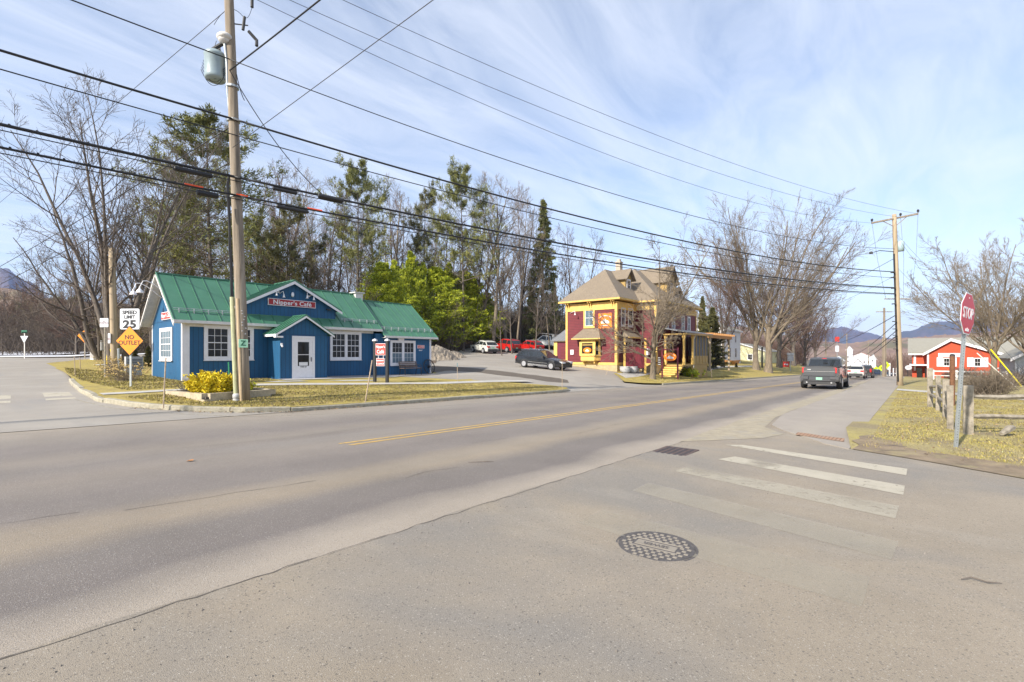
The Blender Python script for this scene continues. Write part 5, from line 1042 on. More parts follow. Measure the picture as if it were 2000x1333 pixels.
# transformer
m = MB(); m.smooth = True; tcn = Vector((5.62,16.88,0)); m.lathe([(.0,10.22),(.27,10.22),(.30,10.27),(.30,10.34),(.305,10.93),(.32,10.95),(.32,10.99),(.27,11.07),(.0,11.12)], (tcn.x,tcn.y,0), 20)
tr = uw('transformer', m, mat('pale_blue_grey_enamel', (.29,.36,.385), .35, .1, var=.08))
m = MB(); m.lathe([(.05,0),(.035,.05),(.05,.07),(.035,.1),(.05,.12),(.03,.2)], (tcn.x+.1,tcn.y-.05,11.07), 8); m.lathe([(.05,0),(.035,.05),(.05,.07),(.03,.16)], (tcn.x-.12,tcn.y+.1,11.05), 8); uw('bushing', m, 'plasticgrey', tr)
m = MB(); a = on1(10.7); m.tube([a,(tcn.x+.2,tcn.y-.2,10.7)], .03, 6); a = on1(10.2); m.tube([a,(tcn.x+.2,tcn.y-.2,10.2)], .03, 6); uw('bracket', m, 'steel', tr)
# street lamp on a short arm, hanging left of the pole
m = MB(); a = on1(9.2); m.tube([a+Vector((-.1,.04,0)), a+Vector((-.16,.02,.6)), a+Vector((-.18,.02,1.5)), a+Vector((-.22,.06,2.0)), a+Vector((-.22,.10,2.2))], .035, 8); sl = uw('lamp_arm', m, 'steel')
m = MB(); m.smooth = True; q = a+Vector((-.22,.10,2.28)); m.sphere(q, .22, 12, sq=(1,1.2,.55)); m.lathe([(.19,-.02),(.16,-.14),(.07,-.19)], tuple(q), 12); uw('street_lamp', m, 'whitetrim', sl)
# crossarm, insulators, cut-outs
m = MB(); a = on1(13.0); cd = Vector((.64,-.768,0)); 
for sgn_ in (-1,1):
    m.tube([a+Vector((.12,.1,0)), a+cd*1.25*sgn_+Vector((.12,.1,0))], .065, 4)
ca_ = uw('crossarm', m, 'wood')
m = MB()
for k in (-1.15,-.55,.55,1.15): b = a+cd*k+Vector((.12,.1,.05)); m.lathe([(.02,0),(.02,.08),(.06,.1),(.04,.14),(.06,.17),(.03,.24)], tuple(b), 8)
uw('insulator', m, 'plasticgrey', ca_)
m = MB(); b = on1(12.0); m.tube([b, b+Vector((.42,-.30,.02))], .02, 6); m.tube([b+Vector((.30,-.22,-.15)), b+Vector((.34,-.24,.28))], .045, 8); m.tube([b+Vector((.42,-.34,-.18)), b+Vector((.62,-.46,-.42)), b+Vector((.60,-.5,-.62))], .05, 7); m.tube([b+Vector((-.4,.35,-.9)), b+Vector((-.05,.05,-.55))], .06, 8); m.tube([b+Vector((.5,-.4,.6)), b+Vector((.5,-.4,1.0))], .05, 8); uw('fuse_cutout', m, 'dark')
m = MB()
def sagw(mb, a, b, sag, r, n=24, k=5, tw=0):
    a, b = Vector(a), Vector(b); mb.tube([a+(b-a)*(i/n)+Vector((0,0,-4*sag*(i/n)*(1-i/n))) for i in range(n+1)], r, k)
b = on1(12); sagw(m, b+Vector((.5,-.4,.6)), b+Vector((.34,-.24,.28)), .15, .008, 8, 4); sagw(m, b+Vector((.3,-.22,.28)), b+Vector((-.35,.3,-.1)), -.35, .008, 10, 4); sagw(m, (tcn.x-.12,tcn.y+.1,11.1), b+Vector((-.3,.25,-.6)), .1, .008, 8, 4); sagw(m, (tcn.x+.1,tcn.y-.05,11.12), b+Vector((.1,-.1,-.6)), .25, .008, 8, 4)
for k in range(5): sagw(m, (tcn.x-.30,tcn.y+.12+k*.05,10.75-.05*k), on1(10.65-.03*k)+Vector((-.1,.05,0)), .28+.06*k, .010, 10, 4)
sagw(m, on1(10.4)+Vector((.1,-.1,0)), on1(9.2)+Vector((.25,-.2,.4)), .1, .012, 8, 4); uw('lead_wire', m, 'cable')
# riser cable and conduit on the left face, collar at the foot
m = MB(); lv = Vector((-.20,.10,0)); p0 = on1(3.35)+lv*1.05; m.tube([Vector((B1.x-.235,B1.y+.02,-.05)), p0], .065, 10); cn = uw('conduit', m, mat('aged_conduit', (.40,.41,.24), .6, var=.15))
m = MB(); m.smooth = True; m.lathe([(.10,-.3),(.10,.05),(.085,.08),(.105,.10),(.105,.2),(.07,.24)], (B1.x-.235,B1.y+.02,.1), 14); uw('conduit_collar', m, 'plasticgrey', cn)
m = MB(); m.tube([on1(.1)+Vector((-.13,-.10,0)), on1(3.3)+Vector((-.12,-.09,0))], .045, 8); uw('wood_moulding', m, mat('pale_wood_moulding', (.45,.34,.21), .8))
m = MB()
for k in range(3): m.tube([on1(3.2)+lv*(1.15+.12*k)]+[on1(3.4+j*.5)+lv*(.93+.1*k)+Vector((random.Random(k*9+j).uniform(-.01,.01),0,0)) for j in range(8)]+[on1(7.2)+lv*.8], .022, 6)
uw('riser_cable', m, 'cable')
m = MB(); a = on1(1.9); M = Matrix.Translation(a+Vector((-.045,-.182,0))) @ Matrix.Rotation(R(-12),4,'Z'); m.M = M; m.box(-.13,-.012,-.13,.13,0,.13); pz = uw('pole_tag', m, mat('mint_sign', (.36,.66,.46), .5), label='mint green square tag with a letter Z')
text('Z', .22, mat('dark_green_paint', (.01,.10,.05), .5), pz, Matrix.Translation(-B1) @ M @ T(0,-.014,0), bold=.006, ext=.002)
m = MB()
for k in range(9): rr_ = random.Random(k); b = on1(2.2+.09*k); m.M = Matrix.Translation(b+Vector((rr_.uniform(-.07,.06),-.158,0))) ; m.box(-.02,-.012,-.015,.02,0,.015)
uw('staple', m, 'whitetrim')
m = MB()
for z in (8.92, 6.52, 9.98): b = on1(z); m.lathe([(.19,-.03),(.19,.03)], tuple(b), 12)
uw('strap', m, 'steel')
B2 = Vector((49.4,.66,-.95)); T2 = Vector((48.9,1.02,12.75))
u2 = leanpole('utility_pole', 'tan utility pole with a long wooden crossarm beside the right-hand pavement', B2, T2, .21, .145, 'polewood2')
def on2(z): return B2+(T2-B2)*((z-B2.z)/(T2.z-B2.z))
e0, e1 = Vector(pt(1703,436,38.2)), Vector(pt(1793,418,38.2)); m = MB(); m.tube([e0,e1], .085, 4); m.tube([e0+Vector((0,0,0)),e0+(e0-e1).normalized()*.02], .085, 4); arm = lw('crossarm', m, 'wood', u2, B2)
m = MB(); mid_ = (e0+e1)/2; m.tube([e0+(mid_-e0)*.45, on2(11.75)], .03, 4); m.tube([e1+(mid_-e1)*.45, on2(11.75)], .03, 4); lw('arm_brace', m, 'wood', arm, B2)
m = MB()
for p in (e0, e1, e0+(e1-e0)*.62): m.lathe([(.03,0),(.03,.08),(.10,.11),(.06,.16),(.10,.2),(.04,.3)], tuple(p+Vector((0,0,.05))), 8)
lw('insulator', m, 'dark', arm, B2)
m = MB(); m.smooth = True; q = on2(10.2)+Vector((.28,-.30,0)); m.lathe([(.0,-.38),(.26,-.38),(.27,.38),(.2,.45),(0,.46)], tuple(q), 16); lw('transformer', m, mat('pale_blue_transformer', (.38,.50,.55), .4), u2, B2)
m = MB(); m.tube([on2(9.75), on2(9.75)+Vector((-1.2,.95,.05)), on2(9.75)+Vector((-1.7,1.3,-.12))], .03, 6); m.box(*(on2(9.75)+Vector((-2.0,1.35,-.2))), *(on2(9.75)+Vector((-1.5,1.6,-.12)))); lw('lamp_arm', m, 'dark', u2, B2)
m = MB(); b = on2(6.0); m.tube([b-cd*1.0, b+cd*1.1], .05, 4); lw('lower_arm', m, 'wood', u2, B2)
m = MB()
for k in range(3): m.tube([on2(-.6)+Vector((-.25,.08+k*.03,0)), on2(9.6)+Vector((-.18,.07+k*.03,0))], .03, 6)
for z in (8.1,7.7,6.85,6.4,5.6,4.2,3.6,3.1,2.9,2.7,2.5,2.0): b = on2(z); m.box(b.x-.45,b.y+.05,b.z-.03,b.x-.1,b.y+.35,b.z+.03)
lw('riser_cable', m, 'cable', u2, B2)
m = MB()
for k,(a,z,sg) in enumerate(((e0,6.05,.4),(e1,6.1,.5),(e0+(e1-e0)*.62,6.2,.3))): b = on2(6.0)+cd*(-.9,1.05,.5)[k]; m.tube([a, (a+b)/2+Vector((.05,-.05*sg,0))+((a-on2(a.z)).normalized()*.12), b], .014, 4)
lw('drop_wire', m, 'wire', u2, B2)
for k,(px,y,D,h,lab) in enumerate([(1727,738,72,10.5,'brown utility pole just behind the tan pole with the long crossarm'),(1613,718,150,11.5,'distant pole of pale twin posts above the pickup'),(1654,715,190,13,'distant pole with crossarms above the white crossover'),(1696,716,200,11,'thin distant pole in front of the brown-roofed hotel')]):
    q = Vector(pt(px,y,D)); o = thing('utility_pole', lab, 'utility pole', q, group='poles along the far road'); m = MB(); m.tube([(0,0,-1.5),(0,0,h)], [.19,.13], 8)
    m.build('pole', X['wood'], o); m = MB(); m.tube([Vector((0,0,h-.6))-cd*1.2, Vector((0,0,h-.6))+cd*1.2], .07, 4)
    if k == 0: m.tube([(-.3,.2,-1),(-.25,.2,6)], .06, 6); m.tube([(.3,-.2,-1),(.25,-.2,6)], .06, 6)
    m.build('crossarm', X['wood'], o)
NW = [0]
def gnd_(px, D): q = pt(px, 693, D); return (q[0], q[1], L(q[0], q[1]))
def wire(label, a, b, sag, r=.012, m='cable', n=40, group=None, cat='cable', name='overhead_cable', k=6):
    o = thing(name, label, cat, Vector(a), group=group); mb = MB(); mb.smooth = True; v = Vector(b)-Vector(a); sagw(mb, (0,0,0), v, sag, r, n, k); mb.build('strand', X[m], o); return o
P0 = Vector((-33,17.2,0))
def p0(z): return P0+Vector((0,0,z))
OFF = Vector((-.12,-.16,0))
A_ = wire('thick black cable crossing the road, topmost of the three thick ones', on1(8.9)+OFF, on2(8.16), .97, .032); wire('thick black cable running left from the big pole, topmost thick one', on1(8.9)+OFF, p0(9.7), .75, .032)
wire('thin black cable between the two poles, just under the topmost thick cable', on1(8.41)+OFF, on2(7.67), .83, .016); wire('thin black cable running left from the big pole, under the topmost thick one', on1(8.41)+OFF, p0(9.1), .62, .016)
cC = wire('lashed thick cable with black splice cases crossing the road, middle of the three thick ones', on1(7.09)+OFF, on2(6.9), .68, .036); cC2 = wire('lashed thick cable with a black splice case left of the big pole', on1(7.09)+OFF, p0(7.7), .55, .040)
cD = wire('lashed thick cable with an orange sleeve crossing the road, lowest of all', on1(6.52)+OFF, on2(6.42), .61, .030); cD2 = wire('lowest lashed cable with an orange sleeve, left of the big pole', on1(6.52)+OFF, p0(7.0), .45, .030)
def onw(a, b, sag, t): a, b = Vector(a), Vector(b); return a+(b-a)*t+Vector((0,0,-4*sag*t*(1-t)))
for par, a, b, sag, t0, t1, dz, r in ((cC2,on1(7.09)+OFF,p0(7.7),.55,.016,.040,-.13,.075),(cD2,on1(6.52)+OFF,p0(7.0),.45,.012,.026,-.14,.085),(cC,on1(7.09)+OFF,on2(6.9),.68,.024,.039,-.10,.06),(cC,on1(7.09)+OFF,on2(6.9),.68,.054,.071,-.03,.085),(cD,on1(6.52)+OFF,on2(6.42),.61,.026,.046,-.10,.065)):
    pts = [onw(a,b,sag,t0+(t1-t0)*k/4)+Vector((0,0,dz)) for k in range(5)]; m = MB(); m.smooth = False
    m.tube([pts[0]-(pts[1]-pts[0])*.15]+pts+[pts[-1]+(pts[1]-pts[0])*.15], [r*.5]+[r]*5+[r*.5], 10); lw('splice_case', m, 'black', par, Vector(a))
for par, a, b, sag, t0, t1 in ((cD2,on1(6.52)+OFF,p0(7.0),.45,.022,.034),(cD,on1(6.52)+OFF,on2(6.42),.61,.001,.008),(cD,on1(6.52)+OFF,on2(6.42),.61,.046,.056)):
    m = MB(); m.tube([onw(a,b,sag,t0)+Vector((0,0,.03)), onw(a,b,sag,t1)+Vector((0,0,.03))], .034, 8); lw('marker_sleeve', m, 'orangetape', par, Vector(a))
for par, a, b, sag in ((cC,on1(7.09)+OFF,on2(6.9),.68),(cD,on1(6.52)+OFF,on2(6.42),.61),(cC2,on1(7.09)+OFF,p0(7.7),.55),(cD2,on1(6.52)+OFF,p0(7.0),.45)):
    m = MB(); sagw(m, Vector(a)+Vector((0,0,-.12)), Vector(b)+Vector((0,0,-.05)), sag+.05, .014, 40, 5)
    for k in range(30): q = onw(a,b,sag,.004+k*.012); m.sphere(q+Vector((0,0,.035)), .032, 5)
    lw('second_strand', m, 'cable', par, Vector(a))
wire('wavy insulated cable from the big pole at transformer height to the tan pole', on1(10.75)+OFF, on2(10.0), 1.34, .015); wire('insulated cable leaving the transformer to the upper left', on1(10.75)+OFF, p0(11.0), .62, .018)
for lab,a,b,sag in (('lowest bare power line to the near end of the crossarm',(6.0,16.0,12.82),e0,1.5),('middle bare power line to the middle of the crossarm',(6.45,15.7,13.1),e0+(e1-e0)*.62,1.19),('topmost bare power line to the far end of the crossarm',(6.97,15.2,13.6),e1,1.1)): wire(lab, a, b, sag, .009, 'cable', group=None, cat='power line', name='power_line', k=5)
for k,z in enumerate((12.82,13.1,13.6)): wire('bare power line leaving the big pole top towards the left', (6.0+.3*k,16.0-.3*k,z), p0(13.2+.3*k)+Vector((0,-k,0)), .6, .009, 'cable', group='power lines out of the picture', cat='power line', name='power_line', k=5)
wire('thick twisted service cable climbing to the upper right from the big pole', on1(10.4)+OFF, (7.6,-10,11.9), .35, .022); wire('thin guy wire slanting up to the upper right corner of the sky', on1(8.0)+OFF, (8.3,-10.3,11.1), .0, .010, 'wire', cat='guy wire', name='guy_wire')
wire('black service cable dropping from the big pole to the splice case', on1(10.4)+OFF, onw(on1(7.09)+OFF,on2(6.9),.68,.058), .35, .014)
wire('thick service cable sloping down left from the big pole, upper one', on1(8.8), pt(-260,640,70), 1.0, .018); wire('thick service cable sloping down left from the big pole, lower one', on1(7.7), pt(-260,668,60), .6, .018)
wire('thin guy line from the pole top to the far left', on1(12.5), pt(-300,640,80), .3, .010, 'wire', cat='guy wire', name='guy_wire'); wire('thin slack line behind the big pole to the left wood', on1(7.0), pt(120,600,60), .7, .008, 'wire')
wire('long cable from the tan pole towards the roadside maples, upper one', on2(9.3), pt(1500,622,75), .4, .018); wire('cable from the tan pole towards the roadside maples, lower one', on2(7.9), pt(1510,640,85), .5, .012)
for k,(z,y) in enumerate(((4.2,668),(3.6,690),(3.0,697),(2.6,699))): wire('black cable running down the road from the tan pole', on2(z+.6), pt(1613 if k<1 else 1654,y,150 if k<1 else 190), 1.2+.3*k, .03, group='cables running into the town')
gb = Vector((44.9,-5.4,-.85)); gy = []
for k,(z,bx,by) in enumerate(((11.3,46.0,-6.6),(8.6,44.9,-5.4),(11.2,44.0,-4.8))): wire(('guy wire down to the yellow guard','guy wire down to the white guard','thin guy wire nearest the fence')[k], on2(z), (bx,by,-.85), 0, .010, 'wire', cat='guy wire', name='guy_wire')
for k,(a,b,mm,lab) in enumerate(((pt(1935,683,39.5),pt(1996,756,39),'gyel','bright yellow guy-wire guard tube slanting by the forked maple'),(pt(1908,690,38.5),pt(1990,762,37.5),'gwhite','long white guy-wire guard tube slanting to the grass'))):
    a, b = Vector(a), Vector(b); o = thing('guy_guard', lab, 'guy guard', b); m = MB(); m.tube([(0,0,0), a-b], .05 if k == 0 else .038, 8); m.build('tube', mat(mm, (.80,.68,.01) if k == 0 else (.72,.70,.62), .5), o); m = MB(); m.lathe([(.06,-.1),(.05,.12)], (0,0,0), 8); m.build('anchor', X['steel'], o)
# short pole on the left
B3 = Vector((7.0,37.7,.58)); o3 = leanpole('short_pole', 'short tan pole without wires behind the no-outlet sign', B3, Vector((6.85,37.7,8.1)), .20, .16, 'polewood2'); o3['category'] = 'pole'
m = MB(); m.M = Matrix.Translation((6.8,37.8,2.55)) @ WEST; m.box(-.3,-.06,-.3,.3,-.03,.3); pl = lw('no_parking_notice', m, 'white', o3, B3); text('NO\nPARKING', .12, X['burgtrim'], pl, Matrix.Translation(-B3) @ m.M @ T(0,-.065,0), ext=.002)
m = MB(); m.tube([(-.02,.0,0),(-.16,.0,1.3)], .075, 8); m.M = Matrix.Translation((0,0,0)); m.build('yellow_guard', mat('pole_guard_yellow', (.78,.55,.01), .5), o3)
o = thing('guy_guard', 'yellow guy-wire guard between the no-parking post and tan pole', 'guy guard', gnd_(209,34.5)); m = MB(); m.tube([(0,0,-.2),(.10,-.05,1.75)], .08, 8); m.build('tube', bpy.data.materials['pole_guard_yellow'], o); m = MB(); m.lathe([(.1,-.1),(.09,.1)], (0,0,0), 8); m.build('anchor', X['steel'], o)
o = thing('post', 'short grey bollard pipe at the foot of the tan pole', 'bollard', (6.9,36.2,.55)); m = MB(); m.tube([(0,0,-.1),(0,0,1.3)], .06, 8); m.lathe([(.075,1.28),(.075,1.34),(.02,1.37)], (0,0,0), 8); m.build('pipe', X['steel'], o)
o = thing('meter_pedestal', 'grey electric meter box on a post left of the tan pole', 'meter', gnd_(203,44)); m = MB(); m.box(-.22,-.15,1.0,.22,.15,1.9); m.build('box', X['plasticgrey'], o); m = MB(); m.tube([(0,0,-.2),(0,0,1.2)], .09, 8); m.build('post', X['wood'], o)
o = thing('utility_cabinet', 'white ribbed utility cabinet beside the cross street in the distance', 'cabinet', (10.6,62.5,1.15)); m = MB(); m.box(-.8,-.8,-.2,.8,.8,1.25); m.build('cabinet', X['white'], o); m = MB()
for k in range(7): m.box(-.83,-.7+k*.2,.0,-.801,-.66+k*.2,1.2)
m.box(-.86,-.85,1.25,.86,.85,1.32); m.build('cover', X['whitetrim'], o)
# ---------------------------------------------------------------- road signs
def face(px, y, D): return pt(px, y, D)
def sign_root(name, label, cat, base, yaw, tilt=(0,0)):
    o = thing(name, label, cat, base, yaw); o.rotation_euler = (tilt[0], tilt[1], yaw); return o
TOCAM = YAW-R(90)           # yaw that turns a front (-y) towards the camera's image plane
def upost(o, h, w=.06, m='steel', holes=True, z0=-.1):
    m_ = MB(); m_.box(-w/2,0,z0,-w/2+.008,.03,h); m_.box(w/2-.008,0,z0,w/2,.03,h); m_.box(-w/2+.008,.0,z0,w/2-.008,.006,h); p = m_.build('post', X[m], o)
    if holes:
        m_ = MB()
        for k in range(int((h-.1)/.05)): m_.lathe([(.007,-.0015),(.007,0)], (0,0,.08+k*.05), 6, ax='y')
        m_.build('post_holes', X['black'], p, kind='stuff')
    return p
def plate(o, name, poly, m, y=-.02, t=.006, inset=None, im=None, z=0):
    m_ = MB(); m_.prism([(x,zz+z) for x,zz in poly], y-t, y); b = m_.build(name, X[m], o)
    if inset: m_ = MB(); m_.prism([(x*inset,zz*inset+z) for x,zz in poly], y-t-.002, y-t+.001); c = m_.build(name+'_field', X[im], b)
    return b
def rnd(w, h, r=.04): return [(-w/2+r,-h/2),(w/2-r,-h/2),(w/2,-h/2+r),(w/2,h/2-r),(w/2-r,h/2),(-w/2+r,h/2),(-w/2,h/2-r),(-w/2,-h/2+r)]
bz = (4.66,22.62,.33); so = sign_root('road_sign', 'white SPEED LIMIT 25 sign above an orange NO OUTLET diamond on one steel post', 'road sign', bz, TOCAM+R(-4)); upost(so, 2.95, .07)
X['signwhite'] = mat('white_sign_sheet', (.66,.68,.72), .4, var=.04)
k_ = 18.1/935
bb = plate(so, 'speed_limit_plate', rnd(.80,.80), 'black', z=2.56); bb2 = plate(so, 'speed_limit_face', rnd(.775,.775), 'signwhite', y=-.026, z=2.56)
for body, size, z, sx in (('SPEED',.19,2.80,1.12),('LIMIT',.17,2.63,1.1),('25',.40,2.35,1.35)): text(body, size, X['black'], bb2, T(0,-.034,z), bold=size*.045, sx=sx, ext=.002)
dm = [(0,-.56),(.56,0),(0,.56),(-.56,0)]; bb = plate(so, 'no_outlet_plate', dm, 'black', y=-.03, z=1.74); m = MB(); m.prism([(x*.955,zz*.955+1.74) for x,zz in dm], -.04, -.036); bb = m.build('no_outlet_face', X['amber'], bb)
for body, size, z in (('NO',.22,1.87),('OUTLET',.22,1.66)): text(body, size, X['black'], bb, T(0,-.042,z), bold=.005, sx=1.08, ext=.002)
np_ = sign_root('parking_sign', 'small white NO PARKING sign on a rusty post left of the tan pole', 'parking sign', (5.06,29.3,.46), TOCAM); upost(np_, 2.75, .06, 'greywood', False); bb = plate(np_, 'plate', rnd(.40,.42,.02), 'signwhite', z=2.6); text('NO\nPARKING', .095, X['burgtrim'], bb, T(0,-.03,2.62), ext=.002)
yb = sign_root('give_way_sign', 'white triangular give-way sign seen across the cross street', 'give way sign', (5.9,72.2,1.22), TOCAM); upost(yb, 2.6, .09, 'whitetrim', False); plate(yb, 'plate', [(-.42,.3),(.42,.3),(0,-.45)], 'signwhite', z=2.0)
m = MB(); m.box(-.02,-.3,2.62,.02,.3,2.74); m.box(-.3,-.02,2.76,.3,.02,2.9); m.build('street_name_blade', mat('green_sign', (.02,.16,.09), .5), yb)
yw = sign_root('warning_sign', 'distant yellow diamond warning sign below the leaning dark tree', 'warning sign', (9.7,65.3,1.2), TOCAM); upost(yw, 2.4, .12, 'greywood', False); plate(yw, 'plate', [(x*1.3,z*1.3) for x,z in dm], 'amber', z=2.3); m = MB(); m.prism([(-.2,2.1),(.1,2.1),(.1,2.3),(.3,2.25),(.15,2.55),(-.05,2.35),(-.2,2.3)], -.03, -.027); m.build('symbol', X['black'], yw)
# stop sign: leaning, turned towards the side street
st = sign_root('stop_sign', 'red STOP sign on a perforated steel post leaning right over the near grass', 'stop sign', (12.08,-.65,-.16), 0)
M_ = Matrix.Rotation(R(4.2),4,Vector((math.cos(YAW),math.sin(YAW),0)))@Matrix.Rotation(TOCAM+R(-0),4,'Z'); st.rotation_euler = M_.to_euler(); upost(st, 2.6, .062)
oc = [(.38*math.cos(R(22.5+45*k)),.38*math.sin(R(22.5+45*k))) for k in range(8)]; oc = [(x/.924*1,z/.924*1) for x,z in oc]
sf = bpy.data.objects.new('plate', None)
m = MB(); Ms = T(0,-.015,2.47,R(33)); m.M = Ms; m.prism(oc, -.012, -.004); s1_ = m.build('sign_plate', X['signwhite'], st); m = MB(); m.M = Ms; m.prism([(x*.945,z*.945) for x,z in oc], -.016, -.013); s2__ = m.build('sign_face', X['stopred'], s1_)
text('STOP', .29, X['signwhite'], s2__, Ms @ T(0,-.018,.0), bold=.004, sx=.84, ext=.002); m = MB(); m.M = Ms
for k in range(6): m.box(-.10+k*.033,-.02,-.325,-.10+k*.033+.024,-.016,-.285+.012*(k%2))
m.build('sticker', X['signwhite'], s2__); m = MB(); m.M = Ms
for z in (-.27,.29): m.lathe([(.012,-.022),(.012,-.016)], (0,0,z), 8, ax='y')
m.build('bolt', X['signwhite'], s2__)
for nm in ('route_sign',):
    o = sign_root(nm, 'backs of two stacked white route signs on a post by the far kerb', 'route sign', pt(1544,724,88), TOCAM); upost(o, 3.0, .14, 'steel', False); plate(o, 'upper_plate', rnd(1.3,.5,.05), 'plasticgrey', z=3.0); plate(o, 'lower_plate', rnd(1.15,1.0,.05), 'plasticgrey', z=2.2)
def twopost(name, label, cat, base, w, h, z0, mpost, mpanel, yaw, ph, pw=.12, cap=True):
    o = sign_root(name, label, cat, base, yaw)
    for x in (-w/2-pw/2, w/2+pw/2):
        m = MB(); m.box(x-pw/2,-pw/2,-.6,x+pw/2,pw/2,ph); p = m.build('post', X[mpost], o)
        if cap: m = MB(); m.box(x-pw*.75,-pw*.75,ph,x+pw*.75,pw*.75,ph+.06); m.add([(x-pw*.7,-pw*.7,ph+.06),(x+pw*.7,-pw*.7,ph+.06),(x+pw*.7,pw*.7,ph+.06),(x-pw*.7,pw*.7,ph+.06),(x,0,ph+.13)], [[0,1,4],[1,2,4],[2,3,4],[3,0,4]]); m.build('post_cap', X['white'], p)
    return o
cs_ = twopost('cafe_sign', 'red cafe sign with a smaller meal sign below, hung between two black posts', 'sign', (13.6,19.5,.22), .56, .5, 0, 'black', 'brightred', R(-68), 1.98)
def pan(o, x0, z0, x1, z1, m, bm='white', y=-.04): 
    q = MB(); q.box(x0,y,z0,x1,-y,z1); b = q.build('panel_border', X[bm], o); q = MB(); q.box(x0+.02,y-.006,z0+.02,x1-.02,-y+.006,z1-.02); return q.build('panel', X[m], b)
b = pan(cs_, -.28,1.30,.28,1.86,'brightred'); text("Nipper's", .17, X['white'], b, T(0,-.05,1.70), sx=.86, bold=.004, ext=.003); text('Café', .24, X['white'], b, T(0,-.05,1.46), sx=.9, bold=.005, ext=.003)
b = pan(cs_, -.23,.78,.21,1.16,'brightred'); text('BREAKFAST', .088, X['white'], b, T(-.01,-.05,1.04), sx=.85, bold=.004, ext=.003); text('& LUNCH', .11, X['white'], b, T(-.01,-.05,.89), sx=.9, bold=.004, ext=.003)
m = MB(); m.box(-.15,-.01,1.16,-.13,.01,1.30); m.box(.12,-.01,1.16,.14,.01,1.30); m.build('hanger', X['whitetrim'], cs_)
hg_ = twopost('bakery_sign', 'oval orange sign with a white pie between two maroon posts', 'sign', (40.4,15.95,-.50), 1.15, 1, 0, 'burgtrim', 'orange', R(-62), 2.65, .13, False)
m = MB(); m.box(-.58,-.04,2.42,.58,.04,2.56); m.build('top_rail', X['burgtrim'], hg_); oo = oval(T(0,-.02,1.86), .53, .37, 'orange', 'oval_panel', hg_, (0,0,0), .08); pie(T(0,-.105,1.82), .42, oo, (0,0,0))
m = MB(); m.M = T(0,-.105,1.86)
for k in range(9): t = math.pi*(1-(k+1)/10); m.box(.41*math.cos(t)-.03,-.006,.27*math.sin(t)-.018,.41*math.cos(t)+.03,0,.27*math.sin(t)+.018)
m.build('sign_lettering', X['white'], oo)
for k in range(4): m = MB(); m.box(-1.02,-.03,1.80-k*.19-.11,-.72,.03,1.80-k*.19+.05); b = m.build('service_board', X['black'], hg_); m = MB(); m.box(-.98,-.036,1.80-k*.19-.05,-.78,-.031,1.80-k*.19-.01); m.build('board_lettering', X['white'], b)
gs = twopost('garage_sign', 'small bright red sign on the grass beside the route signs', 'sign', pt(1535,722,100), 1.3, 1, 0, 'black', 'brightred', TOCAM, 1.7, .08, False); b = pan(gs,-.65,.5,.65,1.6,'brightred','brightred'); m = MB(); m.box(-.4,-.06,1.0,-.1,-.047,1.2); m.box(.0,-.06,.9,.4,-.047,1.2); m.build('lettering', X['white'], b)
bs = twopost('business_sign', 'teal and white sign between black posts behind the pair of maples', 'sign', pt(1495,724,86), 1.0, 1, 0, 'black', 'white', TOCAM, 4.2, .2, False); b = pan(bs,-.0,2.6,1.0,3.9,'teal' if 'teal' in X else 'blue','white')
os_ = sign_root('oval_shop_sign', 'white oval sign in front of the orange-red shop', 'sign', pt(1773,738,84), TOCAM); m = MB(); m.tube([(0,0,-.2),(0,0,1.3)], .05, 8); m.build('post', X['dark'], os_); oo = oval(T(0,-.06,1.75), .66, .48, 'dark', 'rim', os_, (0,0,0), .06); oo = oval(T(0,-.13,1.75), .60, .42, 'white', 'face', oo, (0,0,0), .03)
m = MB(); m.M = T(0,-.165,1.75); m.box(-.16,-.004,-.15,-.1,0,.18); m.box(-.1,-.004,.12,.1,0,.18); m.box(.08,-.004,-.06,.14,0,.12); m.build('mark', X['steel'], oo)
for k,(px,y,D,s_) in enumerate(((1711,733,120,1.0),(1721,734,100,1.0),(1731,733,90,1.15),(1727,736,110,.8))):
    o = sign_root('pedestrian_sign', ['leftmost','middle','nearest and highest','low'][k]+' fluorescent yellow-green crossing sign left of the brown pole', 'crossing sign', pt(px,y+1,D), TOCAM); upost(o, 1.9*s_, .1, 'steel', False); plate(o, 'plate', [(x*1.15*s_,z*1.15*s_) for x,z in dm], 'lime', z=1.7*s_); m = MB(); m.box(-.08,-.03,1.5*s_,.08,-.027,1.9*s_); m.build('symbol', X['black'], o)
o = sign_root('town_sign', 'pale green and white board behind the crossing signs', 'sign', pt(1736,737,95), TOCAM); upost(o, 2.4, .12, 'steel', False); plate(o, 'panel', rnd(.65,1.35,.05), 'signwhite', z=2.1)
for k,(px,lab) in enumerate(((1738,'left white roadside post by the brown pole'),(1745,'middle white roadside post right of the brown pole'),(1751,'right white roadside post touching the tan pole'))):
    o = thing('marker_post', lab, 'marker post', pt(px,737,85), group='white marker posts'); m = MB(); m.box(-.16,-.08,-.2,.16,.08,1.6+.2*(k==0)); m.build('board', X['white'], o)
X['teal'] = mat('teal', (.05,.2,.25), .5)
o = sign_root('water_sign', 'tall red and white sign on a pole in the town, left of the hotel', 'sign', pt(1635,716,230), TOCAM); upost(o, 14, .3, 'steel', False); plate(o, 'upper_panel', rnd(2.2,2.4,.2), 'brightred', z=13); plate(o, 'lower_panel', rnd(1.8,3,.2), 'signwhite', z=8.5)
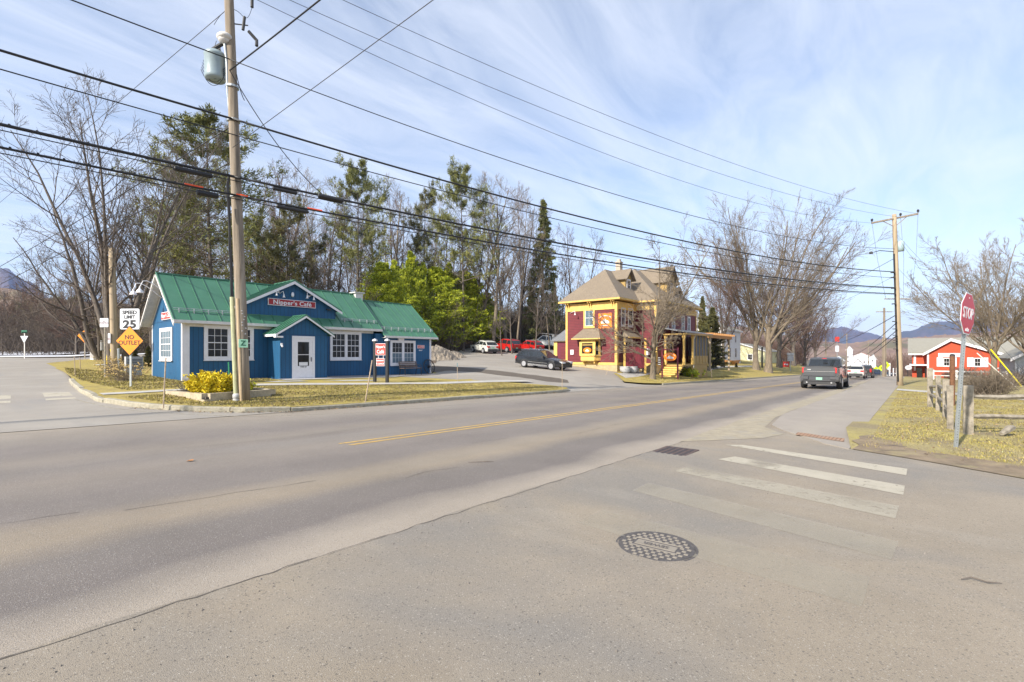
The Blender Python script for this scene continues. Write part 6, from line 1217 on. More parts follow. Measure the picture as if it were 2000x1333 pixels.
# ---------------------------------------------------------------- fence and lawn things on the right
rgf = random.Random(8)
def rough_post(o, name, x, y, w, d, h, m='greywood', notch=(), lean=0):
    mb = MB(); n = 9; vs = []; 
    for i in range(n+1):
        z = -.25+(h+.25)*i/n; k = 1+rgf.uniform(-.05,.05); nx = 0
        for a in notch:
            if abs(z-a) < .07: nx = .035
        sx = lean*z
        vs += [(x-w/2*k+sx,y-d/2*k,z),(x+w/2*k-nx+sx,y-d/2*k,z),(x+w/2*k-nx+sx,y+d/2*k,z),(x-w/2*k+sx,y+d/2*k,z)]
    fs = [[i*4+j,i*4+(j+1)%4,(i+1)*4+(j+1)%4,(i+1)*4+j] for i in range(n) for j in range(4)]+[[3,2,1,0],[n*4,n*4+1,n*4+2,n*4+3]]
    mb.add(vs, fs); return mb.build(name, X[m], o)
fe = thing('split_rail_fence', 'weathered split-rail fence turning a corner beside the stop sign', 'fence', (14.7,-.93,-.22))
fb0 = Vector((14.7,-.93,-.22)); CAMR = Vector((SA,-CA,0)); CAMF = Vector((CA,SA,0))
posts = [(Vector((14.68,-.98,-.22)),.21,1.08),(Vector((15.5,-.72,-.24)),.15,1.05),(Vector((19.2,-.80,-.31)),.19,1.12),(Vector((21.9,-.72,-.37)),.17,1.20),(Vector((23.6,-.55,-.40)),.20,1.45)]
for i,(p,w,h) in enumerate(posts):
    q = p-fb0; mb = rough_post(fe, 'fence_post', q.x, q.y, w*.9, w*.8, h+q.z*0, 'greywood', (.42,.86))
    mb.data.transform(Matrix.Translation((0,0,q.z)))
def rail(a, b, r=.055, m='greywood'):
    mb = MB(); mb.smooth = False; n = 10; a, b = Vector(a)-fb0, Vector(b)-fb0
    mb.tube([a+(b-a)*i/n+Vector((0,rgf.uniform(-.012,.012),rgf.uniform(-.014,.014))) for i in range(n+1)], [r*rgf.uniform(.5,.7)]+[r*rgf.uniform(.9,1.12) for _ in range(n-1)]+[r*rgf.uniform(.5,.7)], 5); return mb.build('fence_rail', X[m], fe)
c_ = posts[0][0]; ra = c_+CAMR*3.6+CAMF*.35
rail(c_+Vector((0,0,.83)), ra+Vector((0,0,.78))); rail(c_+Vector((0,0,.40)), ra+Vector((0,0,.33)))
for a_, b_ in ((1,2),(2,3),(3,4)):
    for z in (.84,.42): rail(posts[a_][0]+Vector((0,0,z)), posts[b_][0]+Vector((0,0,z+rgf.uniform(-.12,.06))), .05)
q = ra-fb0; mb = rough_post(fe, 'fence_post', q.x, q.y, .19, .16, 1.05, 'greywood', (.4,.8))
for k,(px,h) in enumerate(((1848,1.3),)): pass
o = thing('rusty_post', 'thick rusty brown post standing behind the fence corner before the red shop', 'post', (25.5,-1.25,-.42)); m = MB(); m.tube([(0,0,-.2),(0,0,1.95)], .085, 10); m.build('post', mat('rusty_wood', (.15,.07,.035), .9, var=.4, scale=12), o); m = MB(); m.lathe([(.087,1.9),(.087,1.97),(.03,2.0)], (0,0,0), 10); m.build('cap', X['dark'], o)
lg = thing('broken_log', 'short split grey log lying tilted on the grass by the fence', 'log', (14.9,-1.62,-.2)); m = MB(); m.tube([(-.16,.12,.03),(-.05,.03,.09),(.08,-.04,.14),(.2,-.1,.15)], [.04,.065,.075,.055], 7); m.build('wood', X['greywood'], lg)
def stick(label, pts, r, z, name='stick'):
    o = thing(name, label, 'stick', (pts[0][0],pts[0][1],z)); m = MB(); m.tube([(x-pts[0][0],y-pts[0][1],dz) for x,y,dz in pts], [r*.6]+[r]*(len(pts)-2)+[r*.4], 5); m.build('twig', X['bark'], o)
stick('thin broken twig lying on the pavement at the lower right', [(4.75,-.28,.012),(4.82,-.34,.02),(4.80,-.42,.016),(4.86,-.5,.01)], .005, -.09); stick('bent stick on the dirt beside the pavement ramp end', [(10.85,.45,.03),(10.9,.25,.06),(11.0,.05,.05)], .012, -.13); stick('tiny twig on the asphalt in the middle of the road', [(5.2,5.2,.012),(5.4,5.0,.02),(5.5,4.95,.01)], .006, -.11)
o = thing('dead_leaf', 'single orange-brown leaf lying on the far lane', 'leaf', (2.37,8.31,-.043)); m = MB(); m.add([(0,0,0),(.06,.02,.012),(.10,-.01,.02),(.08,-.06,.01),(.02,-.05,.015)], [[0,1,2],[0,2,3],[0,3,4]]); m.build('blade', mat('orange_brown_leaf', (.40,.17,.05), .8), o)
# low fence, bush in front of the red shop
gf = thing('paddock_rail', 'thin pale rail on light posts in front of the orange-red shop', 'fence', (78,-3,-1.5)); m = MB(); m.box(-.05,-8,.95,.05,1.4,1.1); m.box(-.05,-8,.45,.05,1.4,.55); m.build('rail', X['whitetrim'], gf)
for k in range(5): m = MB(); m.box(-.08,-7.6+k*2.1,-.3,.08,-7.4+k*2.1,1.2); m.build('fence_post', X['whitetrim'], gf)
def shrub(name, label, base, r, h, seed, n=160, m='twig', leafm=None, per=0, group=None, minr=.006, lsz=.05):
    rg = np.random.default_rng(seed); mb = MB(); st_ = np.zeros((n,3)); st_[:,:2] = rg.normal(0, r*.18, (n,2)); d = nrm(np.stack([rg.normal(0,.55,n)*r/h*1.3, rg.normal(0,.55,n)*r/h*1.3, np.ones(n)],1))
    P = curve(rg, st_, d, h*(.6+.5*rg.random(n)), 6, .10, .0); tubes(mb, P, np.full((n,1),minr)*(1.3-.8*np.linspace(0,1,6))[None], 3); a, ra_ = children(rg, P, np.full((n,6),minr), 4, .3, (20,55), .4, 4, .12, .02, .8, minr=minr*.7); tubes(mb, a, ra_, 3)
    o = thing(name, label, 'shrub', base, group=group); mb.build('stems', X[m], o)
    if leafm: lf = MB(); tp = a.reshape(-1,3); tufts(lf, rg, tp, np.repeat(nrm(a[:,-1]-a[:,0]),4,0), per, lsz, lsz*.5, .9, 0, mi=None); lf.build('leaves', [X[leafm[0]], X[leafm[1]]], o)
    return o
shrub('shrub', 'leafless yellow-brown bush spreading before the red shop behind the fence', (36.5,-3.2,-.62), 1.6, 1.5, 5, 420, 'twiglight', minr=.010); shrub('shrub', 'low bare bush at the right edge under the guards', (40,-7.5,-.7), 1.5, 1.1, 6, 260, 'twigred', minr=.010); shrub('shrub', 'long bare hedge in front of the grey cottage', (60,-7.5,-1.1), 3.0, 1.6, 7, 400, 'twig', minr=.014); shrub('shrub', 'bare hedge at the foot of the red shop wall', (84,-5,-1.5), 3.2, 1.5, 9, 400, 'twig', minr=.02)
# planter with the golden shrub
pb = (5.9,17.7,.12); pl = thing('raised_bed', 'raised planting bed of weathered square timbers beside the big utility pole', 'planter', pb)
def beam(a, b, z0, z1, w=.17):
    a, b = Vector(a), Vector(b); d = (b-a).normalized(); n = Vector((-d.y, d.x, 0))*w/2; m = MB(); v = [a-n,b-n,b+n,a+n]; m.add([(p.x-pb[0],p.y-pb[1],z0) for p in v]+[(p.x-pb[0],p.y-pb[1],z1) for p in v], [[3,2,1,0],[4,5,6,7],[0,1,5,4],[1,2,6,5],[2,3,7,6],[3,0,4,7]]); m.build('timber', X['timber'], pl)
q4 = [(5.22,16.45,0),(4.9,18.75,0),(7.1,19.3,0),(7.35,16.85,0)]
for lev in (0,1):
    for i in range(4):
        a, b = Vector(q4[i]), Vector(q4[(i+1)%4]); d = (b-a).normalized(); beam(a+d*(.085 if (i+lev)%2 else -.085), b-d*(.085 if not (i+lev)%2 else -.085)*1, -.1+lev*.172, .07+lev*.172)
m = MB(); m.prismz([(x-pb[0],y-pb[1]) for x,y,_ in q4], -.15, .14); m.build('soil', m_mud, pl)
gsb = shrub('golden_shrub', 'bright yellow cypress bush growing in the raised bed', (5.65,17.3,.2), .62, .72, 11, 240, 'bark', ('gold','gold'), 5, None, .006, .07); gs2 = shrub('golden_shrub', 'smaller lime-yellow bush beside the bright yellow one in the raised bed', (6.55,17.75,.2), .5, .55, 12, 180, 'bark', ('gold','hemlock'), 4, None, .006, .06); shrub('bare_shrub', 'small leafless dark shrub at the left end of the raised bed', (5.35,18.4,.2), .4, .55, 13, 60, 'bark')
hy = shrub('hydrangea', 'hydrangea with dry tan flower heads behind the speed limit sign', (5.2,26.3,.36), 1.0, .8, 14, 90, 'twiglight'); m = MB(); rr_ = random.Random(3)
for k in range(150): a = rr_.random()*6.28; r_ = rr_.random()**.6*1.0; m.sphere((r_*math.cos(a), r_*math.sin(a)*1.1, .25+.6*rr_.random()), rr_.uniform(.022,.05), 5, sq=(1,1,.8))
m.build('flower_heads', X['dryleaf'], hy, kind='stuff')
hy2 = copy_tree(hy); hy2.location = (6.0,33,.52); hy2['label'] = 'second dry hydrangea at the foot of the tan pole'; hy2.scale = (.8,.8,1.1)
# stakes
def stake(label, base, top, r=.022, tip=None):
    o = thing('snow_stake', label, 'stake', base, group=None); b, t = Vector(base), Vector(top); m = MB(); m.tube([(0,0,-.05), t-b], r, 6); p = m.build('rod', X['stake'], o)
    if tip: m = MB(); m.tube([(t-b)*.78, (t-b)*1.003], r*1.12, 6); m.build('painted_tip', X[tip], o)
def stk(label, px, y0, px1, y1, r=.022, tip=None, D=None):
    g = None
    Dd = 3.
    while Dd < 150:
        q = pt(px, y0, Dd); h = (L(q[0],q[1]) if q[1] > 14 else plane(q[0]))
        if q[2] <= h: break
        Dd += .03
    stake(label, pt(px,y0,Dd), pt(px1,y1,Dd), r, tip)
stk('upright grey stake in front of the cafe gable window', 319,794,324,699,.018); stk('leaning pale stake left of the black-posted cafe sign', 713,786,727,704,.022); stk('thin green-topped stake on the lawn right of the cafe', 894,746,893,709,.014,'teal'); stk('thin stake near the end of the lawn by the car park mouth', 1098,762,1098,706,.016); stk('thin stake on the left lawn beyond the kerb', 147,735,145,696,.016); stk('short pale stake on the left lawn', 157,722,156,698,.02)
stk('leaning thin rod on the grass strip before the pergola', 1391,744,1389,722,.025); stk('thin stake before the screened porch', 1368,727,1367,705,.03); stk('thin stake left of the pergola post', 1408,719,1408,703,.03); stk('slender leaning cane at the car park mouth by the burgundy house', 1183,732,1190,716,.02)
o = thing('garden_stake', 'short green metal garden stake behind the golden bushes', 'stake', (7.2,20.2,.3)); m = MB(); m.tube([(0,0,0),(-.02,0,.95)], .02, 6); m.tube([(0,0,.55),(-.02,0,.96)], .024, 6); m.build('rod', mat('green_paint', (.03,.25,.12), .5), o)
# bench and wagon wheel
bn = thing('park_bench', 'slatted park bench with black iron ends under the right cafe window', 'bench', (18.7,23.7,.27))
for x in (-.62,.62):
    m = MB(); m.tube([(x,-.25,0),(x,-.22,.42),(x,.22,.42),(x,.36,.85)], .025, 6); m.tube([(x,.22,.42),(x,.3,0)], .025, 6); m.tube([(x,-.22,.42),(x,-.22,.62),(x,.2,.64)], .02, 6); m.build('iron_end', X['black'], bn)
X['slat'] = mat('bench_slats', (.16,.12,.10), .7, var=.3, scale=10)
m = MB()
for k in range(5): m.box(-.7,-.22+k*.09,.43,.7,-.15+k*.09,.455)
m.build('seat', X['slat'], bn); m = MB()
for k in range(4): y = .24+k*.032; z = .5+k*.095; m.box(-.7,y-.012,z,.7,y+.012,z+.07)
m.build('backrest', X['slat'], bn)
ww_ = thing('wagon_wheel', 'black spoked wagon wheel leaning against the right corner of the cafe', 'wheel', (20.55,24.05,.27)); m = MB(); n = 28
m.tube([(.47*math.cos(2*math.pi*k/n),.0,.5+.47*math.sin(2*math.pi*k/n)) for k in range(n+1)], .03, 6, cap=False); m.build('rim', X['black'], ww_); m = MB(); m.lathe([(.07,-.08),(.07,.08)], (0,0,.5), 10, ax='y'); m.build('hub', X['black'], ww_); m = MB()
for k in range(12): a = 2*math.pi*k/12; m.tube([(.06*math.cos(a),0,.5+.06*math.sin(a)),(.45*math.cos(a),0,.5+.45*math.sin(a))], .014, 5)
m.build('spokes', X['black'], ww_); ww_.rotation_euler = (R(-12),0,R(3))
# things in front of the burgundy house
for k,(x,y) in enumerate(((38.3,19.1),(39.3,18.9))):
    o = thing('stone_pot', ('left','right')[k]+' of two round grey stone pots at the corner of the burgundy house', 'pot', (x,y,-.05)); m = MB(); m.smooth = True; m.lathe([(.0,0),(.25,0),(.42,.15),(.46,.42),(.44,.5),(.48,.56),(.40,.56),(.38,.45),(0,.45)], (0,0,0), 16); m.build('bowl', X['plasticgrey'], o); m = MB(); m.lathe([(.37,.47),(.0,.5)], (0,0,0), 12); m.build('soil', m_mud, o)
scn = thing('screen_panel', 'burgundy screen panel between two yellow posts beside the burgundy house', 'screen', (39.6,19.0,-.1))
for k,x in enumerate((-.75,1.1)): m = MB(); m.box(x-.08,-.08,-.2,x+.08,.08,3.2-.1*k); m.build('post', X['yellow'], scn)
m = MB(); m.box(-.67,-.03,.45,1.02,.03,2.35); m.build('panel', lined(mat('burgundy_boards', (.16,.02,.03), .6), 0, .2, .02, .6), scn); scn.rotation_euler = (0,0,R(-50))
sb_ = thing('stone_bench', 'pale stone bench by the wall of the burgundy house', 'bench', (41.6,19.2,-.05)); m = MB(); m.box(-1.1,-.22,.42,1.1,.22,.52); m.build('seat', X['concrete'], sb_)
for x in (-.75,.75): m = MB(); m.prism([(x-.2,0),(x+.2,0),(x+.1,.15),(x+.1,.3),(x+.2,.42),(x-.2,.42),(x-.1,.3),(x-.1,.15)], -.15, .15); m.build('leg', X['concrete'], sb_)
stt = thing('garden_statue', 'small stone figure standing at the right end of the stone bench', 'statue', (42.3,19.5,.47)); m = MB(); m.smooth = True; m.lathe([(.22,0),(.24,.08),(.17,.15),(.2,.35),(.16,.6),(.08,.75),(.12,.85),(.1,.98),(.03,1.05)], (0,0,0), 12); m.build('figure', X['plasticgrey'], stt); m = MB(); m.box(-.28,-.28,-.06,.28,.28,0); m.build('plinth', X['concrete'], stt)
for k,(x,y) in enumerate(((46.6,17.4),(49.6,17.6))): shrub('porch_shrub', ('left green-leaved plant below the screened porch','right green-leaved plant below the screened porch')[k], (x,y-1.0,L(x,y-1)), .5, .8, 40+k, 60, 'twig', ('hemlockd','hemlock'), 3, None, .01, .16)
# pergola
pg = thing('pergola', 'timber pergola with round posts between the burgundy house and white house', 'pergola', (64,20.5,-.3))
for x,y in ((-3.5,-1.6),(4.5,-1.6),(-3.5,3.0),(4.5,3.0)): m = MB(); m.tube([(x,y,-.3),(x,y,3.9)], .14, 8); p = m.build('post', X['polewood2'] if y < 0 else X['bark'], pg); m = MB(); m.tube([(x,y,3.1),(x+(.8 if x<0 else -.8),y,3.9)], .07, 6); m.build('brace', X['bark'], p)
X['cedar'] = mat('cedar_beam', (.40,.20,.07), .75, var=.2); m = MB(); m.box(-4.4,-1.75,3.9,5.4,-1.5,4.3); m.box(-4.4,2.9,3.9,5.4,3.15,4.3); m.build('beam', X['cedar'], pg); m = MB()
for k in range(12): m.box(-4.2+k*.84,-2.2,4.3,-4.1+k*.84,3.6,4.5)
m.build('rafter', X['cedar'], pg)
for k,(x,y) in enumerate(((63,22.3),(65.5,22),(67.5,22.4))): o = thing('outdoor_table', ('left','middle','right')[k]+' brown wooden table under the pergola', 'table', (x,y,L(x,y))); m = MB(); m.box(-.7,-.45,.72,.7,.45,.78); m.build('table_top', X['cedar'], o); [ (lambda mm: mm.build('leg', X['bark'], o))(( lambda z: (z.box(a-.05,b-.05,0,a+.05,b+.05,.72), z)[1])(MB())) for a in (-.55,.55) for b in (-.35,.35)]
o = thing('wooden_boat', 'orange wooden dory planter lying in front of the white house door', 'boat', (88,24.2,-.2)); m = MB(); m.add([(-2.6,0,1.0),(2.2,0,.8),(0,-.8,.7),(0,.8,.7),(-1.6,0,0),(1.6,0,0)], [[0,4,2],[2,4,5],[2,5,1],[0,3,4],[3,5,4],[3,1,5]]); m.build('hull', X['cedar'], o); m = MB(); m.add([(-2.3,0,.9),(1.9,0,.72),(0,-.6,.62),(0,.6,.62)], [[0,2,1,3]]); m.build('soil', m_mud, o); o.rotation_euler = (0,0,R(-40))
# gravel heap, rock, light pole by the hedge
def heap(name, label, cat, base, rx, ry, h, mt, seed, kind=None):
    rg = np.random.default_rng(seed); mb = MB(); n = 22; vs = []; fs = []
    for i in range(n+1):
        for j in range(n+1):
            u, v = i/n*2-1, j/n*2-1; r = math.hypot(u, v); z = h*max(0, 1-r**1.6)+(rg.normal(0,.05)*h if r < .95 else 0)-.1; vs.append((u*rx, v*ry, z))
    fs = [[i*(n+1)+j,(i+1)*(n+1)+j,(i+1)*(n+1)+j+1,i*(n+1)+j+1] for i in range(n) for j in range(n)]; mb.add(vs, fs); return mb.build(name, mt, None, label, cat, loc=None, kind=kind)
m_hp = speck(speck(mat('heap_gravel', (.30,.25,.19), .95, var=.3, scale=5, bump=1, bscale=15), 9, .1, .4, .6), 14, .1, .4, .6, (.5,.45,.38))
for k,(px,D,rx,h,lab) in enumerate(((852,48,2.6,1.5,'large heap of brown gravel at the cafe end of the car park'),(885,52,1.7,.8,'lower gravel heap beside the white crossover'))):
    q = pt(px,693,D); o = heap('gravel_heap', lab, 'gravel heap', q, rx, rx*.8, h, m_hp, k+3); o.location = (q[0], q[1], L(q[0],q[1]))
o = thing('yard_lamp', 'thin yard lamp pole with small flood heads in front of the hedge', 'lamp pole', (24.5,31.5,.75)); m = MB(); m.tube([(0,0,-.2),(0,0,4.1)], .045, 8); m.build('pole', X['stake'], o); m = MB(); m.sphere((-.12,0,4.15),.09,8); m.sphere((.12,0,4.1),.09,8); m.build('lamp_head', X['dark'], o)
# manhole cover and drain grate
mh = thing('manhole_cover', 'round cast-iron sewer manhole cover set in the near pavement', 'manhole cover', (3.9,1.66,plane(3.9)+.006), YAW+R(55))
m = MB(); m.lathe([(.335,-.02),(.335,.003),(.318,.003),(.315,-.002),(.312,.006),(.0,.006)], (0,0,0), 48); m.build('cover', X['castiron'], mh); m = MB()
for i in range(-5,6):
    for j in range(-5,6):
        x, y = i*.058+(.029 if j%2 else 0), j*.052
        if math.hypot(x,y) < .285 and not (abs(y) < .10 and abs(x) < .19): m.box(x-.016,y-.014,.005,x+.016,y+.014,.0095)
m.build('raised_studs', X['dustpad'], mh, kind='stuff'); m = MB(); m.box(-.17,-.052,.005,.17,.052,.009); m.box(-.2,.078,.005,.2,.094,.009); m.box(-.2,-.094,.005,.2,-.078,.009); rp = m.build('name_panel', X['dustpad'], mh)
cu = text('SEWER', .07, X['castiron'], rp, Matrix.Identity(4), ext=.0015, bold=.001); cu.data.transform(Matrix.Translation((0,0,.0105)) @ Matrix.Rotation(R(-90),4,'X')); cu.data.transform(Matrix.Identity(4))
gr = thing('drain_grate', 'rectangular rusty drain grate at the edge of the main road', 'drain grate', (8.38,3.22,plane(8.38)+.008), 0); m = MB(); m.box(-.38,-.30,-.02,.38,.30,.004); m.build('grate', mat('rusty_iron', (.12,.085,.075), .8, .3, var=.3, scale=20), gr); m = MB()
for i in range(9):
    for j in range(5): m.box(-.34+i*.078,-.25+j*.105,.003,-.34+i*.078+.045,-.25+j*.105+.06,.0055)
m.build('slots', X['black'], gr)
# ---------------------------------------------------------------- vehicles (x forward, built about their centre)
def car(name, label, cat, loc, rz, sp, pm, group=None):
    """sp: L, W, top profile of the lower body [(x, z)...] rear to front, gh = greenhouse [(x, z)] rear base, rear top, front top, front base"""
    o = thing(name, label, cat, loc, rz, group); Lh, W = sp['L']/2, sp['W']; zb = sp.get('zb', .24); belt = sp['belt']; prof = sp['prof']; wr = sp['wr']; ax = sp['ax']
    def top(x):
        for (a, za), (b, zb2) in zip(prof, prof[1:]):
            if a <= x <= b: return za+(zb2-za)*(x-a)/(b-a)
        return prof[-1][1] if x > prof[-1][0] else prof[0][1]
    def hwid(x): t = abs(x)/Lh; return W/2*(1-.10*t**5-.03*t**2)
    n = 34; xs = sorted(set([-Lh+2*Lh*i/n for i in range(n+1)]+[p[0] for p in prof])); ring = []
    mb = MB(); mb.smooth = False; vs = []
    for x in xs:
        h = hwid(x); zt_ = top(x); e = (abs(x)/Lh)**8; z0 = zb+.10*e
        for fy, z in ((-.86,z0),(-.985,z0+.10),(-1.0,z0+.30),(-.99,min(zt_-.05,.78)),(-.955,zt_-.035),(-.88,zt_),(0,zt_+.035),(.88,zt_),(.955,zt_-.035),(.99,min(zt_-.05,.78)),(1.0,z0+.30),(.985,z0+.10),(.86,z0)): vs.append((x*(1-.012*(abs(fy)**3)*e), fy*h, z))
    k = 13; fs = [[i*k+j, i*k+(j+1)%k, (i+1)*k+(j+1)%k, (i+1)*k+j] for i in range(len(xs)-1) for j in range(k)]
    # wheel openings are cut out of the sides
    def inwheel(f):
        c = [sum(vs[i][a] for i in f)/4 for a in range(3)]
        return any((c[0]-a)**2+(c[2]-wr)**2 < (wr*1.16)**2 and abs(c[1]) > W*.36 for a in ax) and c[2] < wr*1.9
    fs = [f[::-1] for f in fs]; fs += [list(range(k)), [(len(xs)-1)*k+j for j in range(k)][::-1]]
    mb.add(vs, fs); mb.smooth = True; body = mb.build('body', X[pm] if isinstance(pm, str) else pm, o)
    try: body.data.set_sharp_from_angle(angle=R(35))
    except Exception: pass
    # arches
    m = MB()
    for a in ax:
        for sg in (-1, 1):
            pts = [(a+wr*1.17*math.cos(t*math.pi/14), wr+wr*1.17*math.sin(t*math.pi/14)) for t in range(15)]
            poly = [(a-wr*1.17, zb-.02)]+pts[::-1]+[(a+wr*1.17, zb-.02)]; yw_ = hwid(a)+.006
            m.prism(poly, min(sg*yw_, sg*(yw_-.05)), max(sg*yw_, sg*(yw_-.05)))
    m.build('wheel_arch', X['dark'], o)
    for a in ax:
        for sg in (-1, 1):
            w = MB(); w.smooth = True; tw = sp.get('tw', .115); y = sg*(hwid(a)+.05-tw); w.lathe([(wr*.62,-tw),(wr*.93,-tw),(wr,-tw*.7),(wr,tw*.7),(wr*.93,tw),(wr*.62,tw)], (a,y,wr), 22, ax='y'); t_ = w.build('wheel', X['rubber'], o)
            w = MB(); yo = sg*(tw+.002); w.lathe([(wr*.64,-.01),(wr*.64,.012),(wr*.57,.012),(wr*.55,-.0)], (a,y+yo,wr), 20, ax='y'); w.lathe([(wr*.16,-.012),(wr*.16,.016)], (a,y+yo,wr), 10, ax='y')
            for q in range(5):
                an = q*2*math.pi/5+.3; c_, s_ = math.cos(an), math.sin(an); p = [(a+wr*.1*c_-s_*wr*.10, wr+wr*.1*s_+c_*wr*.10),(a+wr*.6*c_-s_*wr*.12, wr+wr*.6*s_+c_*wr*.12),(a+wr*.6*c_+s_*wr*.12, wr+wr*.6*s_-c_*wr*.12),(a+wr*.1*c_+s_*wr*.10, wr+wr*.1*s_-c_*wr*.10)]
                w.prism(p, y+yo-.008, y+yo+.010)
            w.build('rim', X['silver'], t_)
    # greenhouse
    def hb(z, z0, z1, w0, w1): return w0+(w1-w0)*(z-z0)/(z1-z0)
    gx = sp['gh']; (x0,z0),(x1,z1),(x2,z2),(x3,z3) = gx; wb_, wt_ = W/2*.93, W/2*sp.get('rw', .74); zr = max(z1, z2)
    def sec(x, z, w): return (x, w, z)
    g = MB(); g.smooth = False
    bw = lambda z: hb(z, belt, zr, wb_, wt_)
    A = [(x0,-bw(z0),z0),(x0,bw(z0),z0),(x1,bw(z1),z1-.02),(x1,-bw(z1),z1-.02),(x2,-bw(z2),z2-.02),(x2,bw(z2),z2-.02),(x3,bw(z3),z3),(x3,-bw(z3),z3)]
    xm = (x1+x2)/2; A += [(x1+.05,-bw(z1)*.8,z1+.025),(x1+.05,bw(z1)*.8,z1+.025),(x2-.05,-bw(z2)*.8,z2+.025),(x2-.05,bw(z2)*.8,z2+.025),(xm,-bw(zr)*.8,zr+.055),(xm,bw(zr)*.8,zr+.055),(xm,-bw(zr),zr-.0),(xm,bw(zr),zr-.0)]
    g.add(A, [[0,1,2,3],[3,2,9,8],[8,9,13,12],[12,13,11,10],[10,11,5,4],[4,5,6,7],[0,3,14,4,7],[1,6,5,15,2],[3,8,12,14],[14,12,10,4],[2,15,13,9],[15,5,11,13]]); gb_ = g.build('cabin', X[pm] if isinstance(pm, str) else pm, o)
    # glass set just proud of the cabin
    def sidepane(pts, sg):
        p = [(x, sg*(bw(z)+.006), z) for x, z in pts]; q = [(x, y-sg*.004, z) for x, y, z in p]; m = MB(); n_ = len(p)
        m.add(p+q, [list(range(n_)) if sg < 0 else list(range(n_))[::-1], [i+n_ for i in (range(n_)[::-1] if sg < 0 else range(n_))]]); m.build('side_window', X['carglass'], o)
    zt2 = lambda x: z1+(z2-z1)*(x-x1)/(x2-x1)
    ft = lambda z: (z-z0)/(z1-z0)
    if not sp.get('panel'):
        divs = sp['div']; za = belt+.05; zc = -.085
        rr0 = x0+(x1-x0)*((za-z0)/(z1-z0)) if z1 != z0 else x0; f0 = x3+(x2-x3)*((za-z3)/(z2-z3))
        xsd = [None]+divs+[None]
        for sg in (-1, 1):
            for i in range(len(divs)+1):
                a = divs[i-1]+.04 if i else None; b = divs[i]-.04 if i < len(divs) else None
                tl = (a, zt2(a)+zc) if a is not None else (x1+.10, zt2(x1)+zc); bl = (a, za) if a is not None else (rr0+.14, za)
                tr_ = (b, zt2(b)+zc) if b is not None else (x2-.06, zt2(x2)+zc); br = (b, za) if b is not None else (f0-.16, za)
                sidepane([bl, br, tr_, tl], sg)
    def endpane(xa, za, xb, zb3, nm, ins=.06, sgn=-1):
        dx, dz = xb-xa, zb3-za; l = math.hypot(dx, dz); ux, uz = dx/l, dz/l; nx, nz = (-uz, ux) if sgn < 0 else (uz, -ux)
        if (nx < 0) != (sgn < 0): nx, nz = -nx, -nz
        a = (xa+ux*ins, za+uz*ins); b = (xb-ux*ins*.9, zb3-uz*ins*.9); p = []
        for (x, z) in (a, b):
            w = bw(z)*.93; p += [(x+nx*.008, -w, z+nz*.008), (x+nx*.008, w, z+nz*.008)]
        m = MB(); m.slab([p[0],p[1],p[3],p[2]] if sgn > 0 else [p[1],p[0],p[2],p[3]], .004); m.build(nm, X['carglass'], o)
    if not sp.get('norear'): endpane(x0, z0, x1, z1, 'rear_window', sp.get('ri', .10), -1)
    endpane(x3, z3, x2, z2, 'windscreen', .07, 1)
    # lights, bumpers, plate, mirrors
    xr, xf = -Lh, Lh; hr, hf = hwid(xr), hwid(xf); tl = sp['tl']; hl = sp['hl']
    for sg in (-1, 1):
        m = MB(); m.box(xr-.012, sg*(hr*.98), tl[0], xr+.22, sg*(hr*.98-tl[2]), tl[1]); 
        if sp.get('tlside', 1): m.box(xr+.02, sg*(hr*.985), tl[0]+.03, xr+.26, sg*(hr*1.012), tl[1]-.02)
        m.build('tail_light', X['tail'], o)
        m = MB(); m.box(xf-.10, sg*hf*.97, hl[0], xf+.012, sg*(hf*.97-.38), hl[1]); m.box(xf-.34, sg*(hf*.99), hl[0]+.01, xf-.02, sg*(hf*1.022), hl[1]); m.build('headlight', X['head'], o)
        m = MB(); xm_ = x3-.42; m.tube([(xm_, sg*(W/2*.90), belt+.04),(xm_, sg*(W/2+.10), belt+.08)], .025, 6); m.box(xm_-.05, sg*(W/2+.05), belt+.0, xm_+.07, sg*(W/2+.22), belt+.16); m.build('wing_mirror', X[sp.get('mir','dark')], o)
    m = MB(); m.box(xr-.03, -hr*.9, .28, xr+.12, hr*.9, .28+sp.get('bh',.28)); m.build('rear_bumper', X[sp.get('bm','dark')], o)
    m = MB(); m.box(xf-.1, -hf*.86, .26, xf+.02, hf*.86, .44); m.box(xf-.06, -hf*.5, .50, xf+.008, hf*.5, hl[0]+.10); m.build('front_grille', X['dark'], o)
    m = MB(); pz_ = sp.get('pz', .72); m.box(xr-.036, -.16, pz_, xr-.02, .16, pz_+.15); m.build('number_plate', X['plate'], o)
    if sp.get('rails'):
        m = MB()
        for sg in (-1,1): m.tube([(x1+.15, sg*wt_*.93, z1+.03),(x1+.2, sg*wt_*.93, z1+.10),(x2-.2, sg*wt_*.93, z2+.10),(x2-.1, sg*wt_*.93, z2+.03)], .022, 6)
        m.build('roof_rail', X[sp['rails']], o)
    m = MB()
    for sg in (-1,1):
        m.box(ax[0]+wr*1.2, sg*(hwid(0)*.985), zb+.0, ax[1]-wr*1.2, sg*(hwid(0)+.012), zb+.14)
        if sp.get('strip'): m.box(ax[0]+wr*1.25, sg*(hwid(0)-.01), .50, ax[1]-wr*1.25, sg*(hwid(0)+.018), .54)
    m.build('sill', X['chrome' if sp.get('strip') else 'dark'], o)
    m = MB()
    for sg in (-1,1):
        for d in sp.get('div', [])[:3]: m.box(d+.06, sg*(W/2*.95), belt-.14, d+.22, sg*(W/2+.018), belt-.11)
        for d in sp.get('div', []): m.box(d-.006, sg*(W/2*.95), zb+.16, d+.006, sg*(hwid(d)+.002), belt-.02)
    m.build('door_seam', X['dark'], o)
    return o
